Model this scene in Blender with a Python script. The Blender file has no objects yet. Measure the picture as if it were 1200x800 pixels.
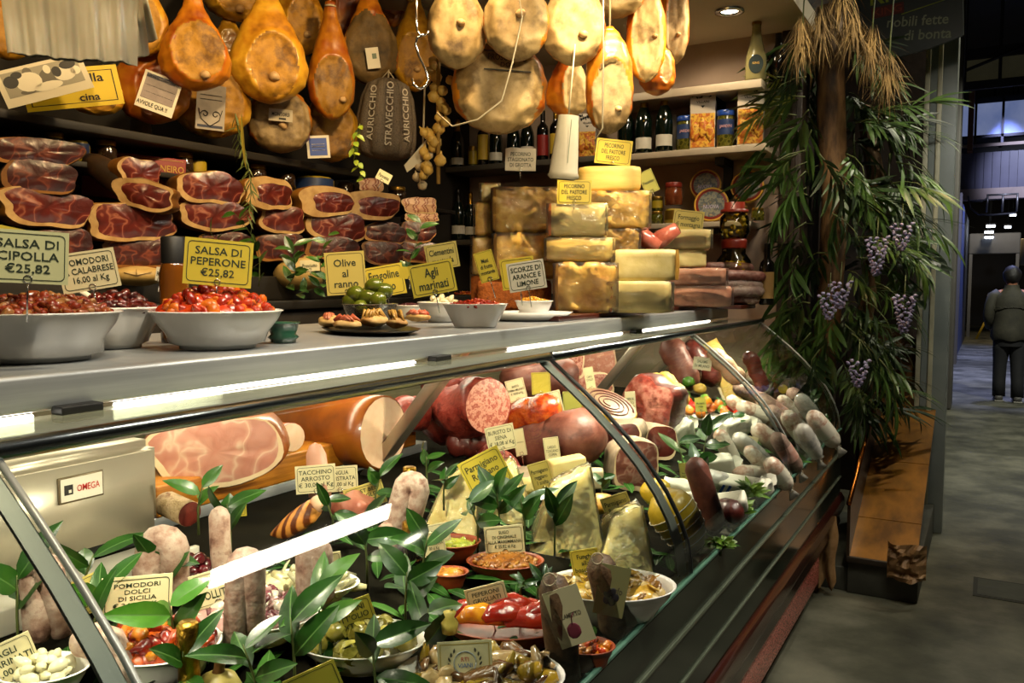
import bpy, bmesh, math, random
from mathutils import Vector, Matrix, Euler, noise
R = random.Random(7)
SC = bpy.context.scene
COL = SC.collection
PI = math.pi
rad = math.radians

# ---------------------------------------------------------------- survey: the photograph's lens, used to measure places
F = 983.; H = 1.55
PIT = math.atan(70 / F); YAW = math.atan(560 / math.hypot(F, 70))
_c, _s = math.cos(YAW), math.sin(YAW)
FW = Vector((-_s * math.cos(PIT), _c * math.cos(PIT), -math.sin(PIT)))
RT = Vector((_c, _s, 0)); UP = RT.cross(FW)
CAM = Vector((0, 0, H))
def ray(u, v): return FW + RT * ((u - 600) / F) + UP * ((400 - v) / F)
def onz(u, v, z): d = ray(u, v); return CAM + d * ((z - H) / d.z)
def onx(u, v, x): d = ray(u, v); return CAM + d * (x / d.x)
def ony(u, v, y): d = ray(u, v); return CAM + d * (y / d.y)
def deck(u, v, lift=0.):          # the sloping display deck of the case
    d = ray(u, v); return CAM + d * ((.64 + lift - H) / (d.z + .2 * d.x))
def far(u, v, dep): return CAM + ray(u, v) * dep
def depth(p): return (Vector(p) - CAM).dot(FW)
def face_yaw(p): return math.atan2(-p[0], p[1])      # turns local -Y towards the aisle where one stands

# ---------------------------------------------------------------- materials
def lin(h):
    if isinstance(h, tuple): return h
    h = h.lstrip('#'); o = []
    for i in (0, 2, 4):
        c = int(h[i:i + 2], 16) / 255.
        o.append(c / 12.92 if c <= .04045 else ((c + .055) / 1.055) ** 2.4)
    return tuple(o) + (1,)
MATS = {}
def mat(name, cols, scale=10, rough=.5, bump=0., bscale=None, metal=0., kind='noise', detail=4, stops=None, coat=0., sss=0., rand=False, spec=.5, emit=0., stretch=None, trans=0., alpha=1., distort=0.):
    if name in MATS: return MATS[name]
    m = bpy.data.materials.new(name); m.use_nodes = True
    nt = m.node_tree; n = nt.nodes; L = nt.links
    b = n['Principled BSDF']
    b.inputs['Roughness'].default_value = rough; b.inputs['Metallic'].default_value = metal
    b.inputs['Coat Weight'].default_value = coat; b.inputs['Coat Roughness'].default_value = .12
    b.inputs['Specular IOR Level'].default_value = spec
    b.inputs['Transmission Weight'].default_value = trans
    b.inputs['Alpha'].default_value = alpha
    if sss:
        b.inputs['Subsurface Weight'].default_value = sss; b.inputs['Subsurface Scale'].default_value = .01
    if isinstance(cols, str): cols = [cols]
    tc = n.new('ShaderNodeTexCoord'); vec = tc.outputs['Object']
    if stretch:
        mp = n.new('ShaderNodeMapping'); mp.inputs['Scale'].default_value = stretch
        L.new(vec, mp.inputs['Vector']); vec = mp.outputs['Vector']
    if len(cols) == 1:
        b.inputs['Base Color'].default_value = lin(cols[0])
        if emit:
            b.inputs['Emission Color'].default_value = lin(cols[0]); b.inputs['Emission Strength'].default_value = emit
    else:
        if kind == 'voro':
            t = n.new('ShaderNodeTexVoronoi'); t.inputs['Scale'].default_value = scale; out = t.outputs['Distance']
        elif kind == 'edge':
            t = n.new('ShaderNodeTexVoronoi'); t.feature = 'DISTANCE_TO_EDGE'; t.inputs['Scale'].default_value = scale; out = t.outputs['Distance']
            nz = n.new('ShaderNodeTexNoise'); nz.inputs['Scale'].default_value = scale * 1.3
            mx = n.new('ShaderNodeVectorMath'); mx.operation = 'MULTIPLY_ADD'; mx.inputs[1].default_value = (.05 + 1.2 / scale,) * 3
            L.new(vec, nz.inputs['Vector']); L.new(nz.outputs['Color'], mx.inputs[0]); L.new(vec, mx.inputs[2]); vec = mx.outputs[0]
        elif kind == 'wave':
            t = n.new('ShaderNodeTexWave'); t.inputs['Scale'].default_value = scale; t.inputs['Distortion'].default_value = distort or 3; t.inputs['Detail'].default_value = 3; out = t.outputs['Fac']
        else:
            t = n.new('ShaderNodeTexNoise'); t.noise_dimensions = '4D'; t.inputs['Scale'].default_value = scale; t.inputs['Detail'].default_value = detail
            t.inputs['Roughness'].default_value = .6; out = t.outputs['Fac']
            if rand:
                oi = n.new('ShaderNodeObjectInfo'); ml = n.new('ShaderNodeMath'); ml.operation = 'MULTIPLY'; ml.inputs[1].default_value = 40
                L.new(oi.outputs['Random'], ml.inputs[0]); L.new(ml.outputs[0], t.inputs['W'])
        L.new(vec, t.inputs['Vector'])
        cr = n.new('ShaderNodeValToRGB'); el = cr.color_ramp.elements
        if stops is None: stops = [.32 + .36 * i / (len(cols) - 1) for i in range(len(cols))]
        el[0].position = stops[0]; el[0].color = lin(cols[0]); el[1].position = stops[-1]; el[1].color = lin(cols[-1])
        for s, c in list(zip(stops, cols))[1:-1]:
            e = el.new(s); e.color = lin(c)
        L.new(out, cr.inputs['Fac']); csock = cr.outputs['Color']
        if rand:
            oi = n.new('ShaderNodeObjectInfo'); hs = n.new('ShaderNodeHueSaturation'); mr = n.new('ShaderNodeMapRange')
            mr.inputs['To Min'].default_value = .72; mr.inputs['To Max'].default_value = 1.2
            L.new(oi.outputs['Random'], mr.inputs['Value']); L.new(mr.outputs[0], hs.inputs['Value']); L.new(csock, hs.inputs['Color']); csock = hs.outputs['Color']
        L.new(csock, b.inputs['Base Color'])
        if emit:
            L.new(csock, b.inputs['Emission Color']); b.inputs['Emission Strength'].default_value = emit
    if bump:
        t2 = n.new('ShaderNodeTexNoise'); t2.inputs['Scale'].default_value = bscale or scale * 2; t2.inputs['Detail'].default_value = 5
        L.new(vec, t2.inputs['Vector'])
        bp = n.new('ShaderNodeBump'); bp.inputs['Strength'].default_value = bump; bp.inputs['Distance'].default_value = .01
        L.new(t2.outputs['Fac'], bp.inputs['Height']); L.new(bp.outputs['Normal'], b.inputs['Normal'])
        if coat: L.new(bp.outputs['Normal'], b.inputs['Coat Normal'])
    MATS[name] = m; return m
def film(name, tint, refl=.9, bump=0., bscale=30, rough=.03, ior=1.5, haze=0., hazecol='#ffffff'):
    # thin clear sheet: see-through, with Fresnel reflections (window glass, plastic wrap)
    if name in MATS: return MATS[name]
    m = bpy.data.materials.new(name); m.use_nodes = True; nt = m.node_tree; n = nt.nodes; L = nt.links
    n.remove(n['Principled BSDF']); out = n['Material Output']
    tr = n.new('ShaderNodeBsdfTransparent'); tr.inputs[0].default_value = lin(tint)
    gl = n.new('ShaderNodeBsdfGlossy'); gl.inputs['Roughness'].default_value = rough; gl.inputs['Color'].default_value = (refl, refl, refl, 1)
    fr = n.new('ShaderNodeFresnel'); fr.inputs['IOR'].default_value = ior
    mx = n.new('ShaderNodeMixShader'); L.new(fr.outputs[0], mx.inputs[0]); L.new(gl.outputs[0], mx.inputs[2])
    if haze:
        df = n.new('ShaderNodeBsdfDiffuse'); df.inputs[0].default_value = lin(hazecol); m2 = n.new('ShaderNodeMixShader'); m2.inputs[0].default_value = haze
        L.new(tr.outputs[0], m2.inputs[1]); L.new(df.outputs[0], m2.inputs[2]); L.new(m2.outputs[0], mx.inputs[1])
    else: L.new(tr.outputs[0], mx.inputs[1])
    if bump:
        tc = n.new('ShaderNodeTexCoord'); t2 = n.new('ShaderNodeTexNoise'); t2.inputs['Scale'].default_value = bscale; t2.inputs['Detail'].default_value = 3; t2.inputs['Distortion'].default_value = 1.5
        L.new(tc.outputs['Object'], t2.inputs['Vector']); bp = n.new('ShaderNodeBump'); bp.inputs['Strength'].default_value = bump; bp.inputs['Distance'].default_value = .02
        L.new(t2.outputs['Fac'], bp.inputs['Height']); L.new(bp.outputs[0], gl.inputs['Normal']); L.new(bp.outputs[0], fr.inputs['Normal'])
    L.new(mx.outputs[0], out.inputs[0]); MATS[name] = m; return m

# ---------------------------------------------------------------- mesh builder
class G:
    def __init__(s): s.v = []; s.f = []; s.m = []; s.fl = []
    def add(s, vs, fs, m=0, flat=False):
        o = len(s.v); s.v += [tuple(v) for v in vs]
        for f in fs: s.f.append(tuple(i + o for i in f)); s.m.append(m); s.fl.append(flat)
        return s
    def bm(s, b, m=0, flat=False):
        b.verts.index_update(); s.add([v.co[:] for v in b.verts], [[v.index for v in f.verts] for f in b.faces], m, flat); b.free(); return s
    def box(s, c, d, bev=0., rot=None, m=0, seg=2):
        b = bmesh.new(); bmesh.ops.create_cube(b, size=1)
        for v in b.verts: v.co = Vector((v.co.x * d[0], v.co.y * d[1], v.co.z * d[2]))
        if bev: bmesh.ops.bevel(b, geom=list(b.edges), offset=min(bev, min(d) * .49), segments=seg, affect='EDGES', profile=.6)
        M = Matrix.Translation(Vector(c)) @ (Euler(rot).to_matrix().to_4x4() if rot else Matrix())
        bmesh.ops.transform(b, matrix=M, verts=b.verts); return s.bm(b, m, bev == 0)
    def box2(s, a, b, bev=0., m=0): return s.box([(a[i] + b[i]) / 2 for i in range(3)], [abs(b[i] - a[i]) for i in range(3)], bev, None, m)
    def lathe(s, prof, seg=24, c=(0, 0, 0), m=0, sx=1, sy=1, axis=None, flat=False):
        vs = []; fs = []; k = len(prof)
        M = Vector((0, 0, 1)).rotation_difference(Vector(axis)).to_matrix() if axis else None
        for i in range(seg):
            a = 2 * PI * i / seg
            for r, z in prof:
                p = Vector((r * math.cos(a) * sx, r * math.sin(a) * sy, z))
                if M: p = M @ p
                vs.append((p.x + c[0], p.y + c[1], p.z + c[2]))
        for i in range(seg):
            j = (i + 1) % seg
            for q in range(k - 1):
                if prof[q][0] < 1e-6 and prof[q + 1][0] < 1e-6: continue
                if prof[q][0] < 1e-6: fs.append((i * k + q, j * k + q + 1, i * k + q + 1))
                elif prof[q + 1][0] < 1e-6: fs.append((i * k + q, j * k + q, i * k + q + 1))
                else: fs.append((i * k + q, j * k + q, j * k + q + 1, i * k + q + 1))
        return s.add(vs, fs, m, flat)
    def tube(s, pts, r, seg=8, m=0, cap=True, flatten=1.):
        pts = [Vector(p) for p in pts]; n = len(pts); rs = r if isinstance(r, (list, tuple)) else [r] * n
        vs = []; fs = []; ref = None
        for i, p in enumerate(pts):
            t = (pts[min(i + 1, n - 1)] - pts[max(i - 1, 0)])
            t = t.normalized() if t.length > 1e-9 else Vector((0, 0, 1))
            if ref is None: ref = t.orthogonal().normalized()
            ref = (ref - t * ref.dot(t)); ref = ref.normalized() if ref.length > 1e-6 else t.orthogonal().normalized()
            bi = t.cross(ref)
            for k in range(seg):
                a = 2 * PI * k / seg; vs.append(p + (ref * math.cos(a) + bi * math.sin(a) * flatten) * rs[i])
        for i in range(n - 1):
            for k in range(seg):
                k2 = (k + 1) % seg; fs.append((i * seg + k, i * seg + k2, (i + 1) * seg + k2, (i + 1) * seg + k))
        if cap: fs.append(tuple(range(seg))[::-1]); fs.append(tuple((n - 1) * seg + k for k in range(seg)))
        return s.add(vs, fs, m)
    def blob(s, c, r, amp=0., fq=8., sub=2, seed=0., rot=None, m=0, amp2=0.):
        b = bmesh.new(); bmesh.ops.create_icosphere(b, subdivisions=sub, radius=1)
        E_ = Euler(rot).to_matrix() if rot else None
        rr = r if isinstance(r, (list, tuple)) else (r, r, r)
        for v in b.verts:
            k = 1 + amp * noise.noise(v.co * (fq * .25) + Vector((seed, seed * 1.7, 3.1))) + (amp2 * noise.noise(v.co * fq + Vector((seed * 2.3, 1, seed))) if amp2 else 0)
            p = Vector((v.co.x * rr[0], v.co.y * rr[1], v.co.z * rr[2])) * k
            v.co = (E_ @ p if E_ else p) + Vector(c)
        return s.bm(b, m)
    def prism(s, poly, y0, y1, m=0, flat=True):       # polygon in XZ pulled along Y
        n = len(poly); vs = [(x, y0, z) for x, z in poly] + [(x, y1, z) for x, z in poly]
        fs = [tuple(range(n)), tuple(range(2 * n - 1, n - 1, -1))] + [(i, i + n, (i + 1) % n + n, (i + 1) % n) for i in range(n)]
        return s.add(vs, fs, m, flat)
    def ring(s, poly_o, poly_i, y, m=0):
        n = len(poly_o); vs = [(x, y, z) for x, z in poly_o] + [(x, y, z) for x, z in poly_i]
        return s.add(vs, [(i, (i + 1) % n, (i + 1) % n + n, i + n) for i in range(n)], m, True)
    def leaf(s, base, d, up, L, W, curl=.15, m=0, mid=None, fold=.25, nseg=5):
        d = Vector(d).normalized(); up = Vector(up); side = d.cross(up)
        side = side.normalized() if side.length > 1e-5 else d.orthogonal().normalized()
        nr = side.cross(d).normalized(); vs = []; fs = []
        base = Vector(base)
        for i in range(nseg + 1):
            t = i / nseg; w = W * .5 * (math.sin(PI * min(1, t ** .85)) ** .8 if 0 < i < nseg else .02)
            c = base + d * (L * t) - nr * (curl * L * t * t)
            e = min(w, W * .03)
            for q in (-w, -e, e, w): vs.append(c + side * q + nr * (abs(q) * fold))
        mm = []
        o = len(s.v); s.v += [tuple(v) for v in vs]
        for i in range(nseg):
            for k in range(3):
                a = i * 4 + k; s.f.append((o + a, o + a + 1, o + a + 5, o + a + 4)); s.m.append(mid if (mid is not None and k == 1) else m); s.fl.append(False)
        return s
    def mesh(s, name, mats):
        me = bpy.data.meshes.new(name); me.from_pydata(s.v, [], s.f)
        for mt in (mats if isinstance(mats, (list, tuple)) else [mats]): me.materials.append(mt)
        me.polygons.foreach_set('material_index', s.m); me.polygons.foreach_set('use_smooth', [not x for x in s.fl])
        me.update(); return me
    def build(s, name, mats, parent=None, loc=None, rot=None):
        o = bpy.data.objects.new(name, s.mesh(name, mats)); COL.objects.link(o)
        if parent is not None: o.parent = parent
        if loc is not None: o.location = loc
        if rot is not None: o.rotation_euler = rot
        return o
def tag(o, label, cat, group=None, kind=None):
    o['label'] = label; o['category'] = cat
    if group: o['group'] = group
    if kind: o['kind'] = kind
    return o
def thing(name, label, cat, loc=(0, 0, 0), rot=(0, 0, 0), group=None, kind=None):
    o = bpy.data.objects.new(name, None); COL.objects.link(o); o.location = loc; o.rotation_euler = rot; o.empty_display_size = .05
    return tag(o, label, cat, group, kind)
def struct(o): o['kind'] = 'structure'; return o
def dup(root, loc, rot=None, scale=None, label=None, group=None):
    r = root.copy(); COL.objects.link(r); r.location = loc
    if rot is not None: r.rotation_euler = rot
    if scale is not None: r.scale = scale if isinstance(scale, (tuple, list)) else (scale,) * 3
    if label: r['label'] = label
    if group: r['group'] = group
    for ch in root.children:
        c = ch.copy(); COL.objects.link(c); c.parent = r
        for g in ch.children:
            d = g.copy(); COL.objects.link(d); d.parent = c
    return r
# writing: built at the end in one go
TEXTS = []
def text(body, parent, w, h, mt, loc=(0, 0, 0), rot=(PI / 2, 0, 0), name='lettering', line=1.15, align='CENTER', keep=True):
    TEXTS.append((body, parent, w, h, mt, loc, rot, name, line, align, keep))
def make_texts():
    tmp = []
    for t in TEXTS:
        c = bpy.data.curves.new('writing', 'FONT'); c.body = t[0]; c.size = 1; c.space_line = t[8] * .85; c.align_x = t[9]; c.align_y = 'CENTER'; c.resolution_u = 2
        c.offset = .012; c.extrude = 0
        o = bpy.data.objects.new('writing', c); COL.objects.link(o); tmp.append(o)
    dg = bpy.context.evaluated_depsgraph_get(); dg.update()
    for o, t in zip(tmp, TEXTS):
        me = bpy.data.meshes.new_from_object(o.evaluated_get(dg)); xs = [v.co.x for v in me.vertices]; ys = [v.co.y for v in me.vertices]
        cx, cy = (min(xs) + max(xs)) / 2, (min(ys) + max(ys)) / 2; sx, sy = t[2] / (max(xs) - min(xs)), t[3] / (max(ys) - min(ys))
        if t[10]:
            sx = min(sx, sy * 1.25); sy = min(sy, sx * 1.5)
        for v in me.vertices: v.co = ((v.co.x - cx) * sx, (v.co.y - cy) * sy, 0)
        me.materials.clear(); me.materials.append(t[4]); me.name = t[7]
        q = bpy.data.objects.new(t[7], me); COL.objects.link(q); q.parent = t[1]; q.location = t[5]; q.rotation_euler = t[6]
    for o in tmp:
        c = o.data; bpy.data.objects.remove(o); bpy.data.curves.remove(c)
# ---------------------------------------------------------------- common materials
STEEL = mat('brushed_steel', ['#b4b9bd', '#cdd1d4'], 3, .38, .02, 160, metal=.72, stretch=(1, 1, 30))
ALU = mat('aluminium', '#c2c6c6', rough=.25, metal=1.)
DARKM = mat('dark_metal', '#26282a', rough=.4, metal=.8)
BLACK = mat('black_rubber', '#0b0b0b', rough=.5)
CHROME = mat('chrome', '#d8d8d8', rough=.12, metal=1.)
WHITEC = mat('white_ceramic', ['#e9e5dc', '#f3f0e9'], 4, .12, coat=.4)
GLASS = film('showcase_glass', '#f1f8f3')
GEDGE = mat('glass_edge', '#5f8a78', rough=.2, trans=.3)
INK = mat('dark_green_ink', '#24301f', rough=.7)
INKB = mat('black_ink', '#1a1712', rough=.7)
PINK = mat('pink_beige_plaster', ['#a58f7c', '#b39c88'], 3, .8, .05)
SHELFW = mat('shelf_beige', ['#a89880', '#b9a98f'], 6, .45)
# ---------------------------------------------------------------- room and passage
CONC = mat('worn_concrete', ['#2f2f26', '#48483b', '#5f5e50', '#757362'], 2.2, .45, .25, 14, detail=9, stops=[.34, .46, .55, .68])
g = G(); g.box2((-4.2, -2.2, -.1), (4.2, 34, 0)); struct(g.build('floor', CONC))
g = G(); g.box2((-.02, 4.65, 0), (.5, 4.95, .004), m=0); g.box2((.0, 4.67, .004), (.48, 4.93, .006), m=1); g.box((.32, 4.8, .007), (.12, .08, .004), m=0)
struct(g.build('trim_1', [mat('drain_edge', '#2a2c27', rough=.6), mat('drain_plate', ['#33352d', '#42443a'], 8, .5, .2)])).name = 'trim_1'
DW = mat('dark_wall', ['#17130e', '#231c14'], 3, .8)
g = G(); g.box2((-3.25, -2, 0), (-3.15, 5.05, 2.95)); struct(g.build('wall_back', DW))
g = G(); g.box2((-3.15, 4.95, 0), (-.98, 5.05, 2.95)); struct(g.build('wall_end', PINK))
CEIL = mat('ceiling_cream', ['#b9ad96', '#c6baa2'], 2, .8)
g = G(); g.box2((-3.25, -2, 2.95), (-.9, 5.05, 3.05)); struct(g.build('ceiling', CEIL))
g = G(); g.box2((-1.06, 4.93, 0), (-.94, 5.05, 3.05), bev=.008); g.box2((-.99, 4.9, 0), (-.97, 4.94, 3.05)); struct(g.build('trim_2', mat('brown_post', ['#2f241b', '#3d3025'], 6, .5, .1)))
g = G(); g.box2((-.98, 6.6, 0), (-.40, 6.7, 4)); struct(g.build('wall_niche', mat('niche_brown', ['#0e0a06', '#2b1a0c', '#15100a'], 4, .6, .4)))
g = G(); g.box2((-1.04, 5.05, 0), (-.97, 6.7, 4)); struct(g.build('wall_niche_side', MATS['niche_brown']))
DARKH = mat('hall_dark', ['#14130f', '#211f19'], 1.5, .8)
g = G(); g.box2((-4.2, -2.2, 7.2), (4.2, 34, 7.3)); struct(g.build('ceiling_passage', DARKH))
g = G(); g.box2((3.6, -2.2, 0), (3.7, 34, 7.2)); struct(g.build('wall_right', DARKH))
g = G(); g.box2((-4.2, 33.9, 0), (4.2, 34, 7.2)); struct(g.build('wall_far', mat('far_dark', ['#0c0b0a', '#1b1815'], .8, .8)))
g = G(); g.box2((-.66, 11.4, 0), (-.36, 11.9, 7.2), bev=.02); struct(g.build('trim_3', mat('grey_pier', ['#4a4741', '#57534c'], 3, .6)))
g = G(); g.box2((-.75, 12.5, 0), (-.55, 26, 3.2)); struct(g.build('wall_left', mat('blue_shutter', ['#3c4a6c', '#4c5a7c'], 3, .5)))
g = G(); g.box2((-.55, 17.8, 0), (-.5, 18.3, 3.2)); struct(g.build('door_1', mat('door_jamb_cream', '#77705f', rough=.6)))
# gallery at the far end of the passage: corrugated parapet, window strip, girders
g = G()
for i in range(46): g.box((-1.2 + i * .075, 20.0 + (.02 if i % 2 else 0), 3.82), (.075, .03, .76))
struct(g.build('trim_4', mat('violet_corrugated_panel', ['#4a4a68', '#5b5b7c'], 1.2, .5)))
g = G(); g.box2((-1.2, 19.9, 3.24), (2.4, 20.2, 3.46)); g.box2((-1.2, 19.85, 4.3), (2.4, 19.9, 4.36)); struct(g.build('trim_5', mat('pale_pink_girder', ['#8a7a80', '#a4949a'], 2, .6)))
g = G(); g.box2((-1.6, 21.5, 4.4), (2.6, 21.6, 5.6), m=0); struct(g.build('trim_6', mat('gallery_back', '#15161b', rough=.8)))
t = g = G(); g.box2((-.9, 21.4, 4.75), (2.2, 21.44, 5.45), m=0)
wn = struct(g.build('window_1', mat('bluish_pane', ['#6f7fb0', '#8c98c0'], 1.5, .3, emit=.55)))
g = G()
for x in (-.88, -.42, .1, .62, 1.2): g.box2((x, 21.34, 4.5), (x + .05, 21.4, 5.6))
g.box2((-.9, 21.34, 4.7), (2.2, 21.4, 4.76)); g.build('window_frame', mat('window_frame_dark', '#1d1b1c', rough=.6), wn)
o = tag(G().box2((-.5, 19.6, 4.2), (-.4, 19.98, 5.6)).build('brick_pipe', mat('rusty_pipe', '#6b4634', rough=.7)), 'short rusty brown pipe standing before the bluish window strip, far passage', 'pipe')
th = thing('railing_bracket', 'thin curved metal bracket frame hanging under the violet corrugated parapet', 'bracket', (-.1, 19.7, 3.0))
gg = G()
for x in (0, .27, .52): gg.tube([(x, 0, .32), (x, 0, -.05)], .02, 6)
gg.tube([(0, 0, .3), (.52, 0, .3)], .02, 6); gg.build('frame', mat('bracket_grey', '#7d7d88', rough=.4, metal=.6), th)
gg = G(); gg.tube([(-.35, 0, .3), (-.3, 0, .05), (-.15, 0, -.08), (.1, 0, -.1), (.5, 0, -.08)], .018, 6); gg.tube([(-.35, 0, .2), (-.1, 0, .18), (0, 0, .25)], .015, 6); gg.build('cable', mat('cable_grey', '#5f6070', rough=.5), th)
a_, b_ = ony(1125, 98, 19), ony(1215, 62, 19)
g = G(); g.box2((-1.4, 19, a_.z), (2.8, 19.05, b_.z), m=0)
for i in range(7): g.box2((-1.2 + i * .6, 18.94, a_.z - .1), (-1.14 + i * .6, 19, 7.2), m=1)
g.box2((-1.4, 18.9, a_.z - .16), (2.8, 19, a_.z), m=1); g.box2((-1.4, 18.9, b_.z), (2.8, 19, b_.z + .2), m=1); g.tube([(-1.2, 18.9, a_.z), (1.5, 18.9, b_.z + .5)], .03, 6, 1); struct(g.build('trim_7', [mat('olive_panel', ['#4a4632', '#5c573e'], 1.5, .7, emit=.12), mat('girder_dark', '#1e1c17', rough=.7)]))  # faint emission on the olive panel stands in for hall light on it
# far hall: lamps, board, counter
LAMPW = mat('far_lamp', '#e8f0ff', emit=5.)
for i, (u, v, w) in enumerate([(1161, 265, 8), (1159, 272, 8), (1159, 278, 8), (1181, 266, 6), (1187, 252, 6)]):
    p = ony(u, v, 26 + i * .5)
    th = thing('hall_lamp', ['upper of three stacked white hall lamps far down the passage', 'middle of three stacked white hall lamps far down the passage', 'lowest of three stacked white hall lamps far down the passage', 'small white hall lamp right of the stacked three lamps', 'highest small white hall lamp under the dark passage ceiling'][i], 'lamp', p, group='white lamps in the far hall')
    G().box((0, 0, 0), (w * .027, .06, .07), .02).build('diffuser', LAMPW, th); G().box((0, .05, .05), (w * .03, .1, .05)).tube([(0, .05, .05), (0, .05, 7.2 - p.z)], .012, 6).build('housing', DARKM, th)
tag(G().box2((-.55, 27, 2.32), (.7, 27.1, 2.9), bev=.04).box2((.6, 27.02, 0), (.68, 27.08, 2.4)).box2((-.53, 27.02, 0), (-.45, 27.08, 2.4)).build('fascia_board', mat('pale_fascia', ['#5c6066', '#6d7176'], 1, .6)), 'pale grey curved fascia board across the far hall', 'board')
tag(G().box2((.62, 24, 1.95), (.8, 24.1, 2.6), bev=.02).build('hanging_sign', mat('cream_sign', '#9a8d6c', rough=.6)), 'small cream sign hanging beside the column in far hall', 'sign')
th = thing('hall_column', 'thin brown column with orange-red band behind the person', 'column', (.98, 25, 0)); g = G(); g.lathe([(.09, 0), (.09, 5)], 12); g.build('shaft', mat('brown_column', '#5a4030', rough=.6), th); G().lathe([(.1, 1.75), (.1, 2.1)], 12).build('band', mat('orange_band', '#a04a2a', rough=.6), th)
th = thing('yellow_stand', 'little yellow tripod stand on the far hall floor', 'stand', (-.02, 26, 0)); g = G(); g.tube([(0, 0, .3), (0, 0, 1.2)], .03, 6); g.tube([(0, 0, .6), (-.25, 0, 0)], .03, 6); g.tube([(0, 0, .6), (.25, 0, 0)], .03, 6); g.tube([(0, 0, .9), (.3, 0, .6)], .025, 6); g.build('frame', mat('yellow_paint', '#a98820', rough=.5, emit=.05), th)  # faint emission brightens the stand in the dark hall, though no lamp
# ---------------------------------------------------------------- steel post and hanging sign at the pillar
th = thing('steel_post', 'tall grey steel post at the corner of the planted pillar', 'post', (-.28, 5.78, 0))
g = G(); g.box((0, 0, 1.7), (.15, .12, 3.4), .006); g.build('shaft', mat('post_grey', ['#757b76', '#868c86'], 3, .4), th)
g = G(); g.box((-.02, -.066, 1.7), (.026, .02, 3.4), .004); g.box((-.088, -.03, 1.7), (.03, .05, 3.4), .004); g.build('edge_strip', mat('post_cream', ['#a8a184', '#c5be9f'], 4, .4), th)
th = thing('shop_sign', 'dark hanging shop sign reading nobili fette di bonta above the pillar', 'sign', (-.42, 5.35, 2.86), (0, rad(-3), rad(-3)))
g = G(); n = 10
pts = [(-.3, .5), (.25, .5), (.25, .03)] + [(.25 - .55 * i / n, .03 - .03 * math.sin(PI * i / n) - .045 * i / n) for i in range(1, n + 1)]
g.prism(pts[::-1], -.012, .012); g.build('board', mat('sign_slate', '#2c332f', rough=.5), th)
text('nobili fette\n      di bonta', th, .34, .135, mat('sign_chalk', '#8d9276', rough=.7), (.03, -.016, .115), (PI / 2, rad(8), 0))
g = G(); g.box((-.13, -.015, .245), (.17, .006, .06)); g.build('red_panel', mat('sign_red', '#5c2118', rough=.6), th); text('KING', th, .15, .04, mat('sign_dark_red', '#8a3a28', rough=.7), (-.13, -.02, .245))
text('KITEDA', th, .42, .12, mat('sign_lime', '#93a02a', rough=.6), (-.01, -.02, .35), keep=False); G().box((.1, -.014, .23), (.32, .004, .004), rot=(0, rad(-8), 0)).build('rule', mat('sign_lime', '#93a02a'), th)
# ---------------------------------------------------------------- the display counter (one piece of shop furniture)
Y0, Y1 = -.9, 4.62
ct = thing('display_counter', 'long refrigerated glass deli counter with steel top and mahogany rail', 'counter', (-1.2, 1.9, 0))
def cpart(g, name, mats): return g.build(name, mats, ct, (1.2, -1.9, 0))
g = G(); g.box2((-2.0, Y0, 1.40), (-1.27, Y1, 1.408)); g.box2((-1.30, Y0, 1.352), (-1.25, Y1, 1.41), bev=.008); g.box2((-2.0, Y0, 1.375), (-1.30, Y1, 1.40)); cpart(g, 'steel_top', STEEL)
g = G(); g.box2((-1.95, Y0, 1.365), (-1.3, Y1, 1.374)); cpart(g, 'canopy_underside', mat('canopy_white', '#d8d6c4', rough=.4))
g = G()
for a, b in ((Y0, 2.08), (2.1, Y1)): g.tube([(-1.066, a, 1.34), (-1.066, b, 1.34)], .0135, 12)
cpart(g, 'glass_top_rail', mat('rail_steel', '#9aa2a8', rough=.22, metal=1.))
g = G(); g.box2((-1.25, Y0, 1.342), (-1.07, Y1, 1.346)); cpart(g, 'canopy_lip', film('lip_glass', '#e4ead8', haze=.45, hazecol='#b9bfa8'))  # hazy greenish sheet: the canopy underside's reflection is put into its colour
prof = [(-1.062, 1.33), (-.98, 1.265), (-.9, 1.198), (-.83, 1.132), (-.77, 1.066), (-.72, .998), (-.685, .935), (-.662, .875), (-.652, .82), (-.65, .79)]
def pane(a, b, off=0.):
    n = len(prof); return G().add([(x + off, y, z) for y in (a, b) for x, z in prof], [(i, i + 1, n + i + 1, n + i) for i in range(n - 1)])
SEAM = mat('satin_aluminium', ['#a9aca8', '#c4c7c2'], 4, .42, metal=.45)
joints = [Y0, .58, 2.1, 3.42, Y1 - .02]
for a, b in zip(joints[:-1], joints[1:]):
    q = cpart(pane(a + .004, b - .004), 'glass_panel', GLASS)
for k, y in enumerate(joints[1:]):
    g = G(); g.tube([(x - .004, y, z) for x, z in prof], .006 if k == 1 else .005, 6); cpart(g, 'glass_seam', BLACK if k in (1,) else SEAM)
    g = G(); w = (.028, .05, .028, .014)[k]
    n = len(prof); vs = [(x - .016, yy, z) for yy in (y - w, y - .004) for x, z in prof]; g.add(vs, [(i, n + i, n + i + 1, i + 1) for i in range(n - 1)]); vs2 = [(x - .024, yy, z) for yy in (y - w, y - .004) for x, z in prof]; g.add(vs2, [(i, n + i, n + i + 1, i + 1) for i in range(n - 1)])
    cpart(g, 'seam_strip', SEAM)
poly = prof + [(-.65, .76), (-2.0, .95), (-2.0, 1.36), (-1.07, 1.345)]
for y in (Y1,): g = G(); g.add([(x, y, z) for x, z in poly], [tuple(range(len(poly)))]); cpart(g, 'end_glass', GLASS)
g = G(); g.box2((-.658, Y0, .780), (-.642, Y1, .790), bev=.003); cpart(g, 'glass_ledge', GEDGE)
LOW = mat('reflecting_front', ['#161a14', '#2e342a', '#1a1d17'], 1.6, .12, metal=.3, stretch=(1, .5, 6))
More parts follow.
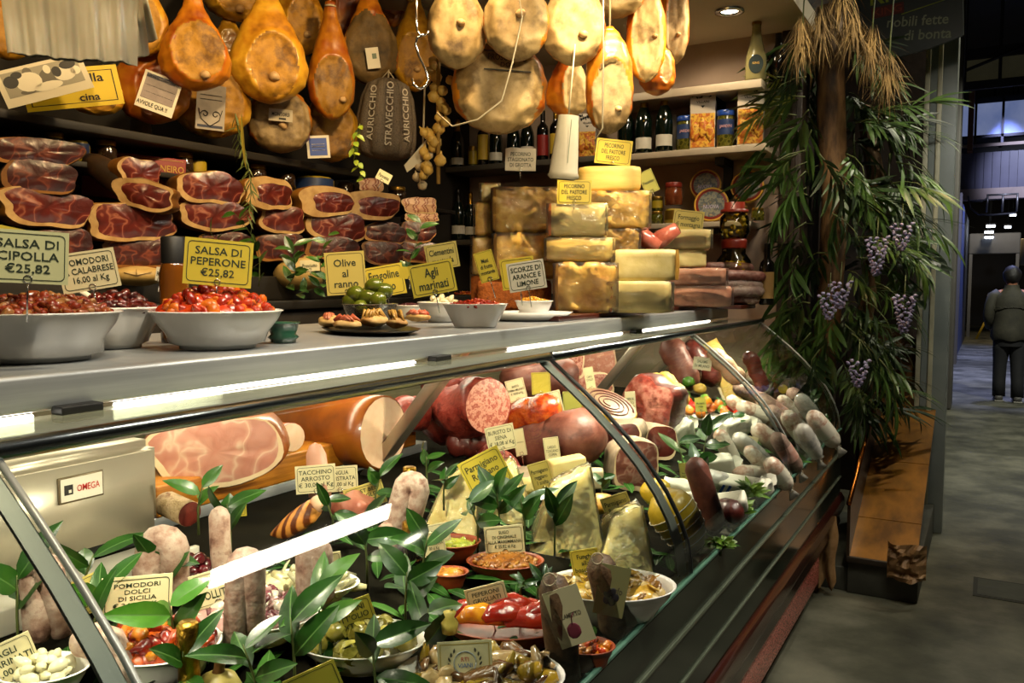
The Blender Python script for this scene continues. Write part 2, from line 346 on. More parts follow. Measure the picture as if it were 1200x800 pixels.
g = G(); g.box2((-.70, Y0, .44), (-.645, Y1, .776)); cpart(g, 'front_panel', LOW)
g = G(); g.box2((-.65, Y0, .66), (-.636, Y1, .672), bev=.003); g.box2((-.65, Y0, .53), (-.638, Y1, .54), bev=.003); cpart(g, 'front_strip', mat('pale_strip', '#8f9a86', rough=.2, metal=.7))
MAHO = mat('mahogany', ['#25100c', '#3d1a13', '#2a110d'], 5, .22, .05, 30, coat=.5, stretch=(1, .15, 1))
g = G(); pr = [(-.72, .266), (-.652, .266), (-.642, .29), (-.65, .33), (-.635, .345), (-.622, .38), (-.625, .42), (-.64, .445), (-.72, .445)]
g.prism(pr, Y0, Y1 + .02, flat=False); cpart(g, 'mahogany_rail', MAHO)
GRAN = mat('red_granite', ['#4a1612', '#a33a2e', '#cf8478', '#7a2820'], 130, .25, detail=2)
g = G(); g.box2((-.75, Y0, .12), (-.66, 4.12, .265), bev=.004); cpart(g, 'granite_band', GRAN)
g = G(); g.box2((-.80, Y0, 0), (-.725, 4.10, .12)); cpart(g, 'kick_plate', mat('kick_brown', ['#1c130e', '#2a1d16'], 5, .5))
g = G(); g.box2((-1.95, 4.05, .0), (-.76, 4.11, .44)); g.box2((-1.95, 4.05, .44), (-.735, Y1, .6)); cpart(g, 'end_panel', mat('end_brown', ['#2a1c10', '#3a2816'], 5, .5))
LINER = mat('case_liner', ['#100f0a', '#1e1b12'], 6, .95, spec=.05)
g = G(); g.prism([(-.70, .60), (-.66, .766), (-1.5, .934), (-1.5, .60)], Y0, Y1 - .02); g.box2((-2.06, Y0, .6), (-1.5, Y1 - .02, .93)); cpart(g, 'display_deck', LINER)
g = G(); g.box2((-2.08, Y0, .6), (-2.05, Y1, 1.39)); cpart(g, 'back_panel', mat('case_back', ['#3a3826', '#55513a'], 3, .35))
for y in (2.1, 3.78, 4.52): g = G(); g.box((-1.53, y, 1.155), (.04, .05, .62), .004, rot=(0, rad(40), 0)); cpart(g, 'support_arm', mat('arm_steel', ['#a59a8a', '#b8ad9d'], 4, .3, metal=.9))
TUBE = mat('fluorescent_tube', '#fff6e4', emit=14.)
for a, b in ((.2, .74), (.88, 1.72), (2.2, 3.1), (3.3, 4.3)): g = G(); g.tube([(-1.262, a, 1.343), (-1.262, b, 1.343)], .006, 8); cpart(g, 'lamp_tube', TUBE)
for y in (.8, 1.8, 3.2): g = G(); g.box((-1.24, y, 1.352), (.03, .07, .014), .003); cpart(g, 'tube_holder', BLACK)
# ---------------------------------------------------------------- back counter and shelves along the back wall
bc = thing('back_counter', 'dark work counter with steel top behind the deli case', 'counter', (-2.75, 1.9, 0))
G().box2((-3.14 + 2.75, -2.9, 0), (-2.42 + 2.75, 2.95, 1.44)).build('cabinet', DW, bc)
G().box2((-3.14 + 2.75, -2.9, 1.44), (-2.4 + 2.75, 2.95, 1.475), bev=.004).build('worktop', mat('worktop_steel', ['#3b3a36', '#4a4843'], 3, .4, metal=.8), bc)
def shelf(name, a, b, label, mt):
    return tag(G().box2(a, b, bev=.004).build(name, mt), label, 'shelf')
WOODD = mat('dark_shelf', ['#171411', '#242019'], 4, .55)
shelf('wall_shelf', (-3.14, -.5, 2.045), (-2.62, 3.2, 2.075), 'dark shelf along the back wall under the hanging hams', WOODD)
shelf('wall_shelf', (-3.14, -.5, 1.93), (-2.64, 4.0, 1.95), 'narrow dark shelf of jars behind the cut ham halves', WOODD)
STB = mat('bottle_shelf', ['#4c463b', '#5a5347'], 4, .5)
shelf('wine_shelf', (-3.14, 4.64, 2.265), (-1.98, 4.945, 2.30), 'dark shelf carrying the main row of wine bottles, left half', STB)
shelf('wine_shelf', (-1.98, 4.64, 2.255), (-1.07, 4.945, 2.292), 'beige shelf of sparkling wine, jars and cake boxes at right', SHELFW)
shelf('wine_shelf', (-3.14, 4.66, 1.79), (-1.9, 4.945, 1.825), 'lower dark shelf of bottles behind the pecorino stack', STB)
shelf('wine_shelf', (-1.98, 4.64, 2.59), (-1.1, 4.945, 2.635), 'topmost beige wall shelf above the sparkling wine bottles', SHELFW)
shelf('tin_shelf', (-2.2, 4.66, 1.855), (-1.16, 4.945, 1.885), 'pale shelf holding round tins and jars behind montagna cheese', SHELFW)
for x, z, l in ((-1.35, 2.14, 'black bracket under the beige shelf of sparkling wine'), (-1.35, 1.75, 'black bracket under the pale shelf of round tins'), (-1.4, 2.5, 'black bracket under the topmost beige wall shelf')):
    tag(G().box((x, 4.93, z), (.05, .03, .22)).box((x, 4.84, z + .09), (.05, .2, .04)).build('shelf_bracket', BLACK), l, 'bracket')
# ceiling downlight
for i, (u, v, y) in enumerate([(855, 12, 4.35)]):
    p = onz(u, v, 2.947)
    th = thing('ceiling_downlight', 'round recessed downlight in the cream ceiling above the right wall shelves', 'light', p); G().lathe([(.075, 0), (.075, -.012), (.05, -.014), (.045, 0)], 24).build('rim', CHROME, th); G().lathe([(0, -.004), (.045, -.004)], 24).build('diffuser', mat('downlight_glow', '#fff2d0', emit=12.), th)
# ---------------------------------------------------------------- trough bench with amber wood at the pillar foot, paper
th = thing('plinth_bench', 'low grey plinth bench with sloping amber wooden panel beside the counter end', 'bench', (-.41, 4.39, 0))
g = G(); g.box((-.0, .8, .09), (.32, 1.6, .18), .006); g.box((-.2, .12, .06), (.2, .2, .12), .004); g.build('base', mat('grey_plinth', ['#34342c', '#45453b'], 6, .6, .2), th)
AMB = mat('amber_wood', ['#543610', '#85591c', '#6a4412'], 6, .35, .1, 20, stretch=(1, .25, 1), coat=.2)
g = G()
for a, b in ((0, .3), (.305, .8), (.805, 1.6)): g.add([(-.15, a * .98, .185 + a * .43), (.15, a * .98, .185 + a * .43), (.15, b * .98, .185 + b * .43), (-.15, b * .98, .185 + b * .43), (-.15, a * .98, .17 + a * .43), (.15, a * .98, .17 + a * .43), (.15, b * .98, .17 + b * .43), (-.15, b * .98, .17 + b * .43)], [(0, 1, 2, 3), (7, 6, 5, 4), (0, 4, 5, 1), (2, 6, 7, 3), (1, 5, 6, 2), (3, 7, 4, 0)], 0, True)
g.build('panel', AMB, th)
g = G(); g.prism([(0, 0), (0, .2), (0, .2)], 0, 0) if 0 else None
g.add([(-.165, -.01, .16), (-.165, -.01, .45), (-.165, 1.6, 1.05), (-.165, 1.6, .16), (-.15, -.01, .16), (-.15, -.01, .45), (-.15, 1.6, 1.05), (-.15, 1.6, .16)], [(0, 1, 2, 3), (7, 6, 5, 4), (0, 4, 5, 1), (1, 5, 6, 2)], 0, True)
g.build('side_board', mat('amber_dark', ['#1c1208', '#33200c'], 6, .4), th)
g = G(); g.tube([(-.158, -.02, .455), (-.158, 1.6, 1.055)], .012, 8); g.build('copper_rail', mat('copper', '#9a5a22', rough=.25, metal=1.), th)
g = G(); g.box((0, -.008, .175), (.32, .02, .03), .004); g.build('front_lip', mat('dark_lip', '#2a2118', rough=.5), th)
def crumple(name, c, dims, label, cat, mt, seed, rot=(0, 0, 0)):
    g = G(); nx, nz = 12, 10; vs = []
    for j in range(nz + 1):
        for i in range(nx + 1):
            x = (i / nx - .5); z = j / nz - .5
            vs.append((x * dims[0], -dims[1] * (1 - (2 * abs(x)) ** 3) * .5 + .25 * dims[1] * noise.noise((x * 5, z * 5, seed)) * 2, z * dims[2] + .1 * dims[2] * noise.noise((x * 4 + 9, z * 3, seed))))
    g.add(vs, [(j * (nx + 1) + i, j * (nx + 1) + i + 1, (j + 1) * (nx + 1) + i + 1, (j + 1) * (nx + 1) + i) for j in range(nz) for i in range(nx)], 0, True)
    return tag(g.build(name, mt, None, c, rot), label, cat)
KRAFT = mat('kraft_paper', ['#6e4f2b', '#93714a', '#7a5a33'], 9, .55, .3, 25)
crumple('paper_bag', (-.30, 4.36, .21), (.17, .07, .18), 'crumpled brown paper bag at the front corner of the plinth bench', 'paper bag', KRAFT, 3.)
for i, x in enumerate((-.80, -.735, -.665)):
    g = G(); nz = 10; vs = []
    for j in range(nz + 1):
        z = .05 + (.40 - .05) * j / nz; k = 1 - j / nz
        for q in range(7): vs.append((x + (q / 6 - .5) * .11 + 0.006 * math.sin(j * .9 + i), 4.2 + .05 * i + .016 * math.sin(q * 1.7 + i + j * .25) * (1 + k) - .05 * k * (i == 0), z + .03 * math.sin(q * 2 + i) * k))
    g.add(vs, [(j * 7 + q, j * 7 + q + 1, (j + 1) * 7 + q + 1, (j + 1) * 7 + q) for j in range(nz) for q in range(6)])
    tag(g.build('paper_sheet', KRAFT), ['brown paper sheet hanging by the counter end, nearest the granite base', 'brown paper sheet hanging by the counter end, middle of three', 'brown paper sheet hanging by the counter end, nearest the plinth bench'][i], 'paper', 'brown paper sheets hung at the counter end')
# ---------------------------------------------------------------- hanging hams
SKIN = mat('cured_skin', ['#5a2206', '#a8500c', '#c47a16', '#8a400c', '#c98a1e'], 4, .38, .35, 12, coat=.12, rand=True)
SKINY = mat('yellow_fat', ['#6e3c0a', '#b57a16', '#cc9a26', '#9a6410', '#c08a1e'], 5, .4, .4, 12, coat=.25, rand=True)
FACEB = mat('brown_mould_face', ['#4a3006', '#8f620e', '#ad7c18', '#6a460c', '#a87418'], 7, .6, .45, 18, rand=True, detail=7)
FACED = mat('dark_mould_face', ['#2a2012', '#57431f', '#6b5228', '#3a2c17'], 9, .7, .4, 30, rand=True, detail=7)
FACEW = mat('white_lard_face', ['#4e3a1c', '#8c7448', '#a58c5e', '#6a532e', '#94794a'], 6, .6, .25, 14, rand=True, detail=6)
BONE = mat('bone', ['#a67e4a', '#c9a878'], 20, .5)
CORD = mat('cord', '#b7a98a', rough=.8)
def ipol(tab, t):
    for (a, x), (b, y) in zip(tab[:-1], tab[1:]):
        if t <= b: k = (t - a) / (b - a); k = k * k * (3 - 2 * k) * .5 + k * .5; return x + (y - x) * k
    return tab[-1][1]
HW = [(0, .02), (.03, .38), (.09, .66), (.18, .9), (.32, 1), (.46, .93), (.62, .7), (.76, .45), (.88, .28), (1, .2)]
RW = [(0, .02), (.03, .34), (.1, .68), (.25, .95), (.45, 1), (.65, .95), (.82, .74), (.93, .45), (1, .15)]
def ham(u, v, w, h, place, label, skin=SKIN, face=FACEB, fel=(0.05, .34, .62, .3), prof=HW, yo=0., roll=0., knob=(.15, .2), seed=0., thick=.62, cord=.35, group='whole hams hung over the shop'):
    p = far(u, v, -place) if place < -1.99 and False else (onx(u, v, place) if place < 0 else far(u, v, place))
    dp = depth(p); W = w * dp / F * .5; Hh = h * dp / F
    t_ = thing('whole_ham', label, 'ham', p, (0, roll, face_yaw(p) + yo), group)
    nr, ns = 46, 64; vs = []; mi = []
    fx, fz, fw, fh = fel
    def inside(x, z): return ((x - fx) / fw) ** 2 + ((z - fz) / fh) ** 2
    for i in range(nr + 1):
        t = i / nr
        hw = ipol(prof, t) * W
        for k in range(ns):
            a = 2 * PI * k / ns; x = hw * math.cos(a); y = hw * thick * math.sin(a) * (1 if t < .5 else 1 + .4 * (t - .5))
            nn = noise.noise((math.cos(a) * 1.3 + seed, math.sin(a) * 1.3, t * 3 + seed * 2)); x *= 1 + .09 * nn; y *= 1 + .12 * nn; n3 = .035 * noise.noise((math.cos(a) * 3 + seed, math.sin(a) * 3, t * 9)); x *= 1 + n3; y *= 1 + n3
            q = inside(x / W, t)
            if y < 0:
                if q < .9: y = max(y, -W * thick * .70) + .05 * W * noise.noise((x / W * 3, t * 6, seed)) + .03 * W * noise.noise((x / W * 8, t * 15, seed))
                elif q < 1.25: y -= W * .035
            vs.append((x, y, (t - .5) * Hh))
    fs = []; g = G()
    for i in range(nr):
        for k in range(ns):
            k2 = (k + 1) % ns; fs.append((i * ns + k, i * ns + k2, (i + 1) * ns + k2, (i + 1) * ns + k))
    g.add(vs, fs); g.f.append(tuple(range(ns))[::-1]); g.m.append(0); g.fl.append(False); g.f.append(tuple(nr * ns + k for k in range(ns))); g.m.append(0); g.fl.append(False)
    for j, f in enumerate(g.f):
        c = [sum(g.v[q][d] for q in f) / len(f) for d in range(3)]
        if c[1] < 0 and inside(c[0] / W, c[2] / Hh + .5) + .25 * noise.noise((c[0] / W * 3, c[2] / Hh * 5, seed)) < 1: g.m[j] = 1
    g.build('body', [skin, face], t_)
    if knob:
        kx, kz = knob; G().blob((kx * W, -W * thick * .74, (kz - .5) * Hh), (W * .15, W * .14, W * .13), .3, 8, 2, seed).build('bone_knob', BONE, t_)
    if cord:
        g = G(); g.tube([(0, 0, Hh * .5 - .02), (0.005, 0, Hh * .5 + cord)], .004, 6); g.tube([(W * .22 * math.cos(q), W * .22 * math.sin(q), Hh * .46) for q in [i * PI / 6 for i in range(13)]], .004, 5); g.build('cord', CORD, t_)
    return t_, p, W, Hh
HG = 'whole hams hung over the shop'
ham(228, 50, 82, 112, -2.5, 'orange ham with round brown face, hanging above two paper tags', seed=1, knob=(.25, .14), fel=(.1, .38, .7, .3))
ham(315, 52, 90, 138, -2.5, 'broad pear-shaped orange ham with faint dark markings, hanging left of narrow ham', skin=SKINY, seed=2, fel=(.12, .3, .62, .26), knob=(.12, .2))
ham(388, 72, 56, 136, -2.48, 'narrow orange ham with tied shank, above the blue and white label', seed=3, fel=(.1, .28, .78, .25), knob=(.45, .16))
ham(433, 42, 66, 114, -2.5, 'ham with large dark mouldy face and small white paper tag', face=FACED, seed=4, fel=(0.02, .34, .95, .38), knob=None)
ham(486, 48, 54, 118, -2.5, 'yellow ham with steel hook before it, right of dark-faced ham', skin=SKINY, seed=5, fel=(0, .3, .8, .25), knob=(.1, .2))
ham(168, 15, 55, 100, -2.62, 'ham half hidden behind the right edge of hanging white bags', skin=SKINY, seed=6, knob=None)
ham(8, 25, 55, 90, -2.62, 'dark yellow ham at far left behind the white bags', skin=SKINY, seed=7, knob=None)
ham(277, -8, 72, 64, -2.75, 'upper ham wedged between first and pear-shaped orange hams', skin=SKINY, seed=8, knob=(.1, .15))
ham(350, 10, 62, 110, -2.72, 'yellow ham behind, between pear-shaped and narrow hams', skin=SKINY, seed=9, fel=(.2, .3, .6, .3), knob=(.3, .2))
ham(408, -6, 50, 110, -2.75, 'reddish ham shank partly behind the dark-faced ham', seed=10, knob=None, face=SKIN)
ham(461, -14, 32, 90, -2.75, 'thin ham shank between dark-faced ham and hooked yellow ham', seed=11, knob=None, face=SKIN)
ham(268, 45, 40, 62, -2.8, 'pale yellow ham seen in the gap right of first orange ham', skin=SKINY, face=SKINY, seed=30, knob=None)
ham(178, 101, 84, 88, -2.7, 'dull orange ham carrying the purple printed tag', seed=12, prof=RW, face=SKIN, fel=(.3, .4, .7, .4), knob=None, cord=0)
ham(248, 116, 88, 92, -2.68, 'mottled grey-yellow ham behind the scrollwork paper tag', skin=SKINY, face=FACEB, seed=13, prof=RW, fel=(0, .45, .8, .45), knob=(.2, .7), cord=0)
ham(328, 140, 74, 78, -2.6, 'pale-faced ham with small stamped label, beneath pear-shaped ham', face=FACEW, seed=14, prof=RW, fel=(0, .45, .92, .5), knob=(.1, .38), cord=0)
ham(388, 150, 62, 80, -2.6, 'ham with blue and white label stuck on its face', face=FACEB, skin=SKINY, seed=15, prof=RW, fel=(-.05, .45, .85, .5), knob=None, cord=0)
ham(112, 112, 62, 46, -2.72, 'ham lying behind the yellow calendar on the wall shelf', skin=SKINY, seed=16, prof=RW, knob=None, cord=0)
WS = dict(face=FACEW, cord=.5)
wh = [(535, 12, 70, 136, 2.95, 'white-larded ham hanging leftmost over the bottle shelf', SKIN, HW, (0, .36, .98, .5), (.15, .36)),
      (606, 5, 78, 132, 2.9, 'white-larded ham with round bone, second from left over bottles', SKIN, HW, (-.05, .4, .95, .5), (.1, .38)),
      (674, 12, 76, 130, 2.95, 'grey-white ham with small dark bone above the tall paper funnel', SKIN, HW, (-.1, .36, .92, .5), (.25, .25)),
      (722, -22, 70, 86, 3.1, 'white ham cut by the picture top, above the long orange ham', SKIN, HW, (0, .4, .95, .5), None),
      (585, 96, 108, 122, 3.1, 'very broad round ham with oval ink stamp on its pale face', SKIN, RW, (0, .42, .92, .46), None),
      (666, 95, 54, 84, 3.2, 'smaller ham seen side-on behind the paper funnel top', SKIN, HW, (.4, .35, .6, .4), None),
      (714, 95, 55, 124, 3.0, 'long red-orange ham with grey lower face hanging over stacked pecorino', SKIN, RW, (.1, .32, .82, .36), (.4, .22)),
      (757, 40, 46, 112, 3.15, 'white-fleshed ham with protruding knuckle bone, above prosecco bottles', SKIN, RW, (.1, .45, .8, .45), (.45, .45)),
      (770, 82, 42, 60, 3.25, 'ham tip showing below the knuckle-boned ham', SKIN, RW, (.5, .5, .3, .3), None),
      (790, 20, 36, 112, 3.35, 'rightmost narrow hanging ham beside the cream ceiling', SKIN, RW, (.2, .4, .7, .5), (.3, .3))]
for i, (u, v, w, h, d, lab, sk, pf, fe, kn) in enumerate(wh):
    t_, p, W, Hh = ham(u, v, w, h, d, lab, skin=sk, prof=pf, fel=fe, knob=kn, seed=20 + i, **WS)
    if i == 4:
        STAMP = mat('ink_stamp', '#3b3a36', rough=.8)
        text('PROSCIUTTO', t_, .14, .022, STAMP, (.03, -W * .62 * .735 - .012, .065), (PI / 2, rad(4), 0), 'stamp'); text('DOP', t_, .05, .016, STAMP, (.03, -W * .62 * .735 - .012, .04), (PI / 2, rad(4), 0), 'stamp')
        for a in (.085, .02): G().box((.03, -W * .62 * .735 - .012, a), (.17, .003, .004), rot=(0, rad(4), 0)).build('stamp_line', STAMP, t_)
def cords(pts, label):
    tag(G().tube(pts, .0028, 5).build('string', CORD), label, 'string')
cords([far(612, -55, 2.75), far(608, -5, 2.75), far(612, 20, 2.72), far(600, 75, 2.72), far(588, 118, 2.72), far(560, 140, 2.72), far(530, 148, 2.75), far(512, 132, 2.9)], 'loose pale string looping across the broad round ham')
cords([far(707, -55, 2.75), far(707, -5, 2.75), far(707, 60, 2.72), far(706, 150, 2.72), far(697, 165, 2.75)], 'thin vertical string down the long red-orange ham')
# hanging rails for all of it
for x, y0, y1, l in ((-2.5, .2, 3.6, 'steel hanging rail under the ceiling along the back wall'), (-2.74, .2, 3.8, 'second steel hanging rail close to the back wall')):
    tag(G().tube([(x, y0, 2.92), (x, y1, 2.92)], .014, 8).build('hanging_rail', CHROME), l, 'rail')
# ---------------------------------------------------------------- tags, papers, bags at upper left
CREAM = mat('card_cream', '#d2c79c', rough=.45); YEL = mat('card_yellow', '#cbb53e', rough=.4); LIME = mat('card_lime', '#a9a548', rough=.4); WHITE = mat('card_white', '#d4cdb8', rough=.5)
PLAST = film('sign_sleeve', '#ffffff', haze=.25, hazecol='#c9c4a6')
def sign(body, u, v, w, h, dep, label, card=CREAM, roll=0., yo=0., lean=0., ink=INK, stake=.05, ring=True, border=True, name='price_sign', pad=.76, lines=None, group='price signs'):
    p = far(u, v, dep) if not isinstance(dep, Vector) else dep
    k = depth(p) / F; W = w * k; Hh = h * k
    t_ = thing(name, label, 'sign', p, (lean, rad(roll), face_yaw(p) + yo), group)
    G().box((0, 0, 0), (W, .002, Hh), .0).build('card', card, t_)
    if border:
        b = W * .045; g = G()
        po = []; pi = []; rr = min(W, Hh) * .09
        for cx, cz, a0 in ((1, 1, 0), (-1, 1, 90), (-1, -1, 180), (1, -1, 270)):
            for q in range(4):
                a = rad(a0 + q * 30); X = (W / 2 - b - rr) * cx; Z = (Hh / 2 - b - rr) * cz
                po.append((X + rr * math.cos(a), Z + rr * math.sin(a))); pi.append((X + (rr - W * .012) * math.cos(a), Z + (rr - W * .012) * math.sin(a)))
        g.ring(po[::-1], pi[::-1], -.0016); g.build('border', ink, t_)
    if body: text(body, t_, W * pad, Hh * .66, ink, (0, -.0018, 0), line=1.2)
    if stake:
        g = G(); g.tube([(0, .003, -Hh * .35), (0, .004, -Hh / 2 - stake)], .0014, 5)
        if ring: g.tube([(.006 * math.cos(a), -.002, -Hh * .42 + .006 * math.sin(a)) for a in [i * PI / 6 for i in range(13)]], .0009, 4)
        g.build('pick', CHROME, t_)
    return t_
# yellow calendar with black and white photo card
p = onx(85, 103, -2.5)
t_ = sign('', 84, 104, 104, 46, p, 'yellow printed board with thin black frame under the white bags', mat('calendar_yellow', '#c9ad14', rough=.5), roll=-11, ink=INKB, stake=0, name='wall_calendar', border=False)
k = depth(p) / F
text('lla', t_, 14 * k, 10 * k, INKB, (28 * k, -.003, 10 * k)); text('cina', t_, 22 * k, 8 * k, INKB, (16 * k, -.003, -12 * k))
g = G(); g.ring([(-46 * k, -18 * k), (46 * k, -18 * k), (46 * k, 18 * k), (-46 * k, 18 * k)], [(-45 * k, -17.3 * k), (45 * k, -17.3 * k), (45 * k, 17.3 * k), (-45 * k, 17.3 * k)], -.002); g.build('frame_line', INKB, t_)
p = onx(52, 94, -2.42); k = depth(p) / F
t_ = sign('', 52, 94, 96, 42, p, 'black and white photograph of people in work smocks, pinned at upper left', mat('photo_paper', '#c9bfa4', rough=.5), roll=-21, stake=0, name='photo_card', border=False)
g = G(); g.box((0, -.0015, 3 * k), (84 * k, .001, 28 * k), m=0)
for x, z, a, b, m in ((-16, 2, 14, 11, 2), (-14, 13, 5, 5, 1), (6, 0, 11, 12, 1), (7, 11, 4, 5, 2), (24, 2, 12, 8, 2), (-34, 6, 8, 7, 3), (30, 11, 9, 5, 3), (16, 6, 5, 6, 3), (-26, 12, 6, 4, 3), (2, -7, 16, 5, 2), (-20, -8, 9, 3, 1), (36, 3, 6, 5, 2)):
    g.add([(x * k + a * k * math.cos(q), -.0022 - .0001 * m, z * k + b * k * math.sin(q)) for q in [i * PI / 8 for i in range(16)]], [tuple(range(16))[::-1]], m, True)
g.build('print', [mat('grey_tone', '#8d8672'), mat('mid_tone', '#5b5546'), mat('light_tone', '#d4cbb2'), mat('dark_tone', '#1d1a16')], t_)
# paper bags
BAGW = mat('white_bag_plastic', ['#8d8878', '#a8a392'], 3, .35, .15, 14, coat=.2, sss=.1)
for i, (u, v, w, h, r_, l) in enumerate([(85, 26, 140, 86, -1, 'front white carrier bag hanging at upper left'), (104, 22, 122, 86, -8, 'middle white carrier bag, its slanted edge showing right'), (116, 14, 112, 80, -14, 'rear white carrier bag sticking out furthest right')]):
    p = far(u, v, 1.72 + i * .05); k = depth(p) / F; W, Hh = w * k, h * k
    t_ = thing('carrier_bag', l, 'bag', p, (0, rad(r_), face_yaw(p)), 'white carrier bags hung at upper left')
    g = G(); nx, nz = 40, 10; vs = []
    for s_ in (-1, 1):
        for j in range(nz + 1):
            for q in range(nx + 1):
                x = q / nx - .5; z = j / nz - .5; pl = .35 * math.sin(x * 31 + i) + .2 * math.sin(x * 67 + z * 2 + i * 2) + .5 * noise.noise((x * 5 + i, z * 1.2, 2.))
                vs.append((x * W * (1 + .06 * z), s_ * .012 * (1 - (2 * abs(x)) ** 4) + .020 * pl * (1.1 - .5 * z), z * Hh + .015 * Hh * noise.noise((x * 9, z, i))))
    m_ = (nx + 1) * (nz + 1); fs = []
    for s_ in (0, 1):
        for j in range(nz):
            for q in range(nx): fs.append(tuple(s_ * m_ + e for e in (j * (nx + 1) + q, j * (nx + 1) + q + 1, (j + 1) * (nx + 1) + q + 1, (j + 1) * (nx + 1) + q)))
    g.add(vs, fs); g.build('bag_body', BAGW, t_)
    G().tube([(-W * .2, 0, Hh * .48), (-W * .1, 0, Hh * .48 + .3), (W * .1, 0, Hh * .48 + .3), (W * .2, 0, Hh * .48)], .004, 6).build('handle', CORD, t_)
    if i == 1: G().box((-W * .08, -.03, Hh * .12), (W * .13, .001, Hh * .4), rot=(0, .1, 0)).build('print_patch', mat('greenish_print', ['#8d8f7c', '#a9a98f', '#8f8a52'], 20, .4), t_)
    if i == 2: g = G(); g.tube([(W * .40 + .011 * math.sin(a) ** 3 * 1.3, -.017, Hh * .22 + .010 * (math.cos(a) - .4 * math.cos(2 * a))) for a in [q * PI / 10 for q in range(21)]], .0009, 4); g.build('heart_mark', INKB, t_)
pb_ = far(95, 26, 1.76); tag(G().tube([(pb_.x, pb_.y - .35, 2.60), (pb_.x, pb_.y + .45, 2.60)], .01, 8).tube([(pb_.x, pb_.y - .3, 2.60), (pb_.x, pb_.y - .3, 2.95)], .006, 6).tube([(pb_.x, pb_.y + .4, 2.60), (pb_.x, pb_.y + .4, 2.95)], .006, 6).build('bag_rail', CHROME), 'short steel rail above the white carrier bags', 'rail')
def papertag(u, v, w, h, x, label, mt, roll, extras): 
    p = onx(u, v, x); k = depth(p) / F
    t_ = sign('', u, v, w, h, p, label, mt, roll=roll, stake=0, name='paper_tag', border=False, group='paper tags on the hams')
    for fn in extras: fn(t_, k)
    return t_
PURP = mat('tag_purple', ['#7d6f6c', '#8d807b'], 30, .5); NAVY = mat('tag_navy', '#1d2540', rough=.5); TBLUE = mat('tag_blue', '#27479a', rough=.45)
def bx(x, z, w, h, mt, nm='print_block'): return lambda t_, k: G().box((x * k, -.002, z * k), (w * k, .001, h * k)).build(nm, mt, t_)
def tx(s, x, z, w, h, mt=INKB, nm='lettering'): return lambda t_, k: text(s, t_, w * k, h * k, mt, (x * k, -.0032, z * k), name=nm)
papertag(186, 110, 42, 44, -2.58, 'purple-grey printed paper tag with handwritten line on dull orange ham', WHITE, 18, [bx(0, 4, 36, 28, PURP), bx(-2, 17, 32, 5, NAVY), bx(0, 6, 33, .6, INKB), bx(0, -2, 33, .6, INKB), tx('AVVOLE QUA !!', -3, -16, 34, 6)])
def scroll(t_, k):
    g = G()
    for s_ in (-1, 1):
        g.tube([(s_ * (6 + 4.5 * math.cos(a) * (1 - a / 9)) * k, -.003, (-8 + 4.5 * math.sin(a) * (1 - a / 9)) * k) for a in [q * .4 for q in range(17)]], .5 * k, 4); g.tube([(s_ * 13 * k, -.003, -2 * k), (s_ * 10 * k, -.003, -14 * k), (0, -.003, -22 * k)], .5 * k, 4)
    g.build('scrollwork', INKB, t_)
papertag(247, 126, 32, 52, -2.585, 'tall grey paper tag with black scrollwork on mottled ham', mat('tag_grey', ['#8d857c', '#a39a8c'], 20, .5), 4, [bx(0, -22, 28, 3, NAVY), bx(0, 14, 24, .6, INKB), bx(0, 9, 24, .6, INKB), scroll])
papertag(437, 68, 15, 24, -2.44, 'small white paper tag pinned on the dark-faced ham', WHITE, -8, [bx(2, 2, 5, 6, mat('tag_mark', '#5a6a55'))])
papertag(373, 172, 26, 26, -2.53, 'white label with blue centre on lower ham', WHITE, -4, [bx(0, 0, 20, 20, TBLUE), bx(0, 3, 15, .8, WHITE), bx(0, 0, 15, 1.6, WHITE), bx(0, -4, 15, .8, WHITE)])
papertag(329, 135, 27, 14, -2.535, 'small grey stamped sticker on the pale-faced lower ham', mat('tag_stamp', '#a79c84'), 3, [tx('MONTORSI', 0, 1, 20, 5), bx(2, -4, 8, 2, INKB)])
# steel hook
tag(G().tube([far(u, v, 2.75) for u, v in ((488, -45), (488, 28), (489, 37), (494, 42), (501, 40), (502, 36))], .004, 8).tube([far(u, v, 2.74) for u, v in ((497, 40), (489, 44), (487, 52), (491, 66), (498, 80), (502, 93), (499, 101), (492, 104), (485, 100), (483, 92))], .0045, 8).build('meat_hook', CHROME), 'steel S-shaped meat hook hanging in front of yellow ham', 'hook')
# provolone in net with lettering
p = onx(453, 140, -2.42); k = depth(p) / F
t_ = thing('provolone_cheese', 'big dark netted provolone cheese lettered in white, hanging under dark-faced ham', 'cheese', p, (0, rad(3), face_yaw(p)))
g = G(); pf = [(.0, -46), (20, -45), (31, -40), (34, -25), (33, 0), (29, 25), (23, 40), (12, 46), (0, 47)]
ns = 60; vs = []
for r_, z in pf:
    for q in range(ns):
        a = 2 * PI * q / ns; rr = r_ * (1 + .16 * abs(math.cos(a * 5)) ** .6 - .10); vs.append((rr * k * math.cos(a), rr * k * math.sin(a) * .8, z * k))
g.add(vs, [(i * ns + q, i * ns + (q + 1) % ns, (i + 1) * ns + (q + 1) % ns, (i + 1) * ns + q) for i in range(len(pf) - 1) for q in range(ns)])
g.build('body', mat('dark_net_wrap', ['#2a241d', '#6a5d4c', '#40372d'], 160, .6, .5, 200), t_)
NETW = mat('white_print', '#b9b1a0', rough=.7)
for s_, x, rz, w in (('AURICCHIO', -17, -28, 62), ('STRAVECCHIO', 3, 4, 72), ('AURICCHIO', 22, 34, 60)):
    text(s_, t_, w * k, 8 * k, NETW, (x * k, -(33 * .8 - abs(x) * .22 + 2) * k, 2 * k), (PI / 2, -PI / 2 + (-.1 if x > 10 else .06 if x < 0 else 0), rad(rz)), keep=False)
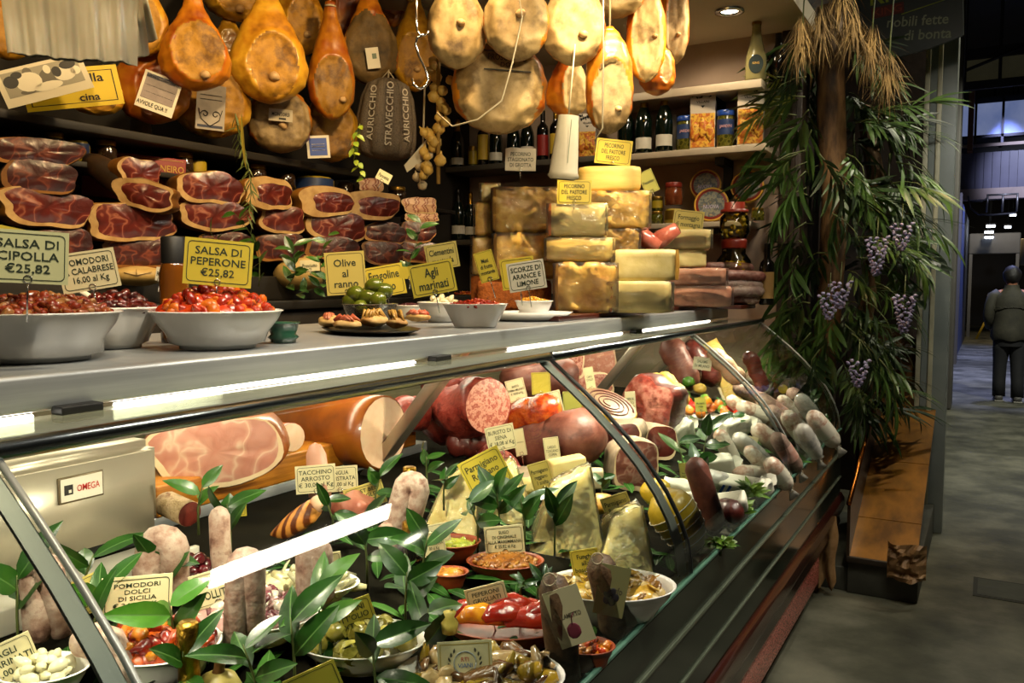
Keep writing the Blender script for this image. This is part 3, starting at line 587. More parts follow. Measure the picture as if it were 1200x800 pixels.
g = G(); g.tube([(0, 0, 46 * k), (0, 0, 75 * k)], .004, 6); g.tube([(-8 * k, 0, 46 * k), (0, 0, 56 * k), (8 * k, 0, 46 * k)], .003, 5); g.build('cord', CORD, t_)
# garlic and onion braid, grape-green garland
GARL = mat('garlic_skin', ['#a07a2a', '#c9a552', '#b48c3a'], 14, .5, .2, rand=True)
th = thing('garlic_braid', 'hanging braid of yellowish garlic bulbs beside the white-larded hams', 'garlic', far(514, 60, 3.2)); kk = 3.2 / F
for i in range(26):
    a = i / 26; u_ = R.uniform(-13, 13) - 4 + 6 * math.sin(a * 6); v_ = 4 + a * 145 * 1.0
    if i < 16: v_ = 10 + i * 6
    r_ = R.uniform(5.5, 8.5) * kk; g = G(); g.lathe([(0, -.9 * r_), (.6 * r_, -.75 * r_), (r_, -.1 * r_), (.8 * r_, .5 * r_), (.25 * r_, .95 * r_), (.1 * r_, 1.5 * r_)], 10); g.build('garlic_bulb', GARL, th, (u_ * kk, R.uniform(-.03, .02), -v_ * kk), (R.uniform(-.8, .8), R.uniform(-.8, .8), 0))
G().tube([(0, 0, .35), (.0, 0, 0), (-.01, .01, -.2), (-.005, 0, -.5)], .008, 6).build('braid_stem', mat('straw', '#8d6a2a', rough=.8), th)
th = thing('garlic_bunch', 'small bunch of pale garlic with white paper wrap near the wine shelf', 'garlic', far(495, 205, 3.3)); kk = 3.3 / F
for i, (a, b, r_) in enumerate([(-4, -10, 6), (4, -2, 6), (-8, 2, 6), (0, 12, 6), (6, -12, 5), (10, -22, 5)]):
    G().lathe([(0, -.9 * r_ * kk), (.6 * r_ * kk, -.75 * r_ * kk), (r_ * kk, -.1 * r_ * kk), (.8 * r_ * kk, .5 * r_ * kk), (.2 * r_ * kk, r_ * kk), (.08 * r_ * kk, 1.5 * r_ * kk)], 10).build('garlic_bulb', mat('garlic_pale', ['#a8916a', '#c9b794'], 14, .5), th, (a * kk, 0, -b * kk), (.3 * i, .2, 0))
G().add([(x * kk, -.02 + .01 * (j % 2), z * kk) for j, (x, z) in enumerate([(-22, 12), (8, 40), (10, 18), (-20, 4)])], [(0, 1, 2, 3)]).build('paper_wrap', WHITE, th)
G().tube([(0, 0, 0), (.0, .02, .35)], .004, 6).build('cord', CORD, th)
LEAFL = mat('light_green_leaf', ['#55701a', '#8aa02c', '#a9b840'], 12, .4, sss=.1); LEAFD = mat('dark_green_leaf', ['#16300c', '#2c5218', '#3e6a22'], 9, .32, .1, 30, coat=.15, rand=True); MIDR = mat('leaf_midrib', '#3f6128', rough=.5); STEM = mat('green_stem', '#4a5426', rough=.6)
def bunch(name, label, cat, p, n, L, W, spread, mats, seed, length=.3, droop=1., group=None, rot=(0, 0, 0), kind=None, leafn=4, stem_r=.002, curve=0.):
    # a hanging / rising stem with leaves all along it
    rr = random.Random(seed); t_ = thing(name, label, cat, p, rot, group)
    g = G(); s_ = G(); pts = []
    for i in range(9): a = i / 8; pts.append(Vector((curve * length * math.sin(a * 1.6), .03 * math.sin(a * 4 + seed), droop * length * a)))
    s_.tube(pts, [stem_r * (1 - .6 * i / 8) for i in range(9)], 5); s_.build('stem', STEM, t_)
    for i in range(n):
        a = (i + .5) / n; j = min(7, int(a * 8)); q = pts[j].lerp(pts[j + 1], a * 8 - j); ang = i * 2.4 + rr.uniform(-.5, .5)
        d = Vector((math.cos(ang) * spread, math.sin(ang) * spread - .25, (pts[j + 1] - pts[j]).normalized().z * rr.uniform(.3, 1)))
        g.leaf(q, d, Vector((0, -.4, 1)) + Vector((rr.uniform(-.4, .4), rr.uniform(-.5, .2), 0)), L * rr.uniform(.7, 1.15), W * rr.uniform(.8, 1.15), rr.uniform(.0, .35), 0, 1, rr.uniform(.1, .35), leafn)
    g.build('foliage', mats, t_); return t_
bunch('leaf_garland', 'hanging light green vine sprig left of the netted provolone', 'vine sprig', far(421, 145, 2.9), 16, .035, .022, .8, [LEAFL, LEAFL], 3, .19, -1)
bunch('herb_bunch', 'thin yellow-green rosemary bunch hanging before the cut hams', 'herbs', far(284, 135, 2.7), 60, .05, .006, .5, [mat('rosemary', ['#39481a', '#5f6a2a'], 9, .6), STEM], 5, .33, -1)
tag(G().leaf(far(283, 133, 2.6), (.03, 0, -1), (0, -1, 0), .17, .014, .05, nseg=8).build('dry_leaf', mat('dry_yellow_leaf', '#a8963a', rough=.5)), 'long dry yellow leaf strip hanging below scrollwork tag', 'leaf')
# ---------------------------------------------------------------- cut ham halves piled on the back counter
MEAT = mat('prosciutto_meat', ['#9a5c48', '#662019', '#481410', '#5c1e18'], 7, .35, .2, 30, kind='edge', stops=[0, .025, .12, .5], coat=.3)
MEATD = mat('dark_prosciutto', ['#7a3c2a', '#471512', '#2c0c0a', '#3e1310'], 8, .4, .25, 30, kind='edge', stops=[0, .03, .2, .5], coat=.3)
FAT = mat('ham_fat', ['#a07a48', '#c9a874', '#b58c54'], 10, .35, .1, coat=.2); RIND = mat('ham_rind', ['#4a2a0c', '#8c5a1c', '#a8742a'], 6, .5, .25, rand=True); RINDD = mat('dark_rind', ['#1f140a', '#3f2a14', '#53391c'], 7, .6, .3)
def cutpoly(W, Hh, seed, n=36, e=2.6, amp=.10):
    o = []
    for i in range(n):
        a = 2 * PI * i / n; c, s = math.cos(a), math.sin(a); r_ = 1 / ((abs(c) ** e + abs(s) ** e) ** (1 / e)) * (1 + amp * noise.noise((c * 1.6 + seed, s * 1.6, seed * .7)) * 2)
        o.append((c * r_ * W / 2, s * r_ * Hh / 2))
    return o
def chunk(name, label, cat, p, W, Hh, L, rot, rind, fatm, meat, seed, rim=.14, shift=(.0, .05), group=None, e=2.6, taper=.45, extra=None, facename='cut_face', cover=None):
    t_ = thing(name, label, cat, p, rot, group); P0 = cutpoly(W, Hh, seed, e=e); n = len(P0)
    g = G(); rings = [(0, 1.), (L * .06, 1.04), (L * .45, 1.03), (L * .75, .5 + taper), (L * .93, .62 * (.55 + taper)), (L, .3)]; vs = []
    for i, (y, s) in enumerate(rings):
        for x, z in P0: vs.append((x * s, y + (.004 * W if 0 else 0), z * s * (1 + .05 * noise.noise((x * 9, y * 9, seed)))))
    g.add(vs, [(i * n + q, i * n + (q + 1) % n, (i + 1) * n + (q + 1) % n, (i + 1) * n + q) for i in range(len(rings) - 1) for q in range(n)]); g.f.append(tuple((len(rings) - 1) * n + q for q in range(n))); g.m.append(0); g.fl.append(False)
    inner = [(x * (1 - rim) + shift[0] * W, z * (1 - rim * 1.25) + shift[1] * Hh) for x, z in P0]
    inner = [(x * (1 + .05 * noise.noise((x * 30, z * 30, seed))), z * (1 + .05 * noise.noise((x * 30, z * 30, seed + 3)))) for x, z in inner]
    g.ring(P0[::-1], inner[::-1], 0, 1); g.fl[-n:] = [True] * n
    g.build('rind', [rind, fatm], t_)
    c = G(); rng = [(1, 0), (.66, -.006 * 1), (.33, -.008)]; vs = []
    for s, y in rng: vs += [(x * s, y + .004 * noise.noise((x * 40, z * 40, seed)) * (s < 1), z * s) for x, z in inner]
    vs.append((0, -.008, 0)); c.add(vs, [(i * n + q, (i + 1) * n + q, (i + 1) * n + (q + 1) % n, i * n + (q + 1) % n) for i in range(2) for q in range(n)] + [(2 * n + q, 3 * n, 2 * n + (q + 1) % n) for q in range(n)]); c.build(facename, meat, t_)
    if extra: extra(t_, W, Hh)
    return t_
PANC = mat('pancetta_stripes', ['#c79a78', '#8a3a2c', '#d6b494', '#7a2c22', '#c9a080'], 22, .4, .1, kind='wave', stretch=(.15, 1, 1.6), stops=[.1, .3, .5, .7, .9], distort=2.5)
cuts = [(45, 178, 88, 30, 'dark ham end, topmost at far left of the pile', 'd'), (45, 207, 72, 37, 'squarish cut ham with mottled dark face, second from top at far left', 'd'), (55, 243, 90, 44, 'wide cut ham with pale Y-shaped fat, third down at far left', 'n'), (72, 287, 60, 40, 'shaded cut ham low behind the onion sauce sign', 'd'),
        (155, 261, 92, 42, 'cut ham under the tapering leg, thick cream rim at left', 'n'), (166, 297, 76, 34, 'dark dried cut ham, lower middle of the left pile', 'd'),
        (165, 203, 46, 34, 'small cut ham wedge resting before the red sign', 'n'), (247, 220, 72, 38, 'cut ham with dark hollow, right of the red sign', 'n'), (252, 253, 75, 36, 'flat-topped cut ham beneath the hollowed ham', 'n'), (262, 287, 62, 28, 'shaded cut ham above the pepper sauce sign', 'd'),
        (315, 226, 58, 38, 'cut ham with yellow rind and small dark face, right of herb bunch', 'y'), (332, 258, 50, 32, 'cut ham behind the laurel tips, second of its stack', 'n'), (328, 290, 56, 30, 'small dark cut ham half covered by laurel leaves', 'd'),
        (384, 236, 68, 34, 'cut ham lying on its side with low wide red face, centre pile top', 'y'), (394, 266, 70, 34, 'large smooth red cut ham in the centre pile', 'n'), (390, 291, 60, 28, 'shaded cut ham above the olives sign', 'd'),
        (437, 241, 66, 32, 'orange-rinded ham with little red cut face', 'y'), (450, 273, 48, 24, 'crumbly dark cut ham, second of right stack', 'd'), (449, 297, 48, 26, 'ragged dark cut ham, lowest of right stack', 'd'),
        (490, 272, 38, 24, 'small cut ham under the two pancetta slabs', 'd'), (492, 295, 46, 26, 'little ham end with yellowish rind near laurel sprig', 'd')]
for i, (u, v, w, h, lab, kd) in enumerate(cuts):
    p = onx(u, v, -2.5); k = depth(p) / F
    W, Hh = w * k * 1.06, h * k
    yo = R.uniform(-.08, .2) + (.65 if kd == 'y' else .5 if kd == 'n' else .25)
    u -= 4
    if kd == 'y': W *= 1.0
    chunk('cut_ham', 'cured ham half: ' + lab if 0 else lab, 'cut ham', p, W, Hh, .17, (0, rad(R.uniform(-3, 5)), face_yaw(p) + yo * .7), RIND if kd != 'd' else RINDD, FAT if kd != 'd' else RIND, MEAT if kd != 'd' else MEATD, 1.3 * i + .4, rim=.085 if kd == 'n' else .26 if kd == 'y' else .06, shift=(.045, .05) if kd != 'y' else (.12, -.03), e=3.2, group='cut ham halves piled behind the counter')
tag(G().box2((-2.80, .9, 1.4755), (-2.53, 3.55, 1.572), bev=.004).build('ham_rack', MATS['dark_shelf']), 'long dark wooden rack under the piled cut ham halves', 'rack')
# tapering whole leg with face, left pile
p = onx(168, 228, -2.46); k = depth(p) / F
t_ = chunk('cut_ham', 'long tapering ham leg with cut face at its thick end', 'cut ham', p, 66 * k, 36 * k, .14, (0, rad(14), face_yaw(p) - .3), RIND, FAT, MEAT, 40.2, rim=.2, shift=(.06, 0), group='cut ham halves piled behind the counter')
G().tube([(-.02, .05, 0), (-.12, .07, .035), (-.2, .08, .06), (-.26, .09, .07)], [.055, .05, .04, .02], 12).build('shank', RINDD, t_)
for i, (u, v, w, h, lab) in enumerate([(493, 241, 42, 18, 'upper striped pancetta slab on the right stack'), (495, 254, 40, 12, 'thin striped pancetta slab beneath another'), (435, 217, 30, 15, 'small pink striped bacon piece with a paper price card')]):
    p = onx(u, v, -2.52); k = depth(p) / F
    chunk('pancetta_slab', lab, 'pancetta', p, w * k, h * k, .2, (0, 0, face_yaw(p) + .2), RINDD, FAT, PANC, 60 + i, rim=.04, e=4, group='pancetta slabs')
for i, (u, v, w, h, lab, m) in enumerate([(160, 323, 66, 24, 'pale oval ham end at the bottom of left pile', FAT), (352, 320, 62, 40, 'pale yellow round cheese behind the laurel leaves', FAT)]):
    p = onx(u, v, -2.48); k = depth(p) / F
    t_ = thing('round_cheese' if i else 'ham_end', lab, 'cheese' if i else 'cut ham', p, (0, 0, face_yaw(p)))
    g = G(); g.blob((0, 0, 0), (w * k / 2, .07, h * k / 2), .12, 6, 3, 5 + i); g.build('body', mat('pale_cheese_rind', ['#a98a4a', '#cdb071'], 8, .5, .1), t_)
    g = G(); g.tube([(-w * k * .2, -.066, .01), (0, -.072, 0), (w * k * .25, -.065, .012)], .0012, 4); g.tube([(0, -.071, h * k * .3), (0, -.072, 0)], .0012, 4); g.build('score_line', RINDD, t_)
# red notice board behind the hams
p = onx(158, 208, -2.75); k = depth(p) / F
t_ = thing('red_sign_board', 'red board with gold capitals half hidden behind the ham leg', 'sign', p, (0, rad(4), face_yaw(p)))
G().box((0, 0, 0), (110 * k, .02, 54 * k), .003).build('board', mat('sign_deep_red', '#7d1a12', rough=.5), t_)
GOLD = mat('gold_letters', '#b88f3a', rough=.5)
text('RJ', t_, 10 * k, 8 * k, GOLD, (-24 * k, -.012, 16 * k)); text('NEIRO', t_, 26 * k, 8 * k, GOLD, (40 * k, -.012, 14 * k)); text('HIO', t_, 20 * k, 12 * k, GOLD, (43 * k, -.012, -1 * k)); text('PREZZI', t_, 20 * k, 5 * k, GOLD, (40 * k, -.012, -17 * k))
g = G(); g.box((0, -.011, 24 * k), (104 * k, .001, .6 * k)); g.build('gold_line', GOLD, t_)
# jars and tins on the dark back shelf
def jar(name, label, cat, p, r, h, body, lid, lidh=.2, neck=.85, lab=None, labm=None, group=None, band=(.2, .7)):
    t_ = thing(name, label, cat, p, (0, 0, face_yaw(p)), group)
    hb = h * (1 - lidh); G().lathe([(0, 0), (r * .94, 0), (r, .03 * h), (r, hb * .82), (r * neck, hb * .95), (r * neck, hb), (0, hb)], 20).build('body', body, t_)
    if lid: G().lathe([(r * neck * 1.06, hb * .97), (r * neck * 1.08, hb), (r * neck * 1.08, h - .004), (r * neck, h), (0, h)], 20).build('lid', lid, t_)
    if labm:
        a0, a1 = rad(200), rad(340); n = 10; vs = [(r * 1.012 * math.cos(a0 + (a1 - a0) * i / n), r * 1.012 * math.sin(a0 + (a1 - a0) * i / n), z * h) for z in band for i in range(n + 1)]
        G().add(vs, [(i, i + 1, n + 2 + i, n + 1 + i) for i in range(n)]).build('label_paper', labm, t_)
    if lab: text(lab[0], t_, r * 1.3, h * .1, lab[1], (0, -r * 1.03, h * (band[0] + band[1]) / 2))
    return t_
JARG = mat('jar_dark_contents', ['#120c08', '#2e1f14'], 20, .12, coat=.6); JAROL = mat('jar_olive', ['#3a3a10', '#6a6420', '#4a4814'], 40, .12, kind='voro', coat=.6); JARY = mat('jar_yellow_contents', ['#c98f14', '#d8a82a', '#7a4a08'], 60, .1, kind='voro', stops=[.1, .4, .75], coat=.7)
TINY = mat('tin_yellow', '#a38a1e', rough=.35); LBLUE = mat('label_blue', '#21345e', rough=.4); LIDR = mat('lid_red', '#7a2414', rough=.35); LIDB = mat('lid_blue', '#1d3f8a', rough=.3); LIDG = mat('lid_gold', '#8a6a26', rough=.3, metal=.7)
bk = [(20, 20, 26, JARG, None, None, 'dark glass jar on the back shelf, leftmost'), (65, 22, 30, JARG, LIDG, None, 'dark jar with gold lid left of yellow tin on back shelf'), (92, 26, 46, TINY, None, LBLUE, 'yellow tin with blue band on the shadowed back shelf'), (125, 24, 30, JARG, LIDG, None, 'dark jar behind the red sign board'), (215, 24, 28, JARG, LIDG, None, 'dark jar right of the red sign board'), (232, 20, 30, JAROL, None, TINY, 'jar with yellow label, second right of red sign'), (300, 24, 30, JARG, LIDG, None, 'dark jar behind the herb bunch'), (335, 22, 30, JARG, None, None, 'dark jar with glinting shoulder behind centre pile'), (368, 46, 40, TINY, None, LBLUE, 'wide yellow tin with blue bands behind the centre pile'), (405, 20, 34, JARG, None, None, 'dark jar right of wide yellow tin'), (425, 18, 30, JAROL, LIDG, LBLUE, 'small jar with blue label behind the bacon'), (465, 22, 30, JARG, LIDG, None, 'dark jar at right end of back shelf')]
for u, w, h, b, l, lb, lab in bk:
    p = onx(u, 200, -2.70); p.z = 1.951; k = depth(p) / F; jar('preserve_jar' if b is not TINY else 'food_tin', lab, 'jar' if b is not TINY else 'tin', p, w * k / 2, min(h * k * 1.15, .09), b, l, labm=lb, group='preserves on the dark back shelf')
tag(G().tube([onx(165, 160, -2.85) + Vector((0, 0, z)) for z in (.08, .06, 0, -.08, -.1)], [.012, .035, .042, .04, .01], 12).build('salami', mat('grey_salami', ['#5a4a38', '#7d6a54'], 20, .7, .3)), 'grey salami standing behind the red sign board', 'salami')
# ---------------------------------------------------------------- wine shelves on the end wall
BOTG = mat('bottle_green_glass', '#07110a', rough=.06, coat=.6); BOTK = mat('bottle_black_glass', '#0a0806', rough=.06, coat=.6); FOILG = mat('gold_foil', ['#8a6420', '#c79a3a'], 60, .28, .3, 90, metal=1.); FOILD = mat('dark_foil', '#1d1812', rough=.35, metal=.6)
LABW = mat('bottle_label_white', '#c9c2b0', rough=.5); LABY = mat('bottle_label_yellow', '#c9a836', rough=.5); LABR = mat('bottle_label_red', '#8a1c14', rough=.5)
BPROT = {}
CH = [(0, 0), (.040, 0), (.0445, .01), (.0445, .155), (.041, .185), (.030, .215), (.019, .245), (.0155, .265), (.0155, .29), (0, .29)]
BO = [(0, 0), (.034, 0), (.0375, .008), (.0375, .19), (.033, .215), (.018, .232), (.0145, .245), (.0145, .29), (0, .29)]
def bottle(label, p, h, pf, glass, foil, lab=None, lband=(.22, .42), group='wine bottles', words=None, wm=None):
    key = (pf[2][0], glass.name, foil.name if foil else '', lab.name if lab else '', lband)
    s = h / .32
    if key in BPROT and not words:
        t_ = dup(BPROT[key], p, (0, 0, face_yaw(p) + R.uniform(-.1, .1)), s, label, group); return t_
    t_ = thing('wine_bottle', label, 'bottle', p, (0, 0, face_yaw(p)), group); t_.scale = (s, s, s)
    G().lathe(pf, 24).build('body', glass, t_)
    r = pf[2][0] + .0 if pf is CH else pf[2][0]
    if foil: G().lathe([(.0215 if pf is CH else .0152, .238), (.0175 if pf is CH else .0152, .262), (.0168, .288), (.0185, .292), (.0185, .308), (.013, .319), (0, .32)] if pf is CH else [(.0152, .25), (.0155, .306), (.015, .312), (0, .312)], 16).build('capsule', foil, t_)
    if lab:
        n = 10; a0, a1 = rad(205), rad(335); vs = [(r * 1.012 * math.cos(a0 + (a1 - a0) * i / n), r * 1.012 * math.sin(a0 + (a1 - a0) * i / n), z * .32) for z in lband for i in range(n + 1)]
        G().add(vs, [(i, i + 1, n + 2 + i, n + 1 + i) for i in range(n)]).build('label_paper', lab, t_)
    if pf is CH: G().lathe([(0, 0), (.006, .001), (.006, .002), (0, .003)], 10, axis=(0, -1, 0), c=(0, -r * 1.0, .165)).build('neck_seal', FOILG, t_)
    if words: text(words, t_, .05, .03, wm, (0, -r * 1.03, .32 * (lband[0] + lband[1]) / 2))
    if not words: BPROT[key] = t_
    return t_
def bsh(u, v, y, z): p = ony(u, v, y); p.z = z; return p
# lower row
for i, u in enumerate((508, 525, 537, 551, 572)):
    bottle(['leftmost', 'second', 'middle', 'fourth', 'fifth'][i] + ' dark bottle on the lower shelf left of the pecorino', bsh(u, 262, 4.74 + .07 * (i % 2), 1.826), .325 if i % 2 else .345, CH, BOTG, FOILG if i % 2 == 1 or i == 4 else FOILD, LABW, (.12, .28))
up = [(522, CH, BOTG, FOILG, LABW, (.06, .2), 'first gold-necked bottle at the left of the upper wine row'), (536, CH, BOTG, FOILG, LABW, (.06, .2), 'second gold-necked bottle at the left of the upper wine row'),
      (566, BO, BOTK, FOILD, LABY, (.12, .62), 'dark bottle with tall yellow label under the broad round ham'), (581, CH, BOTG, FOILG, LABW, (.08, .24), 'white-labelled bottle right of the tall yellow label, upper row'), (602, CH, BOTG, FOILD, LABW, (.1, .3), 'half-hidden bottle behind the grotta pecorino sign'),
      (618, CH, BOTG, FOILG, LABW, (.1, .3), 'bottle left of the red-labelled bottle'), (636, BO, BOTK, FOILD, LABR, (.1, .5), 'wine bottle with bright red label'), (651, BO, BOTK, FOILG, LABY, (.12, .5), 'yellow-labelled bottle right of the red-labelled bottle'),
      (664, BO, BOTK, LIDR, LABY, (.12, .5), 'red-capped bottle behind the paper funnel'), (733, CH, BOTG, FOILG, LABW, (.05, .22), 'prosecco bottle half hidden by the long red-orange ham'), (754, CH, BOTG, FOILG, LABW, (.08, .26), 'middle prosecco bottle of three right of the long ham'), (778, CH, BOTG, FOILG, LABW, (.1, .28), 'rightmost prosecco bottle, beside blue-lidded jar')]
for u, pf, gl, fo, la, lb, lab in up:
    x = bsh(u, 180, 4.72, 2.301); x.z = 2.301 if x.x < -1.98 else 2.293
    bottle(lab, x, .36 if u > 690 else .32, pf, gl, fo, la, lb)
p = bsh(554, 190, 4.7, 2.301); G_ = jar('spice_jar', 'small yellow-labelled jar between gold-necked bottles and yellow-label bottle', 'jar', p, .03, .13, JAROL, LIDG, labm=TINY, band=(.1, .75))
# blue-lidded jars
for u, lab in ((803, 'blue-lidded antipasto jar right of the last prosecco bottle'), (850, 'blue-lidded antipasto jar between two cake boxes')):
    jar('antipasto_jar', lab, 'jar', bsh(u, 160, 4.74, 2.293), .05, .20 if u < 820 else .21, JAROL, LIDB, .12, .92, ('JARDIN', mat('label_pink', '#b98a8a')), LBLUE, 'blue-lidded jars on the beige shelf', (.35, .75))
PANET = mat('cake_photo', ['#c98a1c', '#b5521a', '#e0b23a', '#8a3a14'], 26, .4, detail=2); BOXW = mat('cake_box_white', '#bdb09c', rough=.4); BOXS = mat('cake_box_side', '#8f8475', rough=.5)
for u, y, hh, ww, lab in ((688, 4.7, .27, .105, 'orange cake box partly behind the long red-orange ham'), (823, 4.70, .335, .14, 'tall cake box with golden cake photo between blue-lidded jars'), (879, 4.70, .335, .14, 'tall cake box at the shelf end, partly behind leaves')):
    p = bsh(u, 165, y, 2.293); t_ = thing('cake_box', lab, 'box', p, (0, 0, face_yaw(p) * .5 + .08), 'tall cake boxes on the beige shelf')
    G().box((0, ww * .5, hh / 2), (ww, ww, hh), .003).build('carton', BOXW, t_)
    G().box((0, -.001, hh * .32), (ww * .94, .002, hh * .56)).build('photo_panel', PANET, t_)
    g = G()
    for i in range(26): g.box((R.uniform(-.45, .45) * ww, -.0015, hh * R.uniform(.86, .99)), (R.uniform(.004, .014), .002, R.uniform(.004, .012)), rot=(0, R.uniform(0, 3), 0))
    g.build('top_pattern', INKB, t_); text('VILLANI', t_, ww * .5, .014, INKB, (0, -.003, hh * .79)); g = G(); g.add([(-.012, -.002, hh * .73), (.012, -.002, hh * .73), (0, -.002, hh * .69)], [(2, 1, 0)]); g.build('mark', INKB, t_)
    for q in range(3): G().blob(((-.3 + .3 * q) * ww, -.004, hh * (.3 + .06 * (q % 2))), (ww * .2, .006, hh * .17), .3, 6, 2, q).build('printed_cake', PANET, t_)
for u, lab in ((742, 'pale box behind middle prosecco bottle'), (788, 'black and white patterned box behind rightmost prosecco bottle')):
    p = bsh(u, 160, 4.88, 2.293); tag(G().box((0, 0, .12), (.07, .06, .24), .003).build('carton', BOXS, None, p), lab, 'box')
# clear bottle with oval label near the ceiling end
p = bsh(886, 70, 4.70, 2.636)
t_ = thing('spirit_bottle', 'clear pale bottle with dark oval label standing above the cake boxes', 'bottle', p, (0, 0, face_yaw(p))); G().lathe([(0, 0), (.055, 0), (.058, .01), (.056, .12), (.035, .2), (.024, .26), (.024, .33), (0, .33)], 20).build('body', mat('pale_spirit_glass', '#b5aa70', rough=.08, trans=.5, coat=.4), t_)
g = G(); g.add([(.038 * math.cos(a), -.0605, .08 + .05 * math.sin(a)) for a in [i * PI / 12 for i in range(24)]], [tuple(range(24))[::-1]]); g.build('oval_label', mat('label_dark_green', '#10201a', rough=.4), t_); text('KING', t_, .035, .012, GOLD, (0, -.062, .085)); G().lathe([(.026, .3), (.028, .36), (0, .365)], 14).build('cap', FOILG, t_)
tag(G().lathe([(0, 0), (.05, 0), (.05, .14), (.02, .2), (.02, .26), (0, .26)], 16).build('spirit_bottle', BOTK, None, bsh(912, 70, 4.78, 2.636)), 'dark bottle behind the plants at the right end of topmost shelf', 'bottle')
# round tins
def roundtin(label, u, v, r_px, y, tilt, motif):
    p = ony(u, v, y); k = depth(p) / F; r = r_px * k
    p.z = max(p.z, 1.886 + r * math.cos(tilt)); t_ = thing('round_tin', label, 'tin', p, (tilt, 0, face_yaw(p) * .6), 'round decorated tins on the pale shelf')
    G().lathe([(0, -.022), (r * .98, -.022), (r, -.018), (r, .018), (r * .96, .022), (r * .9, .017), (0, .017)], 32, axis=(0, -1, 0)).build('tin_body', mat('tin_gold', ['#c08c22', '#dcae3c'], 8, .35), t_)
    G().lathe([(r * .9, .019), (r * .76, .021)], 32, axis=(0, -1, 0)).build('red_ring', LIDR, t_)
    G().lathe([(r * .76, .0205), (0, .0205)], 32, axis=(0, -1, 0)).build('picture', mat('tin_picture' + motif, ['#5a6a7c', '#8f8a70', '#3a4a58', '#a08a60'], 40, .4, detail=3), t_)
    if motif == 'man':
        g = G()
        for c, s in (((0, -.024, .3 * r), (.16 * r, .002, .2 * r)), ((0, -.024, .0), (.22 * r, .002, .28 * r)), ((-.08 * r, -.024, -.4 * r), (.09 * r, .002, .3 * r)), ((.08 * r, -.024, -.4 * r), (.09 * r, .002, .3 * r)), ((.02 * r, -.024, .55 * r), (.1 * r, .002, .12 * r))): g.blob(c, s, 0, 1, 2)
        g.build('printed_figure', mat('print_skin', '#b98a68', rough=.6), t_)
    else: text('NUOVA', t_, r * .9, r * .22, mat('print_lilac', '#b5aac0'), (0, -.0235, -.15 * r))
roundtin('rear round gold-rimmed tin leaning on the wall, left of figure tin', 827, 217, 18, 4.86, -.12, 'a')
roundtin('front round gold-rimmed tin overlapping another, with bluish picture', 834, 240, 20, 4.78, -.14, 'b')
roundtin('round gold-rimmed tin printed with a standing figure', 876, 219, 19, 4.84, -.1, 'man')
roundtin('round tin peeking out behind the upper pecorino block', 748, 244, 14, 4.84, -.1, 'c')
for u, w, h, b, l, lb, lab, z in [(789, .10, .105, TINY, None, LIDG, 'yellow rectangular-label tin under the clip-top jar', 1.886), (770, .075, .075, JAROL, LIDG, None, 'small dark tin left of the yellow tin', 1.886), (770, .07, .085, JAROL, LIDG, TINY, 'small jar stacked on the dark tin behind diagonal card', 1.962), (789, .105, .13, mat('jar_brown_contents', ['#5a2a14', '#7a3c1c'], 30, .15, coat=.5), LIDR, None, 'clip-top jar with brown contents standing on the yellow tin', 1.992), (812, .06, .06, TINY, None, None, 'low yellow tin left of the round tins', 1.886), (868, .075, .085, JARY, LIDG, None, 'low jar with amber contents under the figure tin', 1.886), (888, .07, .07, JAROL, LIDG, None, 'small gold-lidded jar at the right end of pale shelf', 1.886)]:
    jar('preserve_jar' if b not in (TINY,) else 'food_tin', lab, 'jar' if b is not TINY else 'tin', bsh(u, 250, 4.73, z), w / 2, h, b, l, labm=lb, group='jars and tins on the pale shelf')
# hanging paper funnel
p = far(663, 172, 2.9); k = 2.9 / F
t_ = thing('paper_funnel', 'tall white paper roll hanging beneath the smaller side-on ham', 'paper', p, (0, rad(5), face_yaw(p)))
G().lathe([(12 * k, 36 * k), (17 * k, -30 * k), (19 * k, -34 * k), (14 * k, -38 * k)], 14, sy=.6).build('sheet', mat('waxed_paper', ['#a59c86', '#bdb59f'], 5, .5, .1), t_); G().box((4 * k, -10.5 * k, 5 * k), (.8 * k, .001, 50 * k)).build('green_line', mat('paper_green', '#6a7a62'), t_); G().tube([(0, 0, 34 * k), (0, .02, 120 * k)], .003, 5).build('cord', CORD, t_)
# ---------------------------------------------------------------- the stacked cheeses
PASTE = mat('pecorino_paste', ['#a8742a', '#d0a246', '#e0ba62', '#b98432'], 7, .5, .35, 30, rand=True, sss=.08); PASTEP = mat('pale_paste', ['#c9a650', '#dfbf6c', '#d3b25e'], 3, .45, .1, 12, rand=True, sss=.1, stretch=(1, 1, 5)); PASTEW = mat('white_paste', ['#bda864', '#d8c586', '#c9b474'], 5, .4, .15, 15, sss=.1)
PEPPER = mat('peppered_paste', ['#2a2412', '#c9b672', '#d3c184'], 26, .45, .1, stops=[.2, .27, .6], detail=1); CRUST = mat('cheese_crust', ['#8f5f1a', '#b98a34', '#a4742a'], 6, .5, .2, 25, rand=True); ORANGE = mat('orange_crust', ['#a8501a', '#c97a34'], 8, .45, .1); PINKC = mat('pink_cheese', ['#a8684e', '#c99078', '#b57a60'], 9, .4, .2, sss=.1); SPONGE = mat('orange_sponge_cake', ['#6e3410', '#a85a1c', '#8a4614'], 40, .8, .5, 90)
WRAP = film('plastic_wrap', '#fffdf6', bump=.45, bscale=16, rough=.14, haze=.02, ior=1.38)
def pos_uz(u, z, dep): # point at given camera depth over column u at height z
    a = (u - 600) / F * dep; b = (z - H - dep * FW.z) / UP.z
    return CAM + FW * dep + RT * a + UP * b
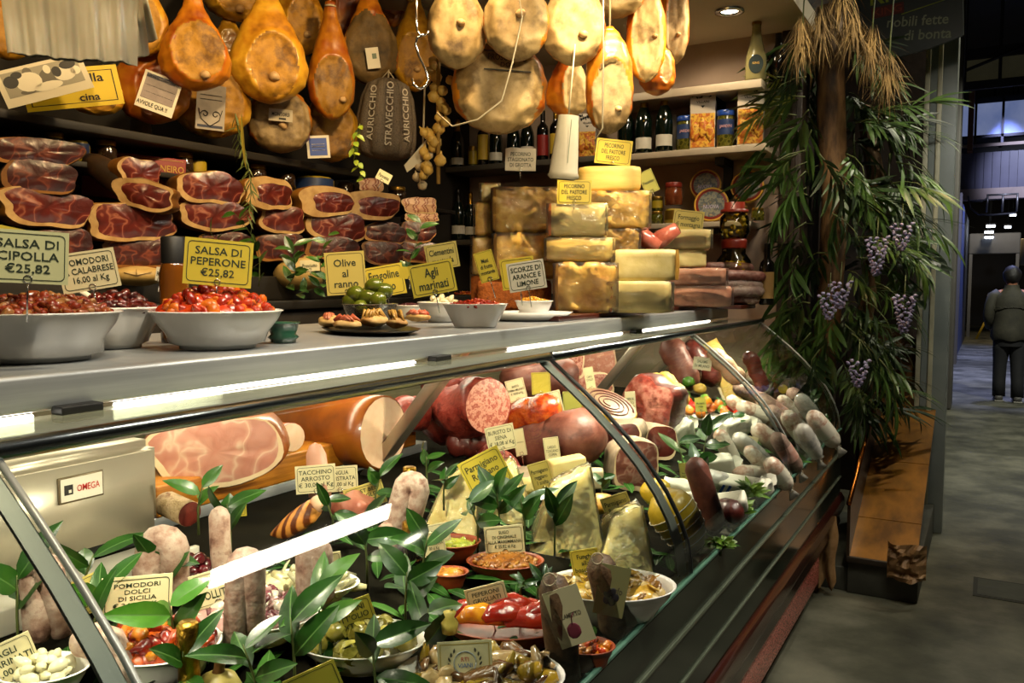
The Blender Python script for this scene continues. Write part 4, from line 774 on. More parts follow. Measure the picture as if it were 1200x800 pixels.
def cheese(label, p, W, D, Hh, paste, crust, side='l', wrap=True, rough=.0, yaw=0., seed=0., bulge=.05, group='pecorino blocks stacked on the counter'):
    # p: middle of the underside of the front face
    t_ = thing('cheese_block', label, 'cheese', p, (0, 0, face_yaw(p) + yaw), group)
    b = bmesh.new(); bmesh.ops.create_cube(b, size=1); bmesh.ops.subdivide_edges(b, edges=list(b.edges), cuts=7, use_grid_fill=True)
    for v in b.verts:
        x, y, z = v.co; ex = max(0, (abs(x) - .42) / .08); ez = max(0, (abs(z) - .40) / .1)
        r_ = 1 - .03 * ez ** 2; s_ = 1 - .05 * ex ** 2
        c = Vector((x * W * r_, (y + .5) * D, z * Hh * s_ + Hh / 2))
        if y < -.45:
            c.y += -bulge * W * (1 - 4 * x * x) * .3 + (.034 if rough else .005) * (noise.noise((x * 5 + seed, z * 4, seed)) + .7 * noise.noise((x * 13, z * 11, seed))) * (1 + rough * 1.2) + .012 * (ex + ez) ** 2 * .5
        v.co = c
    g = G(); g.bm(b, 0); g.build('paste', paste, t_)
    if crust:
        sx = -1 if side == 'l' else 1
        g = G(); q = []
        for i in range(8):
            z = Hh * (.02 + .96 * i / 7); bl = .018 * W * math.sin(PI * i / 7)
            q.append((sx * (W * .5 + bl), z))
        vs = []
        for y in (-.004, D * .5, D): vs += [(x - sx * (.0 if y else .02 * W), y, z) for x, z in q]
        vs += [(sx * W * .455, -.006 - .01 * rough, z) for x, z in q]
        n = 8; g.add(vs, [(r0 * n + i, r0 * n + i + 1, r1 * n + i + 1, r1 * n + i) for r0, r1 in ((0, 1), (1, 2), (3, 0)) for i in range(n - 1)]); g.build('crust', crust, t_)
    if wrap:
        b = bmesh.new(); bmesh.ops.create_cube(b, size=1); bmesh.ops.subdivide_edges(b, edges=list(b.edges), cuts=9, use_grid_fill=True)
        for v in b.verts:
            x, y, z = v.co; k = .006 * noise.noise((x * 6 + seed, z * 7, y * 5)) ; v.co = ((x * (W + .02)), (y + .5) * (D + .02) - .02 - (.01 * rough) + k * 1.2, z * (Hh - .004) * (1 - .04 * max(0, abs(x) - .45) / .05) + Hh / 2 + k * .3)
        G().bm(b, 0).build('plastic_wrap', WRAP, t_)
    return t_
BT = 1.428
# wooden board under them
p1, p2 = pos_uz(640, BT, 3.35), pos_uz(800, BT, 4.4)
tag(G().box2((-1.95, 2.66, 1.409), (-1.32, 4.3, BT), bev=.003).build('cheese_board', mat('redbrown_board', ['#2a100a', '#4a1c10', '#3a150c'], 4, .3, .05, coat=.3, stretch=(1, .2, 1))), 'long red-brown wooden board under the stacked cheeses', 'board')
def stack(u, dep, items, z=BT):
    for (uu, w, h, lab, paste, crust, kw) in items:
        k = dep / F; off = kw.pop('dd', 0.)
        p = pos_uz(uu, z, dep + off); cheese(lab, p, w * (dep + off) / F, kw.pop('D', .24), h * (dep + off) / F - .002, paste, crust, **kw); z += h * (dep + off) / F
CO = BT
stack(750, 3.28, [(750, 72, 38, 'white cheese wrapped in plastic with orange left edge, bottom right front', PASTEW, ORANGE, dict(seed=1, wrap=True)), (755, 78, 37, 'pale cheese speckled with black pepper, on the wrapped white one', PEPPER, CRUST, dict(seed=2, wrap=False, side='r'))])
stack(685, 3.3, [(686, 70, 60, 'large crumbly golden pecorino at the base of middle stack', PASTE, CRUST, dict(seed=3, rough=1.)), (679, 77, 29, 'smooth pale cheese slab in the middle stack', PASTEP, None, dict(seed=4, wrap=True)), (676, 66, 40, 'glossy wrapped white cheese with orange left edge atop middle stack', PASTEW, ORANGE, dict(seed=5))])
stack(600, 3.62, [(603, 86, 36, 'brown-orange spongy block at the base of left stack', SPONGE, None, dict(seed=6, wrap=False)), (617, 76, 55, 'golden crumbly pecorino, lower of the two large left blocks', PASTE, CRUST, dict(seed=7, rough=1., D=.28)), (617, 78, 53, 'golden crumbly pecorino, upper of the two large left blocks, grotta sign above', PASTE, CRUST, dict(seed=8, rough=1., D=.28))])
stack(715, 3.7, [(722, 70, 62, 'shaded crumbly block low behind the middle stack', PASTE, CRUST, dict(seed=9, rough=1.)), (722, 52, 33, 'narrow crumbly pecorino between middle and rear stacks', PASTE, None, dict(seed=10, rough=.6)), (722, 76, 44, 'large wrapped pecorino with stained face in the rear stack', PASTE, CRUST, dict(seed=11, rough=.5)), (714, 73, 29, 'smooth butter-coloured slab topping the rear stack', PASTEP, None, dict(seed=12, wrap=False))])
stack(800, 4.1, [(820, 72, 25, 'orange-pink wrapped cheese at the base beside the sausages', PINKC, ORANGE, dict(seed=13)), (817, 66, 21, 'pinkish wrapped cheese second from the base beside sausages', PINKC, None, dict(seed=14)), (804, 46, 21, 'small white block with orange edge, below the montagna cheese', PASTEW, ORANGE, dict(seed=15, wrap=False)), (801, 62, 24, 'pale green-white wrapped cheese beneath the montagna sign', PASTEW, None, dict(seed=16))])
stack(560, 3.75, [(566, 28, 40, 'dark base block at the left edge of the cheese stacks', SPONGE, None, dict(seed=17, wrap=False, D=.15)), (568, 28, 46, 'small golden pecorino piece at far left of the stacks', PASTE, CRUST, dict(seed=18, D=.15)), (572, 30, 40, 'wrapped pale cheese wedge at left, under dark wine bottles', PASTE, None, dict(seed=19, D=.15)), (574, 20, 22, 'speckled label-wrapped wedge tip at upper left of the stacks', PASTEW, None, dict(seed=20, D=.12))])
# pink meats behind
for i, (u, v, a, b, l) in enumerate([(748, 282, (-.06, 0, .06), (.1, .02, -.03), 'pink plastic-wrapped meat piece behind the cheeses, left'), (775, 280, (-.07, 0, -.04), (.08, 0, .05), 'pink plastic-wrapped meat stick rising toward montagna sign')]):
    p = far(u, v, 4.0); tag(G().tube([p + Vector(a), p + (Vector(a) + Vector(b)) * .5, p + Vector(b)], [.035, .045, .03], 10).build('wrapped_meat', mat('pink_meat_wrap', ['#a84a3a', '#c9705a', '#b55a48'], 9, .25, .2, coat=.5)), l, 'meat', 'pink wrapped meats behind the cheeses')
# olive jars and sausages at the far end of the top
T = 1.41
def topz(u, v): return onz(u, v, T)
tag(G().box2((-1.9, 4.31, 1.409), (-1.10, 4.61, BT), bev=.003).build('jar_board', MATS['redbrown_board']), 'dark wooden board end under the olive jars and sausages', 'board')
p = ony(859, 345, 4.5); p.z = BT + .001; k = depth(p) / F
jr = 24 * k
t_ = thing('olive_jar', 'large red-lidded jar of yellow-green olives, lower of two stacked jars', 'jar', p, (0, 0, face_yaw(p))); hb = 76 * k
G().lathe([(0, 0), (jr * .85, 0), (jr, hb * .12), (jr, hb * .45), (jr * .8, hb * .68), (jr * .56, hb * .78), (jr * .56, hb * .86)], 24).build('jar_glass', film('jar_glass', '#fbfbe8', bump=0), t_); G().lathe([(jr * .6, hb * .86), (jr * .62, hb * .96), (jr * .58, hb), (0, hb)], 20).build('lid', LIDR, t_)
g = G(); G().box((jr * .1, -jr * 1.02, hb * .22), (jr * .8, .002, jr * .5), rot=(0, .1, 0)).build('paper_label', WHITE, t_)
hb2 = 42 * k; t2 = thing('olive_jar', 'smaller jar of olives standing on the large red-lidded olive jar', 'jar', p + Vector((0, 0, hb + .001)), (0, 0, face_yaw(p)))
r2 = jr * .74; G().lathe([(0, 0), (r2 * .8, 0), (r2, hb2 * .2), (r2 * .9, hb2 * .6), (r2 * .62, hb2 * .72), (r2 * .62, hb2 * .8)], 22).build('jar_glass', film('jar_glass', '#fbfbe8'), t2); G().lathe([(r2 * .9, hb2 * .72), (r2 * .9, hb2 * .8), (r2 * .66, hb2 * .82), (r2 * .66, hb2), (0, hb2)], 18).build('lid', LIDR, t2)
OLY = mat('yellow_olive', ['#a8860e', '#d0ad24', '#b89a1e'], 30, .25, coat=.4, rand=True); OLG = mat('green_olive', ['#39400c', '#66701c', '#4c5614'], 18, .22, coat=.5, rand=True)
def many(name, lab, cat, grp, spots, proto_mesh, mt, scl=(.8, 1.15)):
    me = None
    for i, s in enumerate(spots):
        if me is None: me = proto_mesh.mesh(name, mt)
        o = bpy.data.objects.new(name, me); COL.objects.link(o); o.location = s; k_ = R.uniform(*scl); o.scale = (k_ * R.uniform(.9, 1.1), k_, k_ * R.uniform(.9, 1.05)); o.rotation_euler = (R.uniform(-3, 3), R.uniform(-3, 3), R.uniform(0, 6)); tag(o, lab, cat, grp)
def fill(c, r_, h, n, br, prof=lambda z: 1., seed=1):
    rr = random.Random(seed); out = []; tries = 0
    while len(out) < n and tries < 6000:
        tries += 1; a = rr.uniform(0, 2 * PI); z = rr.uniform(br, h); q = (r_ * prof(z / h) - br) * math.sqrt(rr.uniform(.35, 1)); s = Vector((c[0] + q * math.cos(a), c[1] + q * math.sin(a), c[2] + z))
        if all((s - o).length > br * 1.55 for o in out): out.append(s)
    return out
many('olive', 'yellow-green olive inside the large red-lidded jar', 'olive', 'olives in the large jar', fill(p, jr * .93, hb * .66, 60, .0115, lambda z: 1 if z < .6 else 1 - (z - .6) * .9, 4), G().blob((0, 0, 0), (.0115, .0115, .014), 0, 1, 2), OLY)
many('olive', 'olive inside the smaller upper jar', 'olive', 'olives in the smaller jar', fill(t2.location, r2 * .92, hb2 * .66, 22, .013, lambda z: .95, 5), G().blob((0, 0, 0), (.013, .013, .016), 0, 1, 2), OLY)
SAUS = mat('cured_sausage', ['#4a1c16', '#7c4438', '#93685a', '#5e2a22'], 22, .45, .3, 60, rand=True); SAUSM = mat('mouldy_sausage', ['#6a5244', '#a08a7a', '#8a6a5c', '#b3a294'], 26, .6, .3, 50, rand=True, detail=8)
def salami(label, pts, r, mt=SAUSM, loop=False, group=None, cut=None, ends=True, name='salami', cutm=None, seg=14, flatten=1.):
    pts = [Vector(q) for q in pts]; base = pts[0].copy()
    d0 = (pts[1] - pts[0]).normalized(); d1 = (pts[-1] - pts[-2]).normalized(); P_ = [q - base for q in pts]; rs = [r] * len(P_)
    if ends:
        P_ = [P_[0] - d0 * r * .9, P_[0] - d0 * r * .6] + P_ + [P_[-1] + d1 * r * .6, P_[-1] + d1 * r * .9]; rs = [r * .25, r * .72] + rs + [r * .72, r * .25]
        if cut == 'start': P_ = P_[2:]; rs = rs[2:]
        if cut == 'end': P_ = P_[:-2]; rs = rs[:-2]
    g = G(); g.tube(P_, rs, seg, flatten=flatten)
    if len(P_) > 8 and (P_[-1] - P_[0]).length > .8 * sum((q2 - q1).length for q1, q2 in zip(P_[:-1], P_[1:])):
        ax = (P_[-1] - P_[0]).normalized(); nv = []
        for q_ in g.v:
            q_ = Vector(q_); c_ = P_[0] + ax * (q_ - P_[0]).dot(ax); w_ = (q_ - base * 0) * 9; m_ = 1 + .16 * noise.noise(w_ + base * 7) + .10 * noise.noise(w_ * 3 + base * 5); nv.append(tuple(c_ + (q_ - c_) * m_))
        g.v = nv
    if not loop and not cut: o = g.build(name, mt, None, base); return tag(o, label, 'salami', group)
    t_ = thing(name, label, 'salami', base, group=group); g.build('casing', mt, t_)
    if cut:
        q = P_[0] if cut == 'start' else P_[-1]; d = -d0 if cut == 'start' else d1
        c = G(); M_ = Vector((0, 0, 1)).rotation_difference(d).to_matrix(); c.lathe([(0, .004), (r * .6, .003), (r * .96, .0008)], 20, axis=d, c=q + d * .0005); c.build('cut_face', cutm, t_)
    if loop:
        q = P_[0]; g = G(); g.tube([q + RT * (.012 * math.cos(a)) + Vector((0, 0, .012 * math.sin(a))) - RT * .008 - FW * (r + .002) for a in [i * PI / 8 for i in range(17)]], .0016, 5); g.build('string_loop', CORD, t_)
    return t_
for i, (u0, v0, u1, v1, r_, lab) in enumerate([(822, 352, 858, 352, 7, 'short sausage lowest at left of the sausage pile'), (846, 349, 884, 352, 7, 'sausage at the bottom of the pile, beneath the string loops'), (848, 343, 890, 341, 6.5, 'mould-dusted sausage in the middle of the pile'), (850, 333, 888, 334, 6.5, 'sausage with a white string loop, upper middle of pile'), (842, 322, 892, 324, 6, 'long dark sausage second from the top of the pile'), (830, 313, 878, 314, 6, 'topmost reddish sausage before the olive jar'), (826, 338, 850, 338, 7, 'thick pink sausage end facing out at left of pile')]):
    a = ony(u0, v0, 4.36 + .03 * (i % 2)); kk = depth(a) / F; b = pos_uz(u1, a.z - (v1 - v0) * kk, depth(a)); a.z = max(a.z, BT + r_ * kk + .001); b.z = max(b.z, BT + r_ * kk + .001)
    salami(lab, [a, a.lerp(b, .5) + Vector((0, 0, .004)), b], r_ * kk, SAUS if i in (0, 4, 5, 6) else SAUSM, loop=i in (1, 3), group='sausages piled at the counter end', name='sausage')
p = ony(898, 352, 4.52); p.z = BT + .001; bottle('dark bottle with narrow tan label among the leaves at counter end', p, .33, BO, BOTK, FOILD, mat('label_tan', '#8a6a36', rough=.6), (.1, .52))
# ---------------------------------------------------------------- bowls, plates and food along the steel top
def bowlprof(r, h, foot=.45, th=.006, rim=.004): return [(0, .0), (foot * r, 0), (foot * r, .006), (foot * r * 1.25, .012), (r * .78, h * .42), (r * .93, h * .75), (r * .985, h * .96), (r + rim, h), (r + rim * .4, h + .002), (r - th, h - .004), (r * .9, h * .72), (r * .72, h * .42), (r * .4, .02), (0, .014)]
def bowl(label, p, r, h, mt=WHITEC, foot=.5, sx=1, sy=1, rot=0., cat='bowl', name='bowl', seg=40, group=None, pf=None):
    return tag(G().lathe(pf or bowlprof(r, h, foot), seg, sx=sx, sy=sy).build(name, mt, None, p, (0, 0, rot)), label, cat, group)
def heap(name, label, cat, p, r, h, n, br, mats, seed=1, sx=1, sy=1, shape='blob', z0=0., rot=0., ell=(1, .8, .6), sub=2):
    rr = random.Random(seed); g = G(); g.blob((0, 0, z0 - .002), (r * .93 * sx, r * .93 * sy, h * .75 + .01), .12, 6, 3, seed, m=0); g.v = [(a * min(1, r * .95 / max(1e-6, math.hypot(a / sx, b / sy))), b * min(1, r * .95 / max(1e-6, math.hypot(a / sx, b / sy))), max(c, z0 - .004)) for a, b, c in g.v]
    for i in range(n):
        a = rr.uniform(0, 2 * PI); q = math.sqrt(rr.uniform(0, 1)) * .93; z = z0 + h * (1 - q ** 2.2) * .9 + rr.uniform(-.3, .5) * br
        c = (r * q * math.cos(a) * sx, r * q * math.sin(a) * sy, z); e = [br * ell[d] * rr.uniform(.6, 1.25) for d in range(3)]; ro = (rr.uniform(-1, 1), rr.uniform(-1, 1), rr.uniform(0, 6)); m = rr.randrange(len(mats))
        if shape == 'blob': g.blob(c, e, .35, 9, sub, rr.uniform(0, 90), ro, m, .15)
        elif shape == 'strip':
            E_ = Euler(ro).to_matrix(); pts = [Vector(c) + E_ @ Vector((t * e[0] * 2, math.sin(t * 2.5 + i) * e[1], .4 * e[2] * math.sin(t * 3))) for t in (-.5, -.25, 0, .25, .5)]; g.tube(pts, [e[2] * .5, e[2], e[2] * 1.1, e[2], e[2] * .4], 6, m, flatten=.5)
        elif shape == 'slice': g.lathe([(0, .15 * e[2]), (e[0], .12 * e[2]), (e[0], -.12 * e[2]), (0, -.15 * e[2])], 10, c, m, axis=Vector((rr.uniform(-.7, .7), rr.uniform(-.9, .3), .8)).normalized())
    return tag(g.build(name, mats, None, p, (0, 0, rot)), label, cat, kind='stuff')
REDS = [mat('red_pepper_paste', ['#7a1606', '#b83410', '#c9501c'], 22, .22, .3, coat=.5), mat('red_pepper_deep', ['#8a1a08', '#aa2e12'], 22, .25, .3, coat=.5), mat('orange_pepper', ['#b5480e', '#d0701c'], 22, .22, .3, coat=.5)]
ONI = [mat('onion_brown', ['#4a1c0a', '#8a4018', '#6e2a10'], 22, .25, .3, coat=.5), mat('onion_red', ['#6a1e10', '#93381e'], 22, .25, .3, coat=.5), mat('onion_pale', ['#8a5a30', '#a87440'], 22, .25, .3, coat=.4)]
DRY = [mat('dried_tomato', ['#3a0c08', '#6e1a10'], 22, .25, .3, coat=.5), mat('dried_tomato_dark', ['#240806', '#4a120c'], 22, .3, .3, coat=.4)]
p = topz(42, 426) + Vector((-.08, .05, 0)); r_ = .142
bowl('large white bowl of onion sauce at the far left of the steel top', p, r_, .085, foot=.62); heap('onion_sauce', 'brown-red chunky onion sauce filling the leftmost white bowl', 'sauce', p + Vector((0, 0, .07)), r_ * .93, .045, 330, .0125, ONI, 3)
p = topz(140, 409) + Vector((-.06, .03, 0)); bowl('white bowl of dried tomatoes between the two large sauce bowls', p, .10, .085, foot=.55); heap('dried_tomatoes', 'dark red dried tomatoes in the middle white bowl', 'tomatoes', p + Vector((0, 0, .072)), .09, .04, 150, .013, DRY, 4)
tag(G().tube([p + Vector((-.01, .02, .08)), p + Vector((-.055, -.01, .105)), p + Vector((-.11, -.05, .15))][::-1], [.007, .006, .012], 8, flatten=.5).build('serving_spoon', WHITE), 'pale serving spoon leaning in the dried tomato bowl', 'spoon')
p = topz(265, 410) + Vector((-.07, .04, 0)); r_ = .134; bowl('white bowl heaped with red pepper sauce under its yellow sign', p, r_, .078, foot=.58); heap('pepper_sauce', 'bright red chopped pepper sauce heaped in a white bowl', 'sauce', p + Vector((0, 0, .066)), r_ * .9, .055, 170, .017, REDS, 5)
p = topz(336, 402); p += Vector((-.03, .02, 0)); bowl('small dark green dish right of the pepper sauce bowl', p, .036, .045, mat('green_glaze', ['#1c3a2a', '#2a5240'], 10, .2, coat=.4), .8)
# tray with canapes
p = topz(440, 391) + Vector((-.05, .04, 0)); tag(G().lathe([(0, .004), (.15, .004), (.185, .012), (.197, .013), (.188, .009), (.15, 0), (0, 0)], 40, sy=.62).build('metal_tray', mat('dull_tray', ['#4a463e', '#6a655a'], 6, .3, metal=.9), None, p, (0, 0, -.5)), 'thin oval metal tray with little canapes on the steel top', 'tray')
BREAD = mat('bread', ['#b57a34', '#dcb878', '#c99a54'], 14, .6, .3); HAMS = mat('ham_slice', ['#9a2a18', '#c9593a', '#d98a68'], 12, .35, .2, coat=.3); ONSL = mat('fried_onion', ['#a8782a', '#d0a250'], 20, .35, .2, coat=.3)
for i, (u, v, s, lab, kd) in enumerate([(u_, v_, s_ * 1.2, l_, k_) for u_, v_, s_, l_, k_ in [(388, 380, 1.0, 'bread canape with sliced red ham at the left of the tray', 0), (408, 383, .8, 'small canape topped with red ham, second from left on tray', 0), (440, 379, 1.0, 'canape heaped with golden shredded onion, middle of tray', 1), (468, 382, .9, 'canape with pale shredded topping, right of the middle one', 1), (492, 373, .85, 'rear right canape with folded red ham', 0)]]):
    q = topz(u, v + 9); q.z = T + .014; q += Vector((-.03, .03, 0)); t_ = thing('canape', lab, 'canape', q, (0, 0, -.5 + i), 'canapes on the oval tray')
    G().blob((0, 0, .012 * s), (.04 * s, .026 * s, .014 * s), .2, 5, 3, i).build('bread_slice', BREAD, t_); rr = random.Random(i)
    g = G()
    for q_ in range(9 if kd else 6): a = rr.uniform(0, 6); x, y = .022 * s * math.cos(a), .014 * s * math.sin(a); g.tube([(x - .015, y, .022), (x, y + .006, .03 + .012 * kd + .004 * rr.random()), (x + .016, y - .004, .022)], [.003, .006, .003], 6, flatten=1.6 if not kd else 1)
    g.build('topping', ONSL if kd else HAMS, t_)
# glass bowl of olives
p = pos_uz(434, T, 2.55); r_ = .083
tag(G().lathe(bowlprof(r_, .072, .45, .003, .002), 32).build('glass_bowl', film('bowl_glass', '#e9ece8', rough=.05, haze=.25, hazecol='#b5aa98'), None, p), 'small clear glass bowl piled with big green olives', 'bowl')
ol = [(0, 0, .03), (.028, 0, .035), (-.028, .005, .035), (0, .028, .035), (.0, -.03, .035), (-.03, -.025, .052), (.032, -.015, .055), (.005, -.012, .06), (-.012, .015, .072), (.026, .014, .075), (-.022, -.02, .068), (.01, 0, .088)]
many('olive', 'large green olive piled in the clear glass bowl', 'olive', 'large green olives in the glass bowl', [p + Vector((q[0] * 1.5, q[1] * 1.5, q[2] * 1.3 + .014)) for q in ol], G().blob((0, 0, 0), (.0165, .0155, .019), 0, 1, 3), OLG, (1.5, 1.7))
# little white bowls
def sq(label, p, w, d, h, rot=0.):
    pf = [(0, 0), (.62, 0), (.64, .03), (.98, h / w * 2 - .02), (1, h / w * 2), (.93, h / w * 2), (.6, .1), (0, .08)]
    g = G(); n = 32; vs = []
    for r_, z in pf:
        for i in range(n):
            a = 2 * PI * i / n; c, s = math.cos(a), math.sin(a); q = 1 / ((abs(c) ** 6 + abs(s) ** 6) ** (1 / 6)); vs.append((c * q * r_ * w / 2, s * q * r_ * d / 2, z * w / 2))
    g.add(vs, [(i * n + q, i * n + (q + 1) % n, (i + 1) * n + (q + 1) % n, (i + 1) * n + q) for i in range(len(pf) - 1) for q in range(n)])
    return tag(g.build('square_bowl', WHITEC, None, p, (0, 0, rot)), label, 'bowl')
p = topz(478, 374) + Vector((-.03, .05, 0)); bowl('small white bowl of dark chopped relish behind the olives', p, .055, .05, foot=.6); heap('dark_relish', 'dark purple chopped relish in the small white bowl', 'relish', p + Vector((0, 0, .043)), .048, .012, 60, .007, [mat('relish_purple', ['#2a1014', '#4a1c24'], 30, .3, coat=.3)], 8)
p = topz(514, 378) + Vector((-.03, .06, 0)); r_ = .082; bowl('white bowl of peeled garlic cloves beneath the Agli marinati sign', p, r_, .068, foot=.55)
CLOVE = mat('garlic_clove', ['#c9bd94', '#dcd2b0'], 10, .3, coat=.3)
many('garlic_clove', 'peeled garlic clove in the white bowl under Agli marinati', 'garlic clove', 'marinated garlic cloves', [p + Vector((math.cos(i * 2.4) * r_ * .8 * math.sqrt((i % 13) / 13), math.sin(i * 2.4) * r_ * .8 * math.sqrt((i % 13) / 13), .058 + .016 * (i > 12) + .004 * (i % 3))) for i in range(20)], G().lathe([(0, -.013), (.007, -.009), (.0085, 0), (.005, .01), (0, .016)], 10), CLOVE, (1.1, 1.5))
p = topz(557, 384) + Vector((-.03, .05, 0)); sq('square white bowl heaped with chopped red chili', p, .20, .13, .072, .45); heap('chopped_chili', 'dark red chopped chili in the square white bowl', 'chili', p + Vector((0, 0, .062)), .085, .018, 170, .0085, [mat('chili_red', ['#6a1208', '#93200c'], 40, .25, coat=.4), mat('chili_orange', ['#a8460e', '#8a2a0c'], 40, .25, coat=.4)], 9, sy=.75, rot=.45)
p = topz(612, 376) + Vector((-.02, .07, 0)); tag(G().lathe([(0, .004), (.12, .006), (.165, .03), (.17, .031), (.13, .003), (.09, 0), (0, 0)], 40, sy=.75).build('white_plate', WHITEC, None, p, (0, 0, .4)), 'white oval plate carrying the candied peel bowl', 'plate')
bowl('small white bowl of candied orange peel on the oval plate', p + Vector((.03, .0, .008)), .068, .062, foot=.75); heap('candied_peel', 'orange candied peel pieces in the small white bowl', 'peel', p + Vector((.03, 0, .062)), .058, .014, 60, .010, [mat('peel_orange', ['#b5660e', '#d89624'], 30, .25, coat=.4), mat('peel_yellow', ['#c98f1c', '#d8aa38'], 30, .25, coat=.4)], 10)
for i, (u, v, w, lab, hl, mats_) in enumerate([(541, 352, .15, 'low white dish of mixed orange pickles behind the garlic bowl', 'orange pickled vegetables in the low white dish', [mat('carrot_orange', ['#a8480e', '#cf7a1c'], 26, .3, coat=.3), mat('pickle_red', '#8f2a10', rough=.3)]), (578, 352, .16, 'white dish of yellow candied fruit under the small tilted sign', 'pale orange candied fruit strips in white dish', [mat('peel_yellow', ['#c98f1c', '#d8aa38'], 30, .25, coat=.4), mat('carrot_orange', ['#a8480e', '#cf7a1c'], 26)]), (607, 352, .12, 'half hidden white dish behind the candied peel sign', 'reddish candied peel behind the sign', [REDS[0], mat('peel_yellow', ['#c98f1c'])])]):
    q = topz(u, v + 6) + Vector((-.03, .08, 0)); sq(lab, q, w, w * .8, .052, .4); heap('candied_fruit', hl, 'candied fruit', q + Vector((0, 0, .045)), w * .42, .03, 70, .010, mats_, 11 + i, shape='strip', ell=(2, .8, .6), rot=.4, sy=.8)
# amber bottle with black cap
p = pos_uz(206, T, 1.95); t_ = thing('sauce_bottle', 'amber sauce bottle with black cap left of the pepper sign', 'bottle', p, (0, 0, face_yaw(p))); t_.scale = (1.25, 1.25, 1.32)
G().lathe([(0, 0), (.025, 0), (.026, .01), (.026, .12), (.022, .135), (.02, .14), (0, .14)], 20).build('body', mat('amber_sauce_glass', ['#4a2a0a', '#6e3e10'], 8, .08, coat=.6), t_); G().lathe([(.0215, .138), (.0215, .182), (.019, .185), (0, .185)], 18).build('cap', BLACK, t_); G().lathe([(0, .002), (.014, 0)], 18, axis=(0, -1, 0), c=(-.008, -.0235, .05), sy=1).build('round_label', mat('orange_label', '#a8642a', rough=.5), t_)
# ---------------------------------------------------------------- price signs on the top
sg = dict(group='price signs standing on the steel top')
sign('SALSA DI\nCIPOLLA\n€25,82', 33, 301, 84, 62, 1.30, 'large sign reading SALSA DI CIPOLLA stuck in the leftmost sauce bowl', mat('card_pale_lime', '#c9c99a', rough=.3), roll=3, stake=.06, **sg)
sign('', -8, 288, 88, 52, 1.40, 'blank yellow card edge behind the onion sauce sign', YEL, roll=12, stake=.08, border=False, **sg)
sign('POMODORI\nA CALABRESE\n16,00 al Kg', 104, 317, 62, 46, 1.62, 'cream sign reading POMODORI A CALABRESE over the dried tomatoes', CREAM, roll=-10, stake=.06, pad=.86, **sg)
sign('SALSA DI\nPEPERONE\n€25,82', 256, 308, 76, 54, 1.72, 'yellow sign reading SALSA DI PEPERONE over the red sauce', YEL, roll=5, stake=.06, pad=.8, **sg)
sign('Olive\nal\nranno', 405, 320, 46, 50, 2.68, 'upright yellow-green sign reading Olive al ranno behind the olives', mat('card_olive', '#bfae5e', rough=.4), roll=-4, stake=.09, pad=.6, **sg)
sign('Fragoline\nbosco', 451, 329, 46, 36, 2.78, 'yellow sign ending in agoline, half behind the olives', YEL, roll=-10, stake=.06, **sg)
sign('Agli\nmarinati', 507, 326, 52, 38, 2.16, 'bright yellow sign reading Agli marinati above the garlic cloves', YEL, roll=-11, stake=.05, pad=.66, **sg)
sign('Clementini\nmostarda', 518, 300, 38, 30, 2.45, 'yellow sign reading Clementini above and behind Agli marinati', mat('card_olive', '#bfae5e'), roll=-10, stake=.07, **sg)
sign('Misti\ndi frutta\nmostarda', 570, 312, 22, 36, 2.4, 'narrow yellow sign turned sideways between garlic and peel signs', YEL, roll=-16, stake=.05, **sg)
sign('SCORZE DI\nARANCE E\nLIMONE', 617, 323, 44, 34, 2.4, 'white sign reading SCORZE DI ARANCE E LIMONE', WHITE, roll=-9, stake=.05, pad=.8, **sg)
sign('', 607, 320, 40, 36, 2.45, 'yellow card edge peeping out behind the peel sign', YEL, roll=-8, stake=.05, **sg)
sign('PECORINO\nSTAGIONATO\nDI GROTTA', 610, 187, 36, 26, 3.55, 'white sign reading PECORINO STAGIONATO DI GROTTA above the left stack', WHITE, roll=1, stake=.03, pad=.84, border=False, **sg)
sign('PECORINO\nDEL PASTORE\nFRESCO', 673, 225, 40, 28, 3.28, 'yellow PECORINO DEL PASTORE FRESCO sign before the middle stack', YEL, roll=1, stake=.02, pad=.74, **sg)
sign('PECORINO\nDEL PASTORE\nFRESCO', 719, 178, 42, 29, 3.7, 'yellow PECORINO DEL PASTORE FRESCO sign topping the rear stack', YEL, roll=7, stake=.02, pad=.66, **sg)
sign('Pecorino', 760, 213, 17, 27, 3.7, 'small green-yellow card tilted like a diamond beside the rear stack', LIME, roll=-24, stake=.02, **sg)
sign('Formaggio\ndi montagna\na latte crudo', 806, 263, 35, 33, 4.1, 'yellow sign reading Formaggio di montagna a latte crudo', mat('card_olive', '#bfae5e'), roll=7, stake=.02, pad=.86, **sg)
sign('Prosciutto', 363, 311, 22, 13, 2.9, 'small cream card by the pale round cheese', CREAM, roll=-4, stake=.04, border=False, **sg)
sign('Pancetta', 450, 207, 17, 12, 3.1, 'small cream card stuck in the bacon piece', CREAM, roll=28, stake=.03, border=False, **sg)
sign('', 481, 320, 26, 14, 2.6, 'low yellow card by the laurel sprig right of the Olive sign', YEL, roll=4, stake=.03, border=False, **sg)
sign('RIO', 188, 321, 10, 16, 2.3, 'white scrap of card with bold letters beside the pale ham end', WHITE, roll=8, stake=.03, border=False, **sg)
